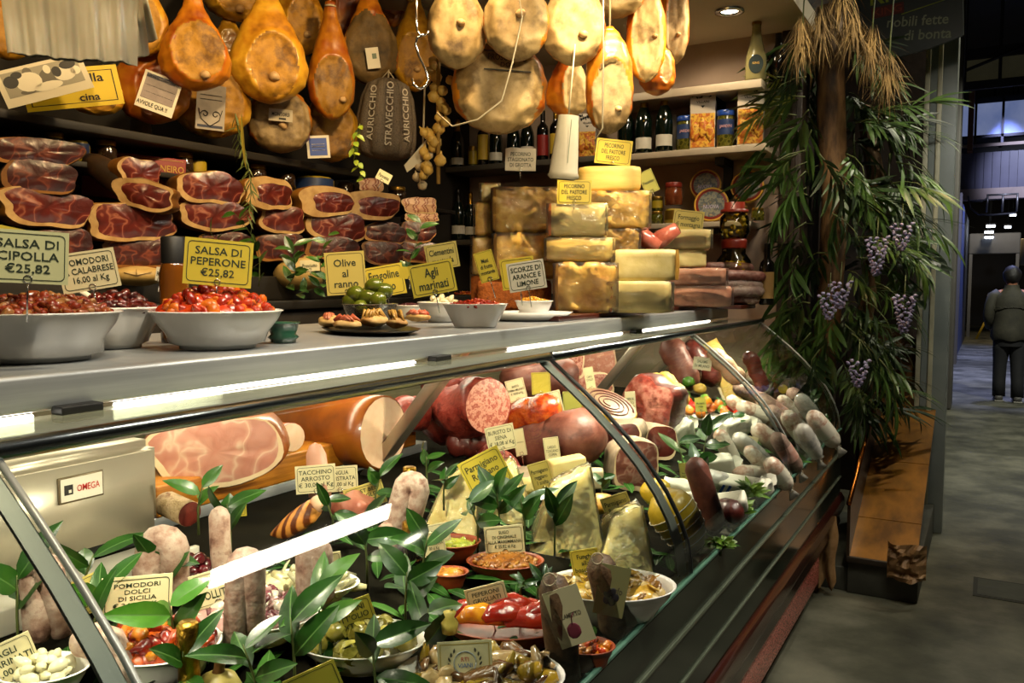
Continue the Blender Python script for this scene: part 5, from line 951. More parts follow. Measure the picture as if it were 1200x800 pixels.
# laurel by the back counter
def sprig(label, p, n, L, length, rot, seed, mats=None, W=.42, group=None, spread=.9, curve=.2, name='laurel_sprig'):
    return bunch(name, label, 'laurel sprig', p, n, L, L * W, spread, mats or [LEAFD, MIDR], seed, length, 1, group, rot, curve=curve, leafn=5)
LG = 'laurel sprigs by the cut hams'
for i, (u, v, n, L, ln, ro, lab) in enumerate([(305, 335, 13, .055, .26, (.3, -.3, 0), 'bushy laurel sprig standing before the centre cut hams'), (330, 338, 12, .055, .2, (.2, .5, 0), 'laurel sprig leaning right toward the pale round cheese'), (285, 330, 9, .05, .2, (.2, -.7, 0), 'laurel sprig leaning left behind the pepper sauce sign'), (378, 335, 9, .05, .2, (.3, .2, 0), 'dark laurel sprig left of the Olive al ranno sign'), (474, 325, 10, .05, .2, (.2, .1, .5), 'laurel sprig with bright tips left of the right cut ham stack'), (355, 345, 8, .05, .12, (.1, .9, 0), 'low laurel sprig lying along the work counter')]):
    p = far(u, v, 2.88); sprig(lab, p, n, L * 1.25, ln, ro, 50 + i, group=LG)
# ================================================================ inside the display case
def dk(u, v, vb, back=0.): # point seen at (u,v), standing over the deck place seen at (u,vb)
    return far(u, v, depth(deck(u, vb)) + back)
# slicer
p0 = Vector((-1.6, .80, .966)); t_ = thing('meat_slicer', 'stainless steel meat slicer with red OMEGA badge at left', 'slicer', p0)
g = G(); pr = [(0, .02), (0, .19), (-.03, .235), (-.30, .235), (-.30, .02)]
b = bmesh.new(); bmesh.ops.create_cube(b, size=1)
for v in b.verts: v.co = Vector(((v.co.x - .5) * .28, (v.co.y + .5) * .425, .035 + (v.co.z + .5) * .2))
bmesh.ops.bevel(b, geom=[e for e in b.edges if abs(e.verts[0].co.x - e.verts[1].co.x) < .01 and e.verts[0].co.x > -.01 and abs(e.verts[0].co.z - e.verts[1].co.z) < .01 and e.verts[0].co.z > .2] + [e for e in b.edges if e.verts[0].co.y > .4 and e.verts[1].co.y > .4], offset=.022, segments=5, affect='EDGES')
g.bm(b, 0); g.build('housing', mat('slicer_steel', ['#b9b09c', '#c3baa6'], 3, .42, .02, 90, metal=.7), t_)
pb = onx(94, 570, -1.598) - p0; kb = 1.66 / F
bd = G().box((pb.x + .003, pb.y, pb.z), (.004, .098, .054), .004).build('badge', mat('badge_frame', '#6a5c44', rough=.4, metal=.5), t_); G().box((pb.x + .0055, pb.y, pb.z), (.002, .09, .046), .0).build('badge_plate', mat('badge_white', '#cfc8b6', rough=.4), t_)
G().box((pb.x + .007, pb.y - .029, pb.z), (.001, .018, .02)).build('badge_square', INKB, t_); G().box((pb.x + .008, pb.y - .027, pb.z - .003), (.001, .006, .006)).build('badge_dot', WHITE, t_)
text('OMEGA', t_, .05, .014, mat('omega_red', '#b01c14', rough=.4), (pb.x + .008, pb.y + .013, pb.z), (PI / 2, 0, PI / 2))
ps = onx(48, 628, -1.598) - p0; G().lathe([(0, .007), (.009, .006), (.012, .003), (.012, 0)], 16, axis=(1, 0, 0), c=(0.0, ps.y, ps.z)).box((.007, ps.y, ps.z), (.002, .002, .018)).build('screw', CHROME, t_)
g = G(); g.box2((-.02, -.2, -.035), (.12, .42, .0), bev=.004); g.box2((.11, -.2, -.035), (.125, .42, .012), bev=.003); g.build('base_tray', mat('white_enamel', '#c9c4b4', rough=.3), t_); G().box2((-.28, 0, .0), (-.03, .42, .036)).build('foot', BLACK, t_)  # black foot box stands in for the shaded gap under the housing
# butcher's board and roast meats on it
BOARD = mat('butcher_board', ['#6e3a0c', '#9a5a14', '#b8761f', '#7a440f'], 5, .4, .15, 30, stretch=(1, .3, 4), coat=.2)
tag(G().box2((-2.0, 1.34, .966), (-1.77, 2.42, 1.045), bev=.006).build('butcher_board', BOARD), 'thick amber wooden block under the cooked ham and roast turkey', 'board')
COOK = mat('cooked_ham', ['#d3ae94', '#c48c76', '#b87a66', '#c99482'], 6, .4, .12, 25, kind='edge', stops=[0, .035, .12, .5], coat=.2, sss=.1); PALEF = mat('pale_fat', ['#d3b48c', '#e2cba4'], 10, .4); GOLDR = mat('golden_roast', ['#4a1e08', '#86440e', '#9a5c18'], 5, .35, .2, 15, coat=.4)
p = onx(252, 529, -1.745); k = depth(p) / F
chunk('cooked_ham', 'large pink cooked ham cut face on the amber block, right of the slicer', 'ham', p, 144 * k, 86 * k, .22, (0, rad(-4), face_yaw(p) - .2), GOLDR, PALEF, COOK, 3.3, rim=.07, shift=(.01, .02), e=2.2)
def dirv(a, b=0, c=0): return RT * a - FW * b + Vector((0, 0, c))
PALEM = mat('pale_turkey', ['#cfa684', '#dcb998', '#c99a78'], 6, .45, .1, sss=.1)
p = onx(398, 503, -1.84); k = depth(p) / F; d = dirv(.93, .55).normalized()
salami('long brown roast turkey roll with pale cut end, lying on the amber block', [p - d * 80 * k, p - d * 40 * k, p, p + d * 42 * k, p + d * 66 * k], 42 * k, GOLDR, cut='end', cutm=PALEM, name='roast_turkey', seg=28)['category'] = 'turkey'
p = onx(338, 512, -1.74); k = depth(p) / F; d = dirv(.7, .7, .05).normalized()
salami('small pale ham hock between cooked ham and turkey roll', [p - d * .08, p - d * .03, p + d * .02], 17 * k, mat('hock_skin', ['#6a2c18', '#a35a3a'], 9, .35, .2, coat=.3), cut='end', cutm=PALEM, name='ham_hock')['category'] = 'ham hock'
p = dk(373, 560, 600); k = depth(p) / F
tag(G().lathe([(0, -.05), (16 * k, -.05), (16 * k, .0), (14 * k, 28 * k), (8 * k, 39 * k), (0, 42 * k)], 18, sy=.6).build('meat_tip', mat('tongue_pink', ['#b07a64', '#c9967e'], 8, .45, .2), None, p, (0, -.1, 0)), 'pinkish tongue tip standing behind the TACCHINO ARROSTO sign', 'tongue')
# sausages and salami of the back row
SALR = mat('salami_red', ['#3a0c08', '#701e14', '#863428', '#541410'], 26, .45, .35, 60, rand=True, coat=.2); FENN = mat('salami_slice', ['#a8604c', '#8a3a2c', '#c08872', '#954636'], 60, .45, .2, 80, detail=3); SALD = mat('dark_cured', ['#2a0c0a', '#5c2018', '#3e1410'], 12, .4, .35, 30, coat=.3, rand=True); BROWNC = mat('brown_cured', ['#3a1810', '#623024', '#7a4638', '#4a2218'], 10, .5, .3, 30, rand=True, detail=7)
def sal(u0, v0, u1, v1, r, x, lab, mt=SALR, cut=None, cm=FENN, d1=0., name='salami', **kw):
    a = onx(u0, v0, x); b = far(u1, v1, depth(a) + d1); return salami(lab, [a.lerp(b, i / 9) + Vector((0, 0, .006 * math.sin(i * 1.3 + u0))) for i in range(10)], r * depth(a) / F, mt, cut=cut, cutm=cm, name=name, seg=20, group='salami at the back of the case', **kw)
sal(470, 485, 488, 486, 21, -1.72, 'bright red rounded salami right of the turkey roll', d1=.1)
sal(520, 488, 572, 474, 31, -1.72, 'thick salami with speckled pink cut face beside support arm', cut='end', d1=-.22)
sal(505, 452, 540, 444, 14, -1.9, 'red salami half hidden behind the support arm top', d1=.0)
sal(605, 445, 660, 440, 22, -1.9, 'brown salami behind the BUSTO sign', BROWNC, d1=.1)
sal(560, 520, 535, 518, 14, -1.55, 'dark blood sausage below the thick salami', SALD)
sal(592, 495, 640, 480, 20, -1.52, 'glossy red spiced salami under the SPIANATA sign', mat('spiced_red', ['#4a1408', '#a3320e', '#c9601c', '#7a200c'], 20, .25, .4, 60, coat=.6), d1=-.1)
sal(620, 525, 680, 512, 34, -1.42, 'big dark brown cured loin in the centre of the case', BROWNC, cut=None, d1=-.1)
sal(660, 500, 690, 492, 22, -1.5, 'brown cured loin piece behind the centre glass seam', BROWNC, d1=0)
sal(600, 560, 575, 535, 19, -1.34, 'red marbled coppa below the BURISTO sign', mat('coppa', ['#c98a78', '#8a2a22', '#6a1812', '#a3463a'], 16, .4, .3, 40, kind='edge', stops=[0, .06, .2, .5]), d1=.2)
for (u, v, w, h, x, lab, rm, fm, mm) in [(665, 428, 44, 32, -1.95, 'coarse pink pressed meat loaf at the back, left', SALR, PALEF, FENN), (700, 420, 44, 50, -1.98, 'tall pink mortadella loaf cut face at the back', mat('pink_loaf', ['#b5705a', '#cf9078'], 12, .45, .1), PALEF, mat('mortadella', ['#cf8f78', '#c27a64', '#dcae98'], 40, .45, .1)), (692, 455, 50, 34, -1.85, 'pale yellow fat slab with pink top under the mortadella', PALEF, PALEF, FENN)]:
    p = onx(u, v, x); k = depth(p) / F; chunk('meat_loaf', lab, 'meat loaf', p, w * k, h * k, .16, (0, 0, face_yaw(p) + .2), rm, fm, mm, u * .1, rim=.08, e=4)
# rolled pancetta with spiral
p = dk(712, 478, 520); k = depth(p) / F
t_ = thing('rolled_pancetta', 'yellow-skinned rolled pancetta with spiral face, stacked slices below', 'pancetta', p, (rad(38), rad(22), face_yaw(p) + .1))
YSK = mat('yellow_skin', ['#7a5a10', '#b5922c', '#9a741a'], 8, .4, .2, coat=.3)
for j in range(3): G().lathe([(0, -12 * k), (33 * k, -12 * k), (36 * k, -6 * k), (35 * k, 6 * k), (33 * k, 8 * k), (0, 8 * k)], 32, sy=.62, c=(0, j * 3 * k, -j * 19 * k)).build('slice', YSK, t_)
G().lathe([(33 * k, 8.2 * k), (0, 8.8 * k)], 32, sy=.62).build('cut_face', mat('pancetta_face', ['#8f7050', '#80603f', '#704a30'], 10, .45), t_)
g = G(); g.tube([(r_ * math.cos(a) * k, r_ * math.sin(a) * .62 * k, 8.6 * k) for a, r_ in [(q * .3, 29 - q * .28) for q in range(80)]], [1.4 * k] * 80, 5, flatten=.4); g.build('spiral', mat('spiral_meat', '#5a2418', rough=.5), t_)
p = dk(757, 478, 520); k = depth(p) / F
chunk('speck_chunk', 'large red-brown speck chunk with white bloom right of rolled pancetta', 'speck', p, 66 * k, 66 * k, .2, (0, rad(16), face_yaw(p) - .5), SALD, BROWNC, mat('speck_face', ['#4a140e', '#7a2c22', '#a36a5c', '#5c1c14'], 14, .45, .3, 40), 7.7, rim=.05, e=3)
for (u0, v0, u1, v1, r, x, lab, mt, cut) in [(788, 408, 806, 446, 15, -1.46, 'wrapped salami leaning down behind the small green signs', BROWNC, None), (812, 410, 834, 442, 13, -1.42, 'mottled mouldy salami beside the pale cheese wedge', SALD, None), (838, 418, 864, 442, 11, -1.22, 'pinkish sausage roll under the cream card', mat('pale_sausage', ['#8a6a50', '#b59478'], 14, .5, .2), None), (768, 446, 790, 462, 9, -1.34, 'yellow squash shaped sausage behind vegetable tray, left', mat('yellow_saus', ['#a8862c', '#cdb05a'], 9, .45, .1), None), (778, 442, 800, 466, 9, -1.32, 'second yellow squash shaped sausage behind vegetable tray', MATS['yellow_saus'], None), (878, 418, 893, 450, 9, -1.02, 'dark thin salami leaning on the back corner of case', SALD, None)]:
    sal(u0, v0, u1, v1, r, x, lab, mt, cut, d1=-.02)
p = dk(852, 440, 470); k = depth(p) / F; t_ = thing('cheese_wedge', 'long pale yellow cheese wedge leaning behind the third glass seam', 'cheese', p, (0, rad(-28), face_yaw(p)))
g = G(); b = bmesh.new(); bmesh.ops.create_cube(b, size=1); bmesh.ops.subdivide_edges(b, edges=list(b.edges), cuts=5, use_grid_fill=True)
for v in b.verts: v.co = Vector((v.co.x * 30 * k * (.6 + .8 * (.5 - v.co.z) * .7), v.co.y * .06, v.co.z * 90 * k))
g.bm(b, 0); g.build('paste', PASTEP, t_); G().box((-14 * k, 0, -3 * k), (4 * k, .061, 80 * k), .005, rot=(0, rad(4), 0)).build('rind', mat('pale_rind', '#d9c9a0', rough=.4), t_)
# mixed cured meats, middle front
for (u, v, w, h, vb, lab, mm, yo) in [(747, 548, 54, 62, 575, 'thick cut cured ham piece with pink-brown face behind netted cheese', mat('ham_face_dusty', ['#9a7466', '#7a4438', '#6a362c', '#8a5a4c'], 12, .5, .2, kind='edge', stops=[0, .07, .2, .5]), .3), (775, 520, 42, 40, 540, 'cured meat block with pale bark behind the thick ham piece', SALD, .5), (728, 512, 44, 34, 545, 'dark purple cured meat beside the white reflection', SALD, -.2), (620, 570, 30, 24, 590, 'white cheese brick behind the second Parmigiano sign', PASTEW, .2)]:
    p = dk(u, v, vb); k = depth(p) / F; chunk('cured_meat' if mm is not PASTEW else 'cheese_brick', lab, 'cured meat' if mm is not PASTEW else 'cheese', p, w * k, h * k, .2, (0, rad(3), face_yaw(p) + yo), mat('dusty_rind', ['#6a5644', '#93806a', '#7a644e'], 9, .6, .25), PALEF, mm, u * .13, rim=.08, e=3 if mm is not PASTEW else 6)
p = dk(665, 548, 575); k = depth(p) / F; tag(G().box((0, 0, 0), (42 * k, .07, 24 * k), .008).build('cheese_brick', PASTEW, None, p, (0, rad(-8), face_yaw(p) + .3)), 'white rectangular cheese block below the narrow cream cards', 'cheese')
p = dk(690, 560, 578); k = depth(p) / F; tag(G().box((0, 0, 0), (34 * k, .06, 22 * k), .008).build('cheese_brick', mat('grey_cheese', ['#9a8c6c', '#b5a684'], 9, .5), None, p, (0, 0, face_yaw(p))), 'greyish cheese block right of the white rectangular block', 'cheese')
# parmesan wedges in cling film
PARM = mat('parmesan_paste', ['#c9ad58', '#e2cd88', '#ecdca4', '#d6bf70'], 9, .4, .35, 40, sss=.1); FILM2 = film('cling_film', '#fffdee', bump=.4, bscale=24, rough=.14, haze=.03, ior=1.33)
def wedge(label, u, v, w, h, vb, yaw, roll=0.):
    p = dk(u, v, vb); k = depth(p) / F; t_ = thing('parmesan_wedge', label, 'cheese', p, (0, rad(roll), face_yaw(p) + yaw), 'wrapped Parmesan wedges')
    for nm, e, mt in (('paste', 0, PARM), ('cling_film', .006, FILM2)):
        g = G(); b = bmesh.new(); bmesh.ops.create_cube(b, size=1); bmesh.ops.subdivide_edges(b, edges=list(b.edges), cuts=8, use_grid_fill=True)
        for q in b.verts:
            x, y, z = q.co; tp = 1 - .55 * (z + .5) if 1 else 1
            nn = noise.noise((x * 5 + u, y * 5, z * 5)) * .008 + noise.noise((x * 14, z * 14, y * 14 + u)) * .004
            q.co = Vector((x * (w * k + 2 * e) * 1.15 * (1 - .55 * (z + .5)), (y + .35) * (.14 * tp + 2 * e) - 1.2 * e + (nn + (.085 * (z + .5))), z * (h * k + 2 * e) + (.35 * w * k * x * (z + .5)) + nn))
        g.bm(b, 0); g.build(nm, mt, t_)
wedge('wrapped Parmesan wedge behind the large Parmigiano sign, left', 530, 595, 60, 80, 620, -.3, 5)
wedge('wrapped Parmesan wedge between the two Parmigiano signs', 600, 585, 42, 60, 610, .2, -3)
wedge('broad wrapped Parmesan wedge below the second Parmigiano sign', 668, 612, 80, 90, 650, .1, 6)
wedge('wrapped Parmesan wedge behind the Funghi bowl, under a cut-off sign', 738, 645, 62, 70, 668, .3, 10)
tag(G().blob((0, 0, 0), (.05, .05, .03), .1, 5, 3).build('cheese_round', mat('ochre_cheese', ['#9a6a1c', '#c9963a'], 9, .4, .2), None, dk(703, 590, 610)), 'small ochre cheese between two Parmesan wedges', 'cheese')
# ------------------------------------------------------------ bowls of prepared food at the front
TERRA = mat('terracotta', ['#6a2810', '#954018', '#7e3414'], 8, .5, .1)
def dish(label, u, v, w, h, mt=WHITEC, sy=.8, foot=.6, name='serving_bowl', vb=None):
    p = deck(u, vb or v); k = depth(p) / F; r_ = w * k / 2
    bowl(label, p - Vector((0, 0, .004)), r_, h, mt, foot, 1, sy, .5, 'bowl', name); return p, r_
TOM = [mat('sundried_orange', ['#5c1404', '#a3380c', '#c05a18'], 24, .22, .5, coat=.6), mat('sundried_red', ['#5a0f06', '#93240e'], 24, .2, .35, coat=.6), mat('sundried_gold', ['#a8560e', '#c9861f'], 24, .25, .3, coat=.5)]
p, r_ = dish('white bowl of sweet Sicilian tomatoes at lower left', 186, 790, 142, .06, sy=.85)
heap('sweet_tomatoes', 'glossy orange-red dried tomatoes in the lower left bowl', 'tomatoes', p + Vector((0, 0, .048)), r_ * .9, .04, 95, .021, TOM, 21, sy=.85, rot=.5, ell=(1, .7, .45))
p, r_ = dish('white dish of chopped octopus beside the tomato bowl', 292, 745, 165, .05, sy=.7)
heap('octopus_salad', 'pink and purple chopped octopus salad in white dish', 'octopus salad', p + Vector((0, 0, .04)), r_ * .9, .03, 90, .02, [mat('octopus_pink', ['#a87a78', '#c9a29c'], 24, .25, .2, coat=.4), mat('octopus_purple', ['#4a1c24', '#7a3c44'], 24, .25, .2, coat=.4), mat('octopus_white', ['#c9b5a4', '#d9cbbb'], 24, .3, .2, coat=.3)], 22, sy=.7, rot=.5, shape='strip', ell=(1, .5, .5))
p, r_ = dish('white oval dish of pale fish fillets under the white reflection', 345, 705, 150, .045, sy=.6)
heap('fish_fillets', 'pale greenish marinated fish fillets in oval dish', 'fish fillets', p + Vector((0, 0, .034)), r_ * .9, .02, 50, .026, [mat('fish_pale', ['#a8a070', '#cfc79c'], 18, .25, .2, coat=.5), mat('fish_grey', ['#7a7a5c', '#b5ae8a'], 18, .25, .2, coat=.5)], 23, sy=.6, rot=.5, shape='strip', ell=(1.5, .4, .4))
p, r_ = dish('white dish of dark red olives behind the octopus', 222, 690, 60, .045, sy=.9)
many('olive', 'dark purple-red olive in the dish behind the octopus', 'olive', 'dark red olives', [p + Vector((math.cos(i * 2.4) * r_ * .75 * math.sqrt(i / 12), math.sin(i * 2.4) * r_ * .7 * math.sqrt(i / 12), .042 + .018 * (i < 4))) for i in range(12)], G().blob((0, 0, 0), (.0135, .0135, .0165), 0, 1, 2), mat('red_olive', ['#2a060a', '#5c141c'], 12, .2, coat=.5))
p, r_ = dish('white bowl of marinated garlic in the bottom left corner', 52, 815, 100, .05, sy=.8)
many('garlic_clove', 'pale peeled garlic clove in the bottom left bowl', 'garlic clove', 'garlic cloves in the bottom left bowl', [p + Vector((math.cos(i * 2.4) * r_ * .82 * math.sqrt((i % 15) / 15), math.sin(i * 2.4) * r_ * .65 * math.sqrt((i % 15) / 15), .045 + .012 * (i > 14))) for i in range(24)], G().lathe([(0, -.014), (.008, -.009), (.0095, 0), (.006, .011), (0, .017)], 10), mat('garlic_pale2', ['#c9c294', '#dcd6b4'], 10, .3, coat=.3))
p, r_ = dish('white dish of artichoke hearts in oil at the bottom centre', 425, 775, 150, .05, sy=.75)
ART = mat('artichoke', ['#6a6420', '#a39a44', '#8a7c30', '#b5ac5c'], 14, .25, .3, 50, coat=.5, rand=True)
g = G()
g.lathe([(0, -.012), (.012, -.010), (.018, 0), (.017, .010), (.010, .016), (.005, .012), (0, .008)], 12)
for i in range(6): g.leaf((.015 * math.cos(i), .015 * math.sin(i), -.006), (.3 * math.cos(i), .3 * math.sin(i), 1), (math.cos(i), math.sin(i), 0), .03, .018, .3)
many('artichoke_heart', 'olive-green artichoke heart in the bottom centre dish', 'artichoke', 'marinated artichoke hearts', [p + Vector((math.cos(.5) * x - math.sin(.5) * y, math.sin(.5) * x + math.cos(.5) * y, z)) for x, y, z in [(r_ * .8 * math.cos(i * 2.4) * math.sqrt((i + .5) / 16), r_ * .6 * math.sin(i * 2.4) * math.sqrt((i + .5) / 16), .045 + .018 * (i < 6)) for i in range(16)]], g, ART, (.9, 1.2))
p, r_ = dish('terracotta bowl of green pesto beneath the wrapped Parmesan', 531, 655, 62, .05, TERRA, .85, name='terracotta_bowl')
heap('green_sauce', 'bright green sauce in the upper terracotta bowl', 'sauce', p + Vector((0, 0, .034)), r_ * .9, .008, 40, .008, [mat('pesto', ['#5a6410', '#8a9424', '#a8a83a'], 40, .25, .2, coat=.4)], 24, sy=.85, rot=.5)
p, r_ = dish('small terracotta bowl of orange sauce left of the ragu', 527, 690, 42, .045, TERRA, .85, name='terracotta_bowl')
heap('orange_sauce', 'orange sauce in the small terracotta bowl', 'sauce', p + Vector((0, 0, .034)), r_ * .85, .008, 25, .007, [mat('orange_sauce', ['#8a4a0e', '#c9861c'], 40, .25, coat=.4)], 25, sy=.85, rot=.5)
p, r_ = dish('terracotta bowl of boar ragu under the SUGO sign', 592, 678, 88, .05, TERRA, .75, name='terracotta_bowl')
heap('boar_ragu', 'brown minced boar ragu in terracotta bowl', 'ragu', p + Vector((0, 0, .04)), r_ * .9, .02, 120, .0075, [mat('ragu', ['#4a2008', '#8f5418', '#a86a24'], 50, .35, .3, coat=.2), mat('ragu_light', ['#7a4412', '#b5802c'], 50, .35)], 26, sy=.75, rot=.5)
p, r_ = dish('terracotta dish of grilled red peppers at the bottom centre', 594, 752, 150, .05, TERRA, .72, name='terracotta_dish')
GP = mat('grilled_pepper', ['#5a0a04', '#8f180a', '#a82c12', '#240604'], 16, .22, .3, 40, coat=.4, stops=[.25, .4, .7, .86]); GPY = mat('grilled_yellow_pepper', ['#a8500c', '#d8901c', '#b8680e'], 12, .15, .2, coat=.7)
for i, (a, b, rz, m) in enumerate([(-.07, .02, .2, 0), (-.03, .03, .5, 0), (.01, .02, .3, 0), (.05, .02, .7, 0), (-.05, -.02, .35, 1), (.0, -.02, .6, 0), (.045, -.02, .4, 0), (.075, .0, .9, 0)]):
    q = p + Vector((math.cos(.5) * a - math.sin(.5) * b, math.sin(.5) * a + math.cos(.5) * b, .045 + .006 * (i % 3)))
    o = G().tube([(-.05, 0, 0), (-.03, .004, .012), (0, 0, .017), (.03, -.004, .012), (.05, 0, 0)], [.008, .02, .025, .02, .008], 10, flatten=.5).build('grilled_pepper', GPY if m else GP, None, q, (.2 * math.sin(i), .1, rz + .3)); tag(o, 'glossy grilled yellow pepper strip among red ones' if m else 'glossy charred red pepper strip in the terracotta dish', 'pepper', 'grilled pepper strips')
p, r_ = dish('large white bowl of meat in oil at the bottom edge', 562, 835, 196, .065, sy=.75, vb=828)
heap('meat_in_oil', 'pale brown meat pieces in golden oil in the bottom bowl', 'meat in oil', p + Vector((0, 0, .05)), r_ * .9, .016, 60, .034, [mat('oily_meat', ['#8a6a3c', '#b59a6c', '#6e4a22'], 14, .15, .3, coat=.7), mat('oily_dark', ['#4a2c14', '#7a5530'], 14, .15, .3, coat=.7), mat('oil_gold', ['#8a6c14', '#a88a2c'], 8, .08, coat=.8)], 27, sy=.75, rot=.5, shape='strip', ell=(1.1, .5, .45))
p, r_ = dish('large white bowl of sliced mushrooms beside the Parmesan wedge', 714, 722, 152, .08, sy=.72, foot=.55)
heap('mushroom_slices', 'golden sliced mushrooms in oil in the large white bowl', 'mushrooms', p + Vector((0, 0, .06)), r_ * .9, .025, 110, .017, [mat('mushroom_gold', ['#8a6414', '#c9a03a', '#b5882a'], 20, .2, .2, coat=.6), mat('mushroom_brown', ['#5c3a14', '#93682c'], 20, .2, .2, coat=.6), mat('mushroom_pale', ['#b59a5c', '#d3bc84'], 20, .25, .2, coat=.5)], 28, sy=.72, rot=.5, shape='slice', ell=(1, 1, .35))
p, r_ = dish('small terracotta bowl of orange pumpkin sauce behind tagged salami', 688, 782, 62, .05, TERRA, .8, name='terracotta_bowl')
heap('pumpkin_sauce', 'orange pumpkin pieces in oil in small terracotta bowl', 'sauce', p + Vector((0, 0, .035)), r_ * .85, .012, 22, .014, [mat('pumpkin', ['#a8460a', '#d8861c'], 20, .15, coat=.6), REDS[0]], 29, sy=.8, rot=.5)
# ------------------------------------------------------------ looped mouldy salami standing among the bowls
MOULD = mat('white_mould_salami', ['#5c382c', '#967666', '#b09a8a', '#7a5546'], 30, .65, .3, 60, rand=True, detail=9)
def arch(label, u, vt, vb, w, r, vd, lean=0.):
    # folded salami: two legs joined by a bend at the top
    dp = depth(deck(u, vd)); k = dp / F; a = far(u, (vt + r), dp); Hh = (vb - vt - r) * k; wx = w * k / 2 - r * k
    pts = [a + RT * (-wx + lean * Hh) - Vector((0, 0, Hh)), a + RT * (-wx + lean * Hh * .5) - Vector((0, 0, Hh * .5))] + [a + RT * (-wx * math.cos(q)) + Vector((0, 0, wx * math.sin(q) - wx)) for q in [i * PI / 6 for i in range(7)]] + [a + RT * (wx + lean * Hh * .5) - Vector((0, 0, Hh * .5)) + FW * .01, a + RT * (wx + lean * Hh) - Vector((0, 0, Hh)) + FW * .02]
    return salami(label, pts, r * k, MOULD, group='bent white-moulded salami in the case')
arch('bent mouldy salami arch left of the POMODORI DOLCI sign, before the slicer', 190, 614, 690, 62, 17, 720, -.1)
arch('bent mouldy salami at far left behind the aluminium seam', 48, 646, 740, 52, 17, 760, .05)
arch('narrow folded mouldy salami standing right of the ROAST BEEF sign', 482, 551, 640, 44, 13, 655, -.22)
arch('folded mouldy salami standing in front of the octopus dish', 288, 640, 760, 46, 14, 790, -.06)
arch('folded mouldy salami standing before the fish dish', 368, 628, 700, 44, 14, 735, .0)
dp = depth(deck(130, 815)); k = dp / F; q = far(130, 780, dp)
salami('hook-shaped grey mouldy salami in front of the tomato bowl', [far(100, 752, dp), far(112, 748, dp), far(128, 752, dp), far(138, 772, dp), far(138, 815, dp)], 19 * k, MOULD, group='bent white-moulded salami in the case')
dp = depth(deck(258, 690)); salami('straight upright mouldy salami behind the PO BO sign', [far(257, 604, dp), far(258, 635, dp), far(262, 690, dp)], 12 * dp / F, MOULD, group='bent white-moulded salami in the case')
dp = depth(deck(456, 660)); salami('rounded salami tip beside the white lamp reflection end', [far(452, 622, dp), far(456, 650, dp)], 11 * dp / F, MOULD, group='bent white-moulded salami in the case')
dp = depth(deck(215, 620)); salami('short herb-crusted salami with dark red cut end below the block', [far(196, 590, dp), far(222, 602, dp - .05)], 15 * dp / F, mat('herb_crust', ['#4a2c14', '#9a8058', '#b59a74', '#6e4424'], 30, .7, .4, 60), cut='end', cutm=SALD, group='salami at the back of the case')
dp = depth(deck(355, 625)); k = dp / F; p = far(350, 615, dp)
t_ = thing('rolled_meat', 'roasted rolled meat cone with browned ridges behind the lamp reflection', 'meat roll', p); g = G(); n = 9
g.tube([Vector(()) if 0 else (RT * (x * k) + Vector((0, 0, z * k)) - FW * .02) for x, z in ((-28, -12), (-14, -4), (0, 6), (14, 16), (22, 24))], [6 * k, 12 * k, 15 * k, 15 * k, 12 * k], 14, flatten=.8); g.build('crust', mat('browned_crust', ['#5c2808', '#a85c1c', '#c9863a'], 12, .4, .4, 40, kind='wave'), t_); G().blob(tuple(RT * 24 * k + Vector((0, 0, 26 * k)) - FW * .02), (10 * k, 6 * k, 11 * k), .2, 5, 2).build('pale_end', PALEM, t_)
for (u, v, vb, lab) in [(415, 592, 612, 'reddish roast beef piece under the ROAST BEEF sign')]: tag(G().blob((0, 0, 0), (.06, .05, .04), .3, 6, 3, 2).build('roast_beef', mat('roast_beef', ['#6a2a1c', '#a35c48', '#b57a64'], 12, .4, .3), None, dk(u, v, vb)), lab, 'roast beef')
# gold-capped bottles
def goldneck(label, u, vt, vb, w, vd):
    dp = depth(deck(u, vd)); k = dp / F; p = far(u, vb, dp); t_ = thing('small_bottle', label, 'bottle', p, group='small gold-capped bottles in the case'); r_ = w * k / 2; Hh = (vb - vt) * k
    G().lathe([(0, -.09), (r_ * 1.6, -.09), (r_ * 1.6, -.02), (r_ * .9, .01), (r_ * .85, Hh * .5)], 18).build('body', BOTK, t_); G().lathe([(r_ * .95, Hh * .02), (r_ * .9, Hh * .4), (r_ * 1.04, Hh * .48), (r_, Hh * .6), (r_ * .96, Hh * .94), (r_ * .7, Hh), (0, Hh)], 18).build('capsule', FOILG, t_)
goldneck('gold-foiled bottle neck standing in the tomato bowl area, lower left', 222, 726, 800, 27, 830)
goldneck('short gold-foiled bottle cap above the DELLA sign', 482, 609, 638, 22, 665)
goldneck('gold-foiled cap peeking above the folded salami near laurel', 480, 546, 566, 16, 620)
dp = depth(deck(258, 830)); k = dp / F; p = far(256, 800, dp); t_ = thing('tied_cheese', 'small tied pear-shaped cheese with brown stem at the bottom edge', 'cheese', p)
G().lathe([(0, -30 * k), (24 * k, -26 * k), (28 * k, -8 * k), (20 * k, 8 * k), (8 * k, 14 * k), (0, 15 * k)], 20).build('body', mat('yellow_wax', ['#8a7a3a', '#b5a45c'], 8, .4, .1), t_); G().tube([(0, 0, 10 * k), (2 * k, 0, 18 * k), (4 * k, 0, 28 * k), (12 * k, 0, 33 * k)], [9 * k, 6 * k, 7 * k, 4 * k], 10).build('stem', mat('brown_stem', ['#4a2c10', '#7a5024'], 30, .6, .3), t_)
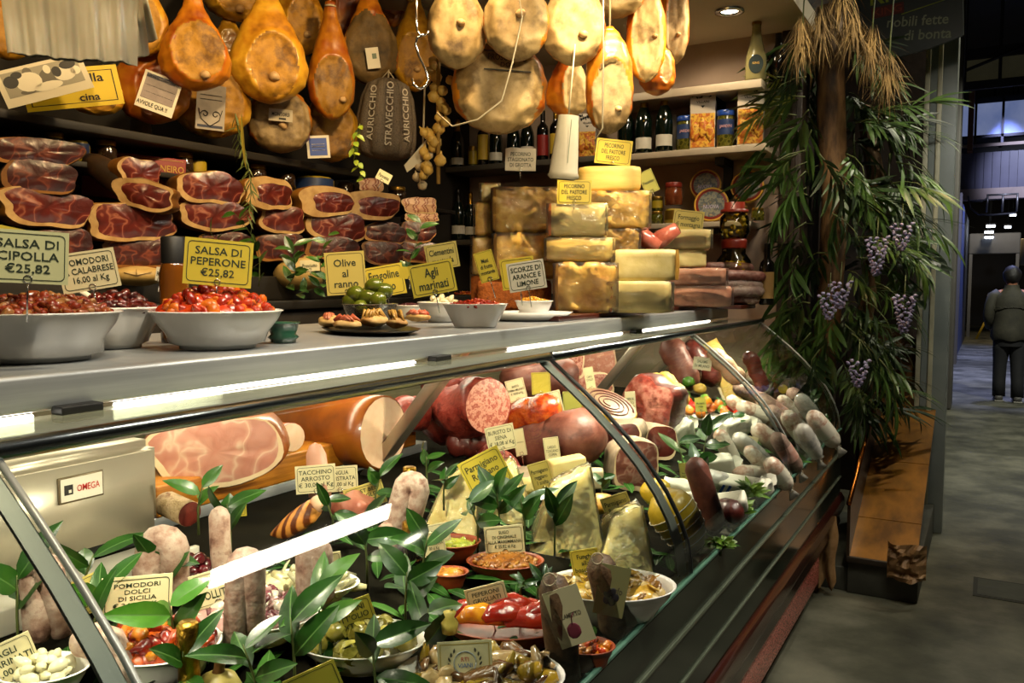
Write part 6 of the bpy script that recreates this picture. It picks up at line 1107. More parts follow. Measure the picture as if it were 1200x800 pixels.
# salami with hanging tags
def tagged(label, u0, v0, u1, v1, r, vd, tagc, words, tint, group='salami with paper tags'):
    dp = depth(deck(u1, vd)); k = dp / F; a = far(u0, v0, dp - .02); b = far(u1, v1, dp); t_ = salami(label, [a, a.lerp(b, .12), a.lerp(b, .4), a.lerp(b, .75), b], r * k * .9, MOULD if 0 else mat('herbed_casing', ['#24140c', '#5a4028', '#75593c', '#3a2212'], 30, .55, .4, 60, rand=True), loop=True, group=group)
    t_['category'] = 'salami'; c = far(tagc[0], tagc[1], dp - r * k * 1.25) - a; w, h = tagc[2] * k * 1.15, tagc[3] * k * 1.1
    tg = G().box((0, 0, 0), (w, .0015, h), .0).build('paper_tag', mat('tag_' + tint, {'pale': '#c9c49c', 'olive': '#8a8a5c', 'cream': '#cfc48c'}[tint], rough=.4), t_, c, (0, rad(tagc[4]), face_yaw(a)))
    text(words, tg, w * .7, h * .14, mat('tag_ink', '#5a5240', rough=.6), (0, -.0016, h * .02)); g = G()
    if tint == 'pale': g.blob((0, -.001, -h * .25), (w * .2, .001, h * .14), .1, 4, 2); g.tube([(0, -.001, -h * .15), (w * .05, -.001, -h * .02), (w * .14, -.001, h * .05)], .0012, 4)
    else: [g.blob((w * (.15 * math.cos(i * 1.3)), -.001, -h * .12 + h * .1 * math.sin(i * 1.3)), (w * .13, .001, h * .09), 0, 4, 2) for i in range(5)]
    g.build('tag_picture', mat('onion_print' if tint == 'pale' else 'berry_print', '#6a2434' if tint == 'pale' else '#1c1c22', rough=.6), tg); G().tube([(0, .002, h * .42), (-.004, .006, h * .6), (.006, .01, h * .72)], .001, 4).build('string', CORD, tg)
tagged('upright herbed salami with pale onion-printed paper tag', 650, 690, 664, 800, 22, 800, (667, 722, 36, 62, -20), 'SALAMETTO', 'pale')
tagged('upright dark salami with olive tag in the mushroom bowl front', 705, 664, 718, 735, 19, 750, (717, 692, 30, 54, 10), 'Tartufo', 'olive')
p = far(545, 776, depth(deck(545, 800)) - .10); k = depth(p) / F
t_ = thing('crest_tag', 'square paper tag with wreath emblem reading VIANI at bottom edge', 'tag', p, (rad(-8), rad(-2), face_yaw(p)))
G().box((0, 0, 0), (64 * k, .0015, 50 * k)).build('card', mat('crest_cream', '#cfc69c', rough=.45), t_); g = G(); g.ring([(-29 * k, -22 * k), (29 * k, -22 * k), (29 * k, 22 * k), (-29 * k, 22 * k)], [(-28 * k, -21 * k), (28 * k, -21 * k), (28 * k, 21 * k), (-28 * k, 21 * k)], -.0012); g.build('border', mat('crest_gold', '#a8923c', rough=.5), t_)
g = G(); [g.tube([(r_ * k * math.cos(a), -.0014, r_ * k * math.sin(a)) for a in [i * PI / 12 for i in range(25)]], .5 * k, 4) for r_ in (13,)]; g.build('emblem_ring', mat('crest_blue', '#8fa0b5', rough=.6), t_)
text('VIANI', t_, 17 * k, 5 * k, mat('crest_blue2', '#4a6a9a', rough=.6), (0, -.0018, -3 * k)); text('RTI', t_, 9 * k, 5 * k, mat('crest_red', '#a83a34', rough=.6), (0, -.0018, 4 * k))
g = G()
for s_ in (-1, 1):
    for i in range(8): a = rad(-85 + i * 18); c = (s_ * 17 * k * math.cos(a), -.0015, 17 * k * math.sin(a)); g.leaf(c, (s_ * (-math.sin(a)) + s_ * .5, 0, math.cos(a)), (0, -1, 0), 6 * k, 2.6 * k, 0, nseg=3)
g.build('wreath', mat('wreath_ink', '#3a3a30', rough=.6), t_)
tag(G().lathe([(0, 0), (.014, .002), (.016, .02), (.008, .03), (.012, .04), (0, .042)], 12).build('cork_bundle', mat('pale_yellow_wrap', ['#a8923c', '#cdb85c'], 12, .4, .2), None, far(527, 742, depth(deck(530, 790)) - .06)), 'small pale yellow wrapped bundle above the wreath tag', 'bundle')
# ------------------------------------------------------------ right-hand part of the case
p = dk(795, 610, 645); k = depth(p) / F; d = (RT * 42 * k - Vector((0, 0, 62 * k)) + FW * .0); a = p - d * .5; t_ = thing('netted_cheese', 'yellow cheese roll tied with white string rings, sloping down', 'cheese', a)
rs = [14, 25, 29, 28, 27, 25, 20, 12]; pts = [d * (i / 7) for i in range(8)]; G().tube(pts, [q * k for q in rs], 18).build('body', mat('netted_yellow', ['#8f7212', '#c9a82c', '#b5921c', '#8a7a4a'], 6, .35, .15, coat=.3), t_)
for i in range(2, 7):
    c = d * (i / 7.); M_ = Vector((0, 0, 1)).rotation_difference(d.normalized()).to_matrix(); rr_ = (rs[i] + 1) * k
    G().tube([c + M_ @ Vector((rr_ * math.cos(q), rr_ * math.sin(q), .004 * math.sin(q))) for q in [j * PI / 10 for j in range(21)]], .0016, 5).build('string_ring', WHITE, t_)
tag(G().blob((0, 0, 0), (22 * k, 16 * k, 18 * k), .25, 4, 3, 3).build('cheese_round', mat('bright_yellow_cheese', ['#b5921c', '#d3b43a'], 6, .3, coat=.3), None, dk(770, 578, 612)), 'bright yellow folded cheese above the string-tied roll', 'cheese')
sal_ = lambda lab, u0, v0, u1, v1, r, vd, mt=SAUS, d1=0., **kw: salami(lab, [far(u0, v0, depth(deck(u1, vd)) - d1), far((u0 + u1) / 2, (v0 + v1) / 2, depth(deck(u1, vd)) - d1 / 2), far(u1, v1, depth(deck(u1, vd)))], r * depth(deck(u1, vd)) / F, mt, **kw)
sal_('pointed wrapped salami standing right of the netted cheese', 816, 548, 836, 610, 14, 632, BROWNC)
sal_('round brown salami end facing out below the pointed salami', 858, 600, 850, 598, 15, 622, SALD, .04)
WRAPW = mat('paper_wrapped', ['#c9bda8', '#ddd3c0', '#a8806a', '#cfc2ae'], 14, .4, .4, 25, coat=.3, rand=True)
WRAPP = mat('clear_wrap_twist', ['#cfc9bd', '#e2ddd2'], 20, .25, .5, 40, coat=.6, trans=.3)
packs = [(858, 470, 880, 486, 9), (905, 482, 930, 505, 10), (918, 470, 935, 488, 9), (942, 505, 955, 530, 11), (880, 530, 905, 556, 10), (868, 455, 895, 470, 11), (880, 440, 905, 458, 10), (850, 492, 885, 498, 11), (872, 478, 905, 492, 11), (895, 470, 925, 492, 11), (845, 512, 862, 545, 11), (868, 516, 895, 540, 12), (890, 505, 922, 530, 12), (912, 515, 932, 545, 11), (925, 490, 948, 520, 12), (940, 470, 962, 500, 11), (955, 490, 975, 515, 12), (930, 462, 950, 480, 10), (905, 545, 920, 565, 12), (830, 560, 872, 572, 13), (868, 555, 905, 560, 13)]
for i, (u0, v0, u1, v1, r) in enumerate(packs):
    near = ['under the pale cheese wedge', 'between two others beneath the glass seam', 'tucked beneath the dark box', 'pressed to the curved glass edge', 'in the front row beside the cream card', 'behind the vegetable tray', 'near the back corner', 'right of the vegetable tray', 'under the third glass seam', 'in the middle of the heap', 'beside the green leaves', 'below the small cream card', 'at the heap front', 'against the curved glass', 'beyond the third glass seam', 'near the end glass top', 'at the far end corner', 'beside the small dark box', 'lowest by the curved glass', 'lying across above lettuce', 'with blue print above lettuce'][i]
    dp = depth(deck(u1, v1 + 14)); A, B = far(u0, v0, dp - .03), far(u1, v1, dp); d = B - A; L_ = d.length; rr_ = r * .85 * dp / F; d.normalize()
    t_ = thing('wrapped_salami', 'small paper-wrapped salami ' + near, 'salami', A, (0, 0, 0), 'small wrapped salami heaped at the right end')
    G().tube([-d * rr_ * 1.0, -d * rr_ * .6, d * 0, d * L_ * .5, d * L_, d * (L_ + rr_ * .6), d * (L_ + rr_)], [rr_ * .35, rr_ * .8, rr_, rr_ * 1.04, rr_, rr_ * .75, rr_ * .3], 16).build('body', [WRAPW, SAUSM, WRAPW, WRAPP][i % 4], t_)
    G().tube([d * (L_ + rr_ * .95), d * (L_ + rr_ * 1.3), d * (L_ + rr_ * 2.1) + Vector((0, 0, -.01))], [rr_ * .3, rr_ * .22, rr_ * .75], 10, flatten=.4).build('wrap_twist', WRAPP, t_)
    G().tube([d * L_ * .25, d * L_ * .75], rr_ * 1.07, 16, cap=False).build('paper_band', [LABW, mat('band_pink', ['#c9a89a', '#b57a6a'], 30, .5), LABW, mat('band_grey', ['#8f8c8a', '#c9c4b8'], 40, .5)][i % 4], t_)
    G().tube([A * 0 + FW * -.001 + d * (L_ + rr_ * 1.2) + Vector((rr_ * .35 * math.cos(q), 0, rr_ * .35 * math.sin(q))) for q in [j * PI / 5 for j in range(11)]], .0016, 5).build('string', CORD, t_)
PAPW = mat('white_cheese_paper', ['#c9c4b0', '#ddd9c8'], 5, .45, .2)
for u, v, w, h, vd, ro, lab in [(850, 566, 90, 26, 585, .1, 'flat white paper-wrapped cheese pack with blue stripes, above the lettuce'), (845, 590, 60, 26, 610, -.2, 'open white wrapping paper edge below the flat cheese pack')]:
    p = dk(u, v, vd); k = depth(p) / F; t_ = thing('cheese_pack', lab, 'cheese', p, (.5, ro, face_yaw(p))); G().box((0, 0, 0), (w * k, .06, h * k * .7), .012).build('paper', PAPW, t_)
    if w > 80:
        for s_ in (-3, 4): G().box((s_ * k, -.0305, 0), (3 * k, .001, h * k * .5), rot=(0, .3, 0)).build('blue_stripe', TBLUE, t_)
for i, (u, v, w, h, vd, lab) in enumerate([(792, 575, 40, 26, 600, 'small white cheese wrapped in paper beside the netted roll'), (812, 590, 44, 22, 612, 'white paper packet leaning before the pointed salami'), (838, 545, 50, 22, 565, 'white wrapped packet behind the flat cheese pack'), (862, 500, 44, 20, 520, 'pale paper packet between wrapped salami'), (798, 505, 36, 22, 525, 'pale wrapped cheese left of the broad green leaf'), (890, 575, 40, 20, 590, 'white wrapped packet touching the curved glass')]):
    p = dk(u, v, vd); k = depth(p) / F; t_ = thing('cheese_pack', lab, 'cheese', p, (.4, .15 - .12 * i, face_yaw(p) + .2 * i), 'small white paper packets at the right')
    g = G(); b = bmesh.new(); bmesh.ops.create_cube(b, size=1); bmesh.ops.subdivide_edges(b, edges=list(b.edges), cuts=6, use_grid_fill=True)
    for q in b.verts: x, y, z = q.co; n_ = noise.noise((x * 5 + i, y * 5, z * 5)) * .006; q.co = (x * w * k * (1 - .25 * (z + .5)) + n_, y * .06 * (1 - .3 * (z + .5)) + n_, z * h * k + n_)
    g.bm(b, 0); g.build('paper', PAPW, t_); G().leaf((w * k * .4, 0, 0), (1, -.3, .5), (0, -.5, 1), .045, .05, .1, nseg=4).build('paper_flap', PAPW, t_)
# vegetable tray
p = deck(828, 490); k = depth(p) / F
tag(G().box((0, 0, .01), (88 * k, 46 * k, .02), .005).build('vegetable_tray', WHITEC, None, p, (0, .1, .5)), 'white tray under the candied red, orange and green vegetables', 'tray')
for nm, lab, mt, n_, s_ in (('cherry_pepper', 'orange-yellow candied pepper on the white tray', mat('candied_orange', ['#b5500c', '#dc8a1c'], 10, .15, coat=.6, rand=True), 18, 1), ('cherry_tomato', 'bright red cherry tomato on the white tray', mat('cherry_red', ['#a8140a', '#cc2c14'], 10, .15, coat=.6, rand=True), 13, 2), ('green_pepper', 'small bright green pepper on the white tray', mat('candied_green', ['#3c6a0e', '#6a9a1c'], 10, .15, coat=.6, rand=True), 9, 3)):
    rr = random.Random(s_); sp = []
    while len(sp) < n_: a = rr.gauss(0, 24) * k; b = rr.gauss(0, 14) * k; sp.append(p + Vector((math.cos(.5) * a - math.sin(.5) * b, math.sin(.5) * a + math.cos(.5) * b, .035 + rr.uniform(.3, 1) * .07 * math.exp(-(a / (30 * k)) ** 2 - (b / (20 * k)) ** 2) - a * .1 + .2 * -0)))
    many(nm, lab, 'vegetable', {'cherry_pepper': 'candied peppers on the tray', 'cherry_tomato': 'cherry tomatoes on the tray', 'green_pepper': 'green peppers on the tray'}[nm], sp, G().lathe([(0, -.019), (.012, -.017), (.02, -.004), (.019, .01), (.010, .018), (0, .014)], 14), mt, (1.0, 1.4))
rr = random.Random(77); g = G()
for i in range(620):
    y = rr.uniform(.3, 4.5); x = rr.uniform(-1.45, -.70); z = .64 - .2 * x + .006 + rr.uniform(0, .012); a = rr.uniform(0, 6.3); L = rr.uniform(.07, .11)
    g.leaf((x, y, z), (math.cos(a), math.sin(a), -.2 * math.cos(a) + rr.uniform(-.02, .4)), (rr.uniform(-.3, .3), rr.uniform(-.3, .3), 1), L, L * .33, rr.uniform(0, .3), 0, 1, .2, 5)
tag(g.build('leaf_bed', [mat('leaf_bed_green', ['#12260a', '#234814', '#38601f'], 7, .7, .1, 30, spec=.12), MIDR]), 'bed of dark laurel leaves lining the sloping case floor', 'leaves', kind='stuff')
# small green gourds behind
for i, (u, v, lab) in enumerate([(807, 447, 'small dark green gourd above the yellow-green signs'), (801, 462, 'curved green gourd left of the vegetable tray'), (820, 455, 'cream-yellow little gourd between green ones')]): tag(G().blob((0, 0, 0), (.035, .03, .028), .15, 5, 3, i).build('gourd', mat('gourd_green', ['#234a10', '#4a7a22'], 9, .25, coat=.4) if i < 2 else MATS['yellow_saus'], None, dk(u, v, 478)), lab, 'gourd')
t_ = thing('meat_box', 'small dark box with yellow oval label at the far end of the case', 'box', dk(917, 455, 478), (0, 0, .3)); k = 4.2 / F; G().box((0, 0, 0), (22 * k, .05, 26 * k), .004).build('carton', mat('brown_carton', '#4a3020', rough=.5), t_); G().lathe([(0, 0), (6 * k, 0)], 16, axis=(0, -1, 0), c=(0, -.026, 0)).build('oval_label', TINY, t_)
LETT = mat('lettuce', ['#2c4a10', '#4f7220', '#6e8e30'], 12, .4, .2, 40, sss=.1)
def leaves(name, label, u, v, vd, n, L, W, seed, mats, lift=.02, up=.8, spread=1., cat='leaves', group=None, kind=None):
    p = dk(u, v, vd); rr = random.Random(seed); t_ = thing(name, label, cat, p, group=group); g = G(); s_ = G()
    tip = Vector((rr.uniform(-.02, .02), rr.uniform(-.02, .02), L * .9 * up)); s_.tube([(0, 0, -L * .8), (0, 0, 0), tip * .6, tip], [.003, .0025, .002, .001], 6)
    for i in range(n):
        a = i * 2.4 + rr.uniform(-.4, .4); el = rr.uniform(.1, 2.2) * up; q = tip * ((i + .5) / n)
        d = Vector((math.cos(a) * spread, math.sin(a) * spread - .1, el)); g.leaf(q, d, Vector((.3, -.8, .7)) + Vector((rr.uniform(-.5, .5), rr.uniform(-.5, .5), rr.uniform(-.3, .3))), L * rr.uniform(.75, 1.2), W * rr.uniform(.85, 1.15), rr.uniform(.0, .4), 0, 1 if len(mats) > 1 else None, rr.uniform(.1, .4), 6)
    s_.build('stem', STEM, t_); g.build('foliage', mats, t_); return t_
tag(G().box2((-2.0, 1.3, .931), (-1.78, 2.5, .965), bev=.003).build('steel_riser', STEEL), 'low steel riser under the amber wooden block', 'riser')
LV = [mat('laurel_leaf', ['#0e2407', '#1c4010', '#2e5618'], 9, .3, .1, 30, coat=.25, rand=True), MIDR]
LV2 = [mat('laurel_leaf_light', ['#224a0e', '#3c6a1c', '#54822a'], 9, .3, .1, 30, coat=.2, rand=True), MIDR]
spots = [(190, 690, 720, 7, .075, LV, 'laurel leaves right of the bent salami and before the slicer tray'), (205, 750, 800, 7, .085, LV2, 'large laurel leaves standing in front of the POMODORI DOLCI sign'), (270, 625, 660, 9, .075, LV, 'dark laurel leaves below the small yellow sign and block'), (232, 595, 640, 4, .065, LV2, 'bright laurel leaf upright against the amber block'), (95, 690, 730, 6, .075, LV, 'laurel leaves behind the left aluminium seam'), (20, 720, 760, 6, .085, LV, 'dark laurel leaves at the far left edge'), (110, 730, 770, 6, .075, LV, 'laurel leaves under the SALSA DI PEPERONI sign'),
         (345, 775, 820, 9, .085, LV, 'spreading laurel leaves before the octopus dish, lower centre'), (375, 735, 790, 8, .08, LV2, 'upright laurel leaf tips right of the octopus dish'), (430, 655, 690, 11, .085, LV, 'broad laurel leaves right of the fish dish'), (495, 665, 700, 10, .085, LV, 'dark laurel sprig under the gold bottle cap'), (475, 710, 760, 10, .085, LV, 'tall laurel leaves right of the artichoke sign'), (500, 760, 800, 9, .085, LV, 'laurel leaves between artichokes and wreath tag'), (440, 800, 830, 8, .08, LV, 'laurel leaves along the bottom edge, right of the lower yellow card'), (300, 800, 835, 8, .08, LV, 'laurel leaves along the bottom edge near the tied cheese'), (215, 800, 830, 6, .07, LV, 'laurel leaf tips at the bottom of the tomato bowl'),
         (440, 580, 620, 8, .065, LV, 'laurel leaves behind the ROAST BEEF sign'), (390, 608, 640, 7, .06, LV, 'pointed laurel leaves below the TACCHINO sign'), (500, 555, 610, 9, .06, LV, 'laurel sprig with pale buds left of the Parmesan wedge'), (520, 575, 620, 7, .055, LV, 'small laurel leaves in front of the left Parmesan wedge'), (585, 605, 650, 11, .08, LV, 'cluster of laurel leaves beneath the large Parmigiano sign'), (615, 612, 650, 10, .08, LV, 'laurel leaves right of the SUGO sign top'), (650, 620, 650, 6, .075, LV, 'single broad laurel leaf group before the broad Parmesan wedge'), (560, 615, 660, 8, .075, LV, 'laurel leaves left of the SUGO sign'), (630, 690, 720, 14, .035, LV, 'small-leaved herb sprig between ragu and mushrooms'), (610, 690, 730, 10, .03, LV, 'fine herb tips just right of the ragu bowl'), (705, 575, 600, 4, .05, LV, 'little laurel leaf before the glass seam, beside the cut-off sign'),
         (800, 540, 570, 8, .085, LV, 'large green leaves at the middle of the right case section'), (825, 525, 555, 7, .09, LV, 'broad green leaf under the vegetable tray'), (815, 560, 590, 6, .08, LV, 'green leaves left of the flat cheese pack'), (785, 480, 500, 4, .06, LV, 'green leaf left of the candied vegetables'), (860, 500, 520, 5, .06, LV, 'green leaves among wrapped salami'), (905, 450, 475, 6, .07, LV2, 'pale green leaves beside the small dark box'), (950, 475, 500, 5, .06, LV, 'green leaves near the end glass'), (965, 505, 525, 5, .05, LV, 'green leaves at the far curved glass corner')]
for i, (u, v, vd, n, L, m, lab) in enumerate(spots): leaves('laurel_sprig', lab, u, v, vd, max(4, int(n * .55)), L * 1.2, L * .48, 100 + i, m, cat='laurel sprig', group='laurel sprigs in the case')
for i, (u, v, vd, lab) in enumerate([(868, 600, 612, 'frilly lettuce at the front of the right case section'), (885, 580, 600, 'frilly lettuce tuft beside the curved glass'), (845, 640, 650, 'loose lettuce scraps near the glass bottom')]): leaves('lettuce_tuft', lab, u, v, vd, 46, .055 if i < 2 else .035, .016, 200 + i, [LETT, LETT], up=.4, cat='lettuce')
for i, (u, v, vd, lab) in enumerate([(880, 650, 648, 'dark green leaf carpet along the right front of the case')]): pass
# ------------------------------------------------------------ signs inside the case
ci = dict(group='price signs inside the display case')
def cs(body, u, v, w, h, vd, label, card=CREAM, roll=0., back=0., **kw): return sign(body, u, v, w, h, depth(deck(u, vd)) + back, label, card, roll=roll, **{**ci, **kw})
cs('SALSA DI\nPEPERONI\n25,82', 104, 696, 52, 44, 745, 'yellow sign reading SALSA DI PEPERONI behind the tomato bowl', mat('card_olive', '#bfae5e', rough=.4), -20, pad=.8)
cs('POMODORI\nDOLCI\nDI SICILIA\n€ 24,50 al Kg', 161, 697, 76, 46, 770, 'cream sign reading POMODORI DOLCI DI SICILIA', CREAM, 3, pad=.84)
cs('POLPO\nBOLLITO', 252, 688, 52, 42, 745, 'cream sign starting PO and BO behind the folded salami', CREAM, -11, pad=.7)
cs('AGLI\nMARINATI\n13,00 al Kg', 12, 775, 56, 52, 815, 'cream sign ending LI and NATI at the bottom left corner', CREAM, -17, pad=.84)
cs('ZAFONCINI', 270, 598, 36, 16, 640, 'small yellow sign ending ONCINI under the amber block', YEL, -1, pad=.7)
cs('TACCHINO\nARROSTO\n€ 30,00 al Kg', 370, 561, 46, 33, 605, 'cream sign reading TACCHINO ARROSTO before the amber block', CREAM, -2, pad=.86)
cs('LINGUA\nSALMISTRATA\n€ 20,00 al Kg', 398, 561, 42, 30, 605, 'cream sign ending GUA, half behind the TACCHINO sign', CREAM, -2, back=.02, pad=.86)
cs('ROAST BEEF\nALL\'INGLESE\n€ 30,00', 428, 581, 46, 28, 615, 'yellow sign reading ROAST BEEF ALL INGLESE', mat('card_olive', '#bfae5e'), -15, pad=.84)
cs('Parmigiano\nReggiano\n1 scelta', 569, 553, 52, 46, 615, 'large yellow tilted sign reading Parmigiano Reggiano', YEL, -27, pad=.78, back=-.1)
cs('Parmigiano\nreggiano\n1 scelta', 634, 558, 25, 34, 610, 'smaller yellow sign reading Parmigiano reggiano, right of the large one', mat('card_olive', '#bfae5e'), -16, pad=.8, back=-.06)
cs('BURISTO DI\nSIENA\n€ 18,08 al Kg', 587, 513, 34, 30, 560, 'cream sign reading BURISTO DI SIENA', CREAM, -12, pad=.84)
cs('FINOCCHIONA', 609, 518, 13, 32, 555, 'narrow cream card right of the BURISTO sign', CREAM, -10, pad=.7, lines=1)
cs('LARDO\nTOSCANO\nCOPPA', 647, 528, 18, 32, 565, 'narrow cream card on the big brown cured loin', CREAM, -8, pad=.8)
cs('BUSTO\nDAMA MILANO\n€ 18,00 al Kg', 605, 457, 22, 26, 520, 'cream sign tilted left over the thick speckled salami', CREAM, -14, pad=.84)
cs('', 634, 449, 22, 26, 500, 'yellow card right of the BUSTO sign, behind the seam', YEL, -3)
cs('SPIANATA\nCALABRA', 645, 473, 28, 28, 520, 'cream sign reading SPIANATA CALABRA at the glass seam', CREAM, -14, pad=.8)
cs('', 671, 470, 22, 24, 515, 'yellow-green card right of the seam beside the SPIANATA sign', LIME, -5)
cs('CAPO\nCOLLO', 691, 443, 11, 26, 500, 'small cream card stuck in the pale fat slab', CREAM, -10, pad=.7, border=False)
cs('SPECK\nALTO\nADIGE', 739, 472, 12, 27, 520, 'narrow grey-cream card on the speck chunk', mat('card_grey', '#a8a488', rough=.45), -5, pad=.74, border=False)
cs('SUGO\nDI CINGHIALE\nALLA MAREMMANA\n€ 25,82 al Kg', 591, 632, 46, 33, 676, 'cream sign reading SUGO DI CINGHIALE ALLA MAREMMANA', CREAM, -5, pad=.86)
cs('PEPERONI\nGRIGLIATI\n€ 18,08 al Kg', 571, 702, 48, 34, 745, 'cream sign reading PEPERONI GRIGLIATI over the grilled peppers', CREAM, -14, pad=.84)
cs('Funghi\nalla\nboscaiola', 686, 659, 33, 32, 712, 'bright yellow sign reading Funghi alla boscaiola', YEL, -10, pad=.8)
cs('CREMA DELLA\nMAREMMANA\n00 al Kg', 508, 637, 27, 28, 680, 'cream sign ending DELLA, left of the pesto bowl', CREAM, -10, pad=.86)
cs('SALSA', 514, 624, 26, 22, 670, 'cream sign peeping out above the DELLA sign', CREAM, -10, back=.03, pad=.7)
cs('CAROFINI\nSOTT\'OLIO\nEXTRA', 410, 724, 58, 40, 775, 'yellow sign reading OFINI OLIO EXTRA over artichokes', mat('card_olive2', '#b3a33c', rough=.4), -17, pad=.78)
cs('FILETTI\nDI POTENZA\n€ 15,00 al Kg', 378, 664, 44, 32, 712, 'cream sign ending NZA half hidden by laurel leaves', CREAM, -4, pad=.84)
cs('', 367, 800, 62, 34, 830, 'yellow card cut by the bottom edge of the picture', mat('card_olive2', '#b3a33c'), -20)
cs('Parmigiano\nReggiano\n1 scelta', 724, 596, 33, 34, 640, 'yellow sign reading Parmigiano at the curved glass seam', mat('card_olive', '#bfae5e'), -20, pad=.8)
cs('Pecorino\nstagionato', 803, 556, 12, 28, 590, 'narrow yellow-green card left of the pointed salami', LIME, -8, pad=.7)
cs('Frutta\nmista', 782, 466, 16, 22, 500, 'yellow-green card left of the vegetables, tilted', LIME, -18, pad=.7)
cs('Mostarda\nmista', 821, 474, 13, 17, 500, 'yellow-green card above the cherry tomatoes', LIME, -6, pad=.7)
cs('SALAME\nDI MILANO', 823, 426, 21, 15, 480, 'pale card stuck on the mottled salami at the back', mat('card_grey', '#a8a488'), 6, pad=.8, border=False)
cs('SALAMINI\nNOSTRANI', 873, 517, 28, 15, 540, 'small cream card lying among the wrapped salami', CREAM, 10, pad=.76, border=False)
# ================================================================ planted pillar at the right
BARK = mat('tan_bark', ['#2c1c0e', '#5e4224', '#7a5a34', '#452c16'], 7, .7, .4, 30, stretch=(2, 2, .5))
def trunk(label, pts, rs):
    return tag(G().tube(pts, rs, 14).build('tree_trunk', BARK), label, 'trunk')
trunk('thick tan tree trunk bare at mid-height behind bamboo leaves, left of two', [(-.86, 5.12, 0), (-.84, 5.12, .9), (-.80, 5.1, 1.4), (-.78, 5.1, 2.0), (-.82, 5.12, 2.5), (-.84, 5.12, 3.1)], [.085, .075, .07, .075, .08, .07])
trunk('thinner twisted tan trunk to the right, beside the steel post', [(-.66, 5.5, 0), (-.62, 5.5, .8), (-.66, 5.5, 1.3), (-.6, 5.48, 1.8), (-.62, 5.5, 2.2), (-.7, 5.5, 2.6)], [.05, .045, .05, .045, .05, .04])
trunk('slim reddish trunk low behind the end glass of the case', [(-1.0, 5.0, .3), (-.98, 5.0, .9), (-.97, 5.02, 1.3), (-1.0, 5.0, 1.5)], [.035, .03, .025, .02])
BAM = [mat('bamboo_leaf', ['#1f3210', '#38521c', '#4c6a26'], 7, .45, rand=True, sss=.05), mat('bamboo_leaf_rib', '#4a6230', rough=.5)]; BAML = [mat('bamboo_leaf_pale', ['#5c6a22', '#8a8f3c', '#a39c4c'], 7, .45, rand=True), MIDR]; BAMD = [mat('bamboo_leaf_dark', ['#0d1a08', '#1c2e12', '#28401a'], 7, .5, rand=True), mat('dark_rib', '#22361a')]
def spray_mesh(seed, mats, n=13, L=.19, W=.02):
    rr = random.Random(seed); s = G(); f = G(); pts = [Vector((.0, 0, 0)), Vector((.06, -.02, .015)), Vector((.13, -.04, .01)), Vector((.2, -.06, -.02))]
    s.tube(pts, [.004, .003, .0025, .0015], 5)
    for i in range(n):
        a = i / (n - 1); q = pts[0].lerp(pts[3], .15 + .85 * a); sd = 1 if i % 2 else -1
        d = Vector((.75 + .4 * a + rr.uniform(-.2, .2), sd * (.8 - .6 * a) - .25, rr.uniform(-.75, .35) + sd * .25 * (1 - a)))
        f.leaf(q, d, (rr.uniform(-.3, .3), -.5, 1), L * rr.uniform(.6, 1.15), W * rr.uniform(.8, 1.3), rr.uniform(.1, .5), 0, 1, .15, 6)
    return s.mesh('stem', STEM), f.mesh('foliage', mats)
VAR = {}
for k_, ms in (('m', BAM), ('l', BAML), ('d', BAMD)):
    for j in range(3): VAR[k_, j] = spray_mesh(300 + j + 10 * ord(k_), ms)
def spray(kind, j, p, rot, s):
    lab = {'m': 'mid-green bamboo leaf spray on the planted pillar', 'l': 'pale yellow-green bamboo spray reaching over the cake boxes', 'd': 'dark bamboo leaf spray deep in the planted pillar'}[kind]
    t_ = thing('bamboo_spray', lab, 'bamboo leaves', p, rot, {'m': 'mid-green bamboo sprays', 'l': 'pale bamboo sprays by the shelf end', 'd': 'dark bamboo sprays'}[kind]); t_.scale = (s, s, s)
    for nm, me in zip(('stem', 'foliage'), VAR[kind, j]): o = bpy.data.objects.new(nm, me); COL.objects.link(o); o.parent = t_
    return t_
rr = random.Random(42)
pal = [(885, 95), (880, 128), (905, 112), (900, 140)]
for i, (u, v) in enumerate(pal): spray('l', i % 3, far(u + 34, v - 5, 4.5), (rr.uniform(-.4, .4), rr.uniform(.0, .5), PI + rr.uniform(-.3, .5)), rr.uniform(.8, 1.05))
mid = []
for i in range(130):
    v = rr.uniform(10, 460); half = 70 if v < 330 else 55; cu = 985 + (v - 200) * .03
    if v > 360: cu = 990; half = 40
    u = cu + rr.uniform(-half, half)
    if 938 < u < 1090 and not (u > 1015 and v < 125): mid.append((u, v))
for i, (u, v) in enumerate(mid):
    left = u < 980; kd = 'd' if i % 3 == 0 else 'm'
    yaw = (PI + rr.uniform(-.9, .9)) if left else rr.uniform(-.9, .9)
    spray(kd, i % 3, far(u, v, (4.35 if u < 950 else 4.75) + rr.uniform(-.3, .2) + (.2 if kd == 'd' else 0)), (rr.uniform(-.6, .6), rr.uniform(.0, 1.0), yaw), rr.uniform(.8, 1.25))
for (u, v, yaw, ty) in [(1040, 150, 0, .3), (1050, 190, .2, .5), (1045, 215, -.2, .1), (1060, 250, .1, .5), (1040, 130, .1, -.2), (1050, 285, 0, .7), (935, 300, 2.8, 1.0), (930, 345, 3.0, .9), (945, 260, 3.4, .8), (925, 375, 2.9, .7), (940, 345, 3.3, .9), (1030, 420, .2, 1.1), (1000, 445, .5, 1.2), (945, 220, 3.0, .6), (935, 180, 3.2, .4), (930, 150, 3.1, .3), (1025, 330, .3, .8), (975, 330, 3, 1.0), (950, 390, 3, 1.0)]: spray('m', int(u) % 3, far(u, v, 4.45), (rr.uniform(-.3, .3), ty, yaw), rr.uniform(.95, 1.25))
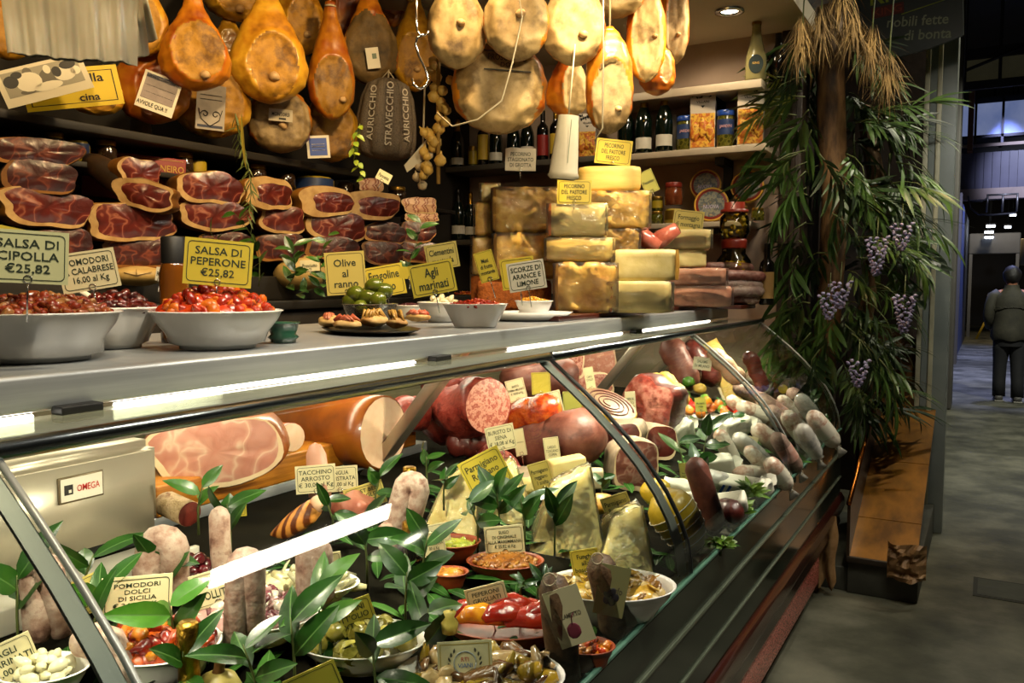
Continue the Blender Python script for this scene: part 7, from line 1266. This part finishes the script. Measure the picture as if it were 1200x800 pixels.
for (u, v, yaw, ty) in [(975, 200, .4, .9), (990, 235, 2.9, 1.0), (975, 250, .3, .9), (980, 365, 2.8, 1.0), (990, 380, .5, 1.1), (1000, 205, .1, .8), (1010, 350, .2, .9), (960, 410, 2.8, 1.2), (945, 90, 3.2, .3), (960, 180, .9, 1.2), (1010, 400, 1.0, 1.2)]: spray('m' if int(v) % 2 else 'd', int(u) % 3, far(u, v, 4.3), (rr.uniform(-.5, .5), ty, yaw), rr.uniform(.9, 1.2))
# dry plumes
PLM = mat('dry_plume', ['#4a381c', '#7e653a', '#9a7e4a'], 8, .8, rand=True)
for i, (u, v, lab) in enumerate([(962, 40, 'dry tan grass plume hanging at the pillar top, left'), (1000, 45, 'dry tan grass plume hanging at the pillar top, centre'), (1022, 65, 'dry tan grass plume left of the hanging sign'), (1042, 95, 'dry grass plume under the hanging sign edge'), (985, 5, 'dry grass plume cut by the picture top'), (940, 55, 'thin dry plume at the left of the pillar top')]):
    q = random.Random(i); t_ = thing('grass_plume', lab, 'dry grass', far(u, v - 18, 4.25), group='dry grass plumes at the pillar top'); g = G()
    for j in range(170):
        a = q.uniform(0, 6.28); d = Vector((math.cos(a) * .45, math.sin(a) * .45, -1 + q.uniform(-.3, .6))); g.leaf((q.uniform(-.02, .02), q.uniform(-.02, .02), q.uniform(-.05, .08)), d, (math.cos(a), math.sin(a), .5), q.uniform(.12, .27), .004, q.uniform(-.1, .35), nseg=4)
    g.build('plume', PLM, t_); G().tube([(0, 0, -.02), (0, .03, .15), (.0, .1, .35)], .004, 5).build('stalk', STEM, t_)
# wisteria and broad leaves
WIS = mat('lilac_petals', ['#5a5478', '#857ea0', '#a39cb8'], 12, .6, rand=True, sss=.1)
for i, (u, v, lab) in enumerate([(1028, 290, 'hanging lilac wisteria cluster at mid-pillar'), (1060, 358, 'large lilac wisteria cluster beside the steel post'), (1006, 434, 'small wisteria cluster low on the pillar'), (985, 342, 'faded wisteria cluster left of the trunk gap'), (1057, 274, 'short wisteria cluster right of the upper one'), (972, 355, 'dim lilac cluster low behind bamboo leaves')]):
    q = random.Random(70 + i); t_ = thing('wisteria_cluster', lab, 'flower', far(u, v - 12, 4.15), group='lilac wisteria clusters'); g = G(); n = 52 if i < 2 else 32
    for j in range(n): a = j / n; r_ = .045 * (1 - a) ** .6 + .004; b = j * 2.4; g.blob((r_ * math.cos(b), r_ * math.sin(b), -.19 * a * (1 if i < 2 else .7)), (.012, .010, .008), .5, 8, 1, j, (q.uniform(-1, 1), q.uniform(-1, 1), 0))
    g.build('petals', WIS, t_); G().tube([(0, 0, -.15), (0, 0, 0), (0, .03, .1)], .002, 5).build('stem', STEM, t_)
for i, (u, v, sd, lab) in enumerate([(1010, 305, 1, 'dark broad-leaved branch behind the upper wisteria'), (1075, 330, 2, 'dark broad-leaved branch beside the steel post'), (1000, 165, 3, 'dark broad-leaved branch in the upper gap of the pillar'), (1040, 230, 4, 'dark broad-leaved branch at right mid-height'), (990, 400, 5, 'dark broad-leaved branch low over the trough')]):
    leaves('leafy_branch', lab, u, v, 470, 1, .01, .01, 1, LV) if 0 else None
    q = random.Random(sd); t_ = thing('leafy_branch', lab, 'branch', far(u, v, 4.85), group='broad-leaved branches on the pillar'); g = G()
    for j in range(16): a = j * 2.4; g.leaf((.08 * math.cos(a) * q.random(), .05 * math.sin(a), q.uniform(-.15, .15)), (math.cos(a), math.sin(a) - .4, q.uniform(-.8, .3)), (0, -.6, 1), .13, .055, .25, 0, 1)
    g.build('foliage', [mat('deep_leaf', ['#0c180a', '#16260f', '#20361a'], 8, .4, rand=True), MATS['dark_rib']], t_); G().tube([(0, .05, .25), (0, 0, 0), (.02, 0, -.15)], .006, 6).build('stem', STEM, t_)
for i, (u, v) in enumerate([(1035, 400), (1060, 415), (1020, 470), (1050, 440)]): crumple('crumpled_paper', far(u, v, 5.3), (.24, .1, .22), ['crumpled amber paper glowing behind the low bamboo leaves, left', 'crumpled amber paper beside the steel post foot, upper', 'crumpled dark paper low along the copper rail', 'crumpled amber paper above the amber wooden panel'][i], 'paper', mat('amber_paper', ['#20140a', '#5a3a14', '#3a240e'], 9, .4, .4, 25), 5. + i, (0, 0, .2))  # amber light on the brown paper is put into its colour
tag(G().tube([(-.77, 4.69, .46), (-.77, 4.69, .62), (-.75, 4.69, .66), (-.71, 4.69, .66), (-.69, 4.69, .62), (-.69, 4.69, .46)], .014, 8).build('bent_pipe', BLACK), 'black bent pipe rising at the counter end by the trough', 'pipe')
# ================================================================ the person in the passage
pp = Vector((.25, 12.6, 0))
bm = bmesh.new(); sk = bm.verts.layers.skin.verify()
def sv(co, rx, ry=None, root=False): v = bm.verts.new(co); v[sk].radius = (rx, ry or rx); v[sk].use_root = root; return v
pel = sv((0, 0, .92), .15, .115, True); wa = sv((0, 0, 1.08), .135, .10); ch = sv((0, -.01, 1.27), .155, .11); sh = sv((0, 0, 1.40), .10, .085); nk = sv((0, .01, 1.47), .052); hb = sv((0, .02, 1.545), .078, .088); hd = sv((0, .025, 1.63), .078, .092)
for a, b in ((pel, wa), (wa, ch), (ch, sh), (sh, nk), (nk, hb), (hb, hd)): bm.edges.new((a, b))
for s_ in (-1, 1):
    h1 = sv((s_ * .09, 0, .84), .095); kn = sv((s_ * .095, .02 + (.03 if s_ < 0 else -.02), .48), .06); an = sv((s_ * .10, -.02 + (.02 if s_ < 0 else -.06), .09), .04); to = sv((s_ * .105, .12, .035), .038, .03)
    for a, b in ((pel, h1), (h1, kn), (kn, an), (an, to)): bm.edges.new((a, b))
    s1 = sv((s_ * .175, 0, 1.38), .06); el = sv((s_ * .25, -.05, 1.12), .047); wr = sv((s_ * .22, .10, .95), .032); hn = sv((s_ * .19, .17, .93), .035, .02)
    for a, b in ((sh, s1), (s1, el), (el, wr), (wr, hn)): bm.edges.new((a, b))
    for f_ in range(4):
        k1 = sv((s_ * (.17 - .012 * f_), .215, .935 - .018 * f_ + .02), .009); k2 = sv((s_ * (.15 - .012 * f_), .235 - .01 * f_, .915 - .018 * f_ + .02), .008); bm.edges.new((hn, k1)); bm.edges.new((k1, k2))
    th_ = sv((s_ * .165, .19, .965), .01); t2_ = sv((s_ * .15, .215, .975), .009); bm.edges.new((hn, th_)); bm.edges.new((th_, t2_))
me = bpy.data.meshes.new('person'); bm.to_mesh(me); bm.free(); me.materials.append(mat('skin', ['#8a5a44', '#a87258'], 6, .5))
per = bpy.data.objects.new('person', me); COL.objects.link(per); per.location = pp; per.rotation_euler = (0, 0, .1)
per.modifiers.new('skin', 'SKIN').use_smooth_shade = True; m_ = per.modifiers.new('sub', 'SUBSURF'); m_.levels = 1; m_.render_levels = 2
tag(per, 'person seen from behind in olive jacket and dark trousers walking down the passage', 'person')
JK = mat('olive_jacket', ['#25231a', '#302e22', '#3a372a'], 6, .75, .2, 25); TR = mat('dark_trousers', ['#0c0c0e', '#17171a'], 6, .8)
g = G(); ns = 28; vs = []; rg = [(.80, .205, .16), (.84, .225, .175), (.95, .215, .165), (1.08, .20, .15), (1.25, .215, .155), (1.36, .215, .145), (1.43, .13, .11), (1.47, .085, .085), (1.51, .08, .08)]
for z, a, b in rg:
    for q in range(ns): t0 = 2 * PI * q / ns; w_ = 1 + .03 * noise.noise((math.cos(t0) * 2, math.sin(t0) * 2, z * 6)); vs.append((a * w_ * math.cos(t0), b * w_ * math.sin(t0), z + (.012 * math.sin(t0 * 5) if z < .82 else 0)))
g.add(vs, [(i * ns + q, i * ns + (q + 1) % ns, (i + 1) * ns + (q + 1) % ns, (i + 1) * ns + q) for i in range(len(rg) - 1) for q in range(ns)])
for s_ in (-1, 1): g.tube([(s_ * .14, 0, 1.40), (s_ * .2, -.01, 1.36), (s_ * .235, -.03, 1.24), (s_ * .255, -.05, 1.12), (s_ * .24, .03, 1.03), (s_ * .225, .09, .96)], [.07, .078, .07, .066, .06, .052], 14)
g.tube([(.0, -.156, 1.22), (.12, -.15, 1.22), (.19, -.11, 1.22)], .006, 6); g.tube([(.0, -.156, 1.22), (-.12, -.15, 1.22), (-.19, -.11, 1.22)], .006, 6)
g.build('jacket', JK, per)
g = G(); vs = []; rg = [(.72, .17, .13), (.8, .185, .14), (.92, .18, .135), (.98, .165, .125)]
for z, a, b in rg:
    for q in range(ns): t0 = 2 * PI * q / ns; vs.append((a * math.cos(t0), b * math.sin(t0), z))
g.add(vs, [(i * ns + q, i * ns + (q + 1) % ns, (i + 1) * ns + (q + 1) % ns, (i + 1) * ns + q) for i in range(len(rg) - 1) for q in range(ns)])
for s_ in (-1, 1): g.tube([(s_ * .085, 0, .86), (s_ * .09, .01, .68), (s_ * .095, .02 + (.03 if s_ < 0 else -.02), .48), (s_ * .10, -.0 + (.02 if s_ < 0 else -.05), .25), (s_ * .10, -.02 + (.02 if s_ < 0 else -.06), .06)], [.105, .098, .08, .075, .075], 14)
g.build('trousers', TR, per)
g = G(); g.blob((0, .01, 1.635), (.105, .115, .125), .12, 9, 3, 4, amp2=.04); g.build('hair', mat('dark_hair', ['#0a0807', '#17120e'], 20, .6, .3), per)
for s_ in (-1, 1):
    y = -.0 + (.02 if s_ < 0 else -.06); G().box((s_ * .102, y + .035, .045), (.095, .27, .075), .03).build('shoe', mat('shoe_grey', ['#3a3836', '#55524c'], 9, .6), per); G().box((s_ * .102, y + .035, .009), (.1, .28, .018), .005).build('shoe_sole', mat('shoe_sole', '#8d8a80', rough=.6), per)
# ================================================================ lamps and added fill lights
def area(name, loc, target, sx, sy, power, col):
    l = bpy.data.lights.new(name, 'AREA'); l.shape = 'RECTANGLE'; l.size = sx; l.size_y = sy; l.energy = power; l.color = col
    o = bpy.data.objects.new(name, l); COL.objects.link(o); o.location = loc; o.rotation_euler = (Vector(target) - Vector(loc)).to_track_quat('-Z', 'Y').to_euler(); return o
def spot(name, loc, target, power, ang, col, blend=.6, size=.06):
    l = bpy.data.lights.new(name, 'SPOT'); l.energy = power; l.spot_size = rad(ang); l.spot_blend = blend; l.color = col; l.shadow_soft_size = size
    o = bpy.data.objects.new(name, l); COL.objects.link(o); o.location = loc; o.rotation_euler = (Vector(target) - Vector(loc)).to_track_quat('-Z', 'Y').to_euler(); return o
WARM = (1., .70, .34); WARM2 = (1., .80, .52)
for i, y in enumerate((.5, 1.4, 2.3)): spot('ceiling_spot', (-1.3, y, 2.9), (-2.6, y + .35, 1.9), 78, 95, WARM)
for i, y in enumerate((.7, 1.6, 2.5, 3.3)): spot('counter_spot', (-.75, y, 2.9), (-1.5, y + .15, 1.4), 75, 60, WARM2)
spot('cheese_spot', (-.9, 2.3, 2.9), (-1.75, 3.5, 1.6), 130, 40, (1., .78, .42))
spot('ham_spot', (-.7, 1.6, 2.75), (-1.7, 2.9, 2.3), 18, 60, WARM2)
spot('cheese_spot', (-.5, 2.95, 2.9), (-1.95, 3.15, 1.7), 150, 36, (1., .78, .42))  # unseen light added to brighten the left cheese stack
spot('cheese_spot', (-.55, 1.6, 2.3), (-1.95, 3.25, 1.75), 42, 46, (1., .80, .46))  # unseen fill added in mid-air, below the hams, to reach the left stack
spot('shelf_spot', (-1.3, 4.35, 2.93), (-1.45, 4.9, 2.0), 24, 110, WARM2)
spot('shelf_spot', (-2.1, 4.1, 2.93), (-2.2, 4.9, 2.1), 16, 100, WARM2)
spot('pillar_spot', (-.35, 3.9, 3.4), (-.85, 5.0, 1.6), 75, 60, (1., .85, .6))
for i in range(9): spot('case_lamp', (-1.12, -.3 + i * .58, 1.315), (-1.3, -.3 + i * .58, .8), 14 if i < 5 else 20, 150, (1., .88, .66), .4, .03)
area('case_strip_back', (-1.75, 1.85, 1.36), (-1.75, 1.85, .9), .08, 5., 26, (1., .88, .66))
LAMP = mat('aisle_tube', '#fff4e0', emit=38.)
th = thing('aisle_lamp', 'white fluorescent batten lamp hung over the aisle, mirrored in the counter glass', 'lamp', (-.08, 3.03, 3.2))
G().box((0, 0, 0), (.16, 1.22, .03), .01).build('diffuser', LAMP, th); G().box((0, 0, .035), (.18, 1.28, .04), .005).build('housing', DARKM, th)
g = G(); [g.tube([(0, y, .05), (0, y, 3.98)], .006, 6) for y in (-.5, .5)]; g.build('suspension_rod', CHROME, th)
for x, y in ((.3, 14.), (.3, 17.), (.2, 21.)): spot('passage_daylight', (x, y, 5.4), (x, y + .3, 0), 1700, 60, (.45, .5, 1.), size=.2)
spot('gallery_light', (1.0, 17.5, 5.0), (.9, 20, 3.8), 520, 50, (.8, .85, 1.), size=.15)
spot('aisle_fill', (1.3, 6.2, 4.8), (.4, 5.2, 0), 280, 110, (1., .93, .7), size=.03)
spot('aisle_fill', (1.5, 9.5, 4.8), (.3, 10.5, 0), 900, 110, (.95, .95, .8), size=.03)
spot('hall_warm', (.3, 24, 4.5), (.3, 27, 1.), 350, 110, (1., .8, .55), size=.2)
spot('trough_spot', (-.2, 4.5, 2.6), (-.4, 5.0, .4), 26, 50, (1., .6, .25))
for y in (.6, 1.9, 3.2): spot('aisle_spot', (.55, y, 3.6), (-1.0, y + .2, .9), 170, 55, (1., .93, .76), .8, .03)  # unseen spots added above the aisle to brighten the counter front
spot('post_spot', (.6, 3.6, 3.3), (-.28, 5.8, 1.7), 90, 45, (.95, .95, .85), .9, .1)  # unseen light added to brighten the steel post
w = bpy.data.worlds.new('World'); SC.world = w; w.use_nodes = True; w.node_tree.nodes['Background'].inputs[0].default_value = (.9, .85, .7, 1); w.node_tree.nodes['Background'].inputs[1].default_value = .035
make_texts()
# ================================================================ camera
cd = bpy.data.cameras.new('Camera'); cd.sensor_fit = 'HORIZONTAL'; cd.sensor_width = 36; cd.lens = 36 * F / 1200; cd.clip_start = .02; cd.clip_end = 100
co = bpy.data.objects.new('Camera', cd); COL.objects.link(co); co.matrix_world = Matrix(((RT.x, UP.x, -FW.x, 0), (RT.y, UP.y, -FW.y, 0), (RT.z, UP.z, -FW.z, H), (0, 0, 0, 1)))
SC.camera = co
SC.view_settings.view_transform = 'Standard'; SC.view_settings.look = 'None'; SC.view_settings.exposure = 0.
SC.cycles.use_denoising = True; SC.cycles.max_bounces = 8; SC.cycles.transparent_max_bounces = 24; SC.cycles.sample_clamp_indirect = 6; SC.cycles.caustics_reflective = False; SC.cycles.caustics_refractive = False
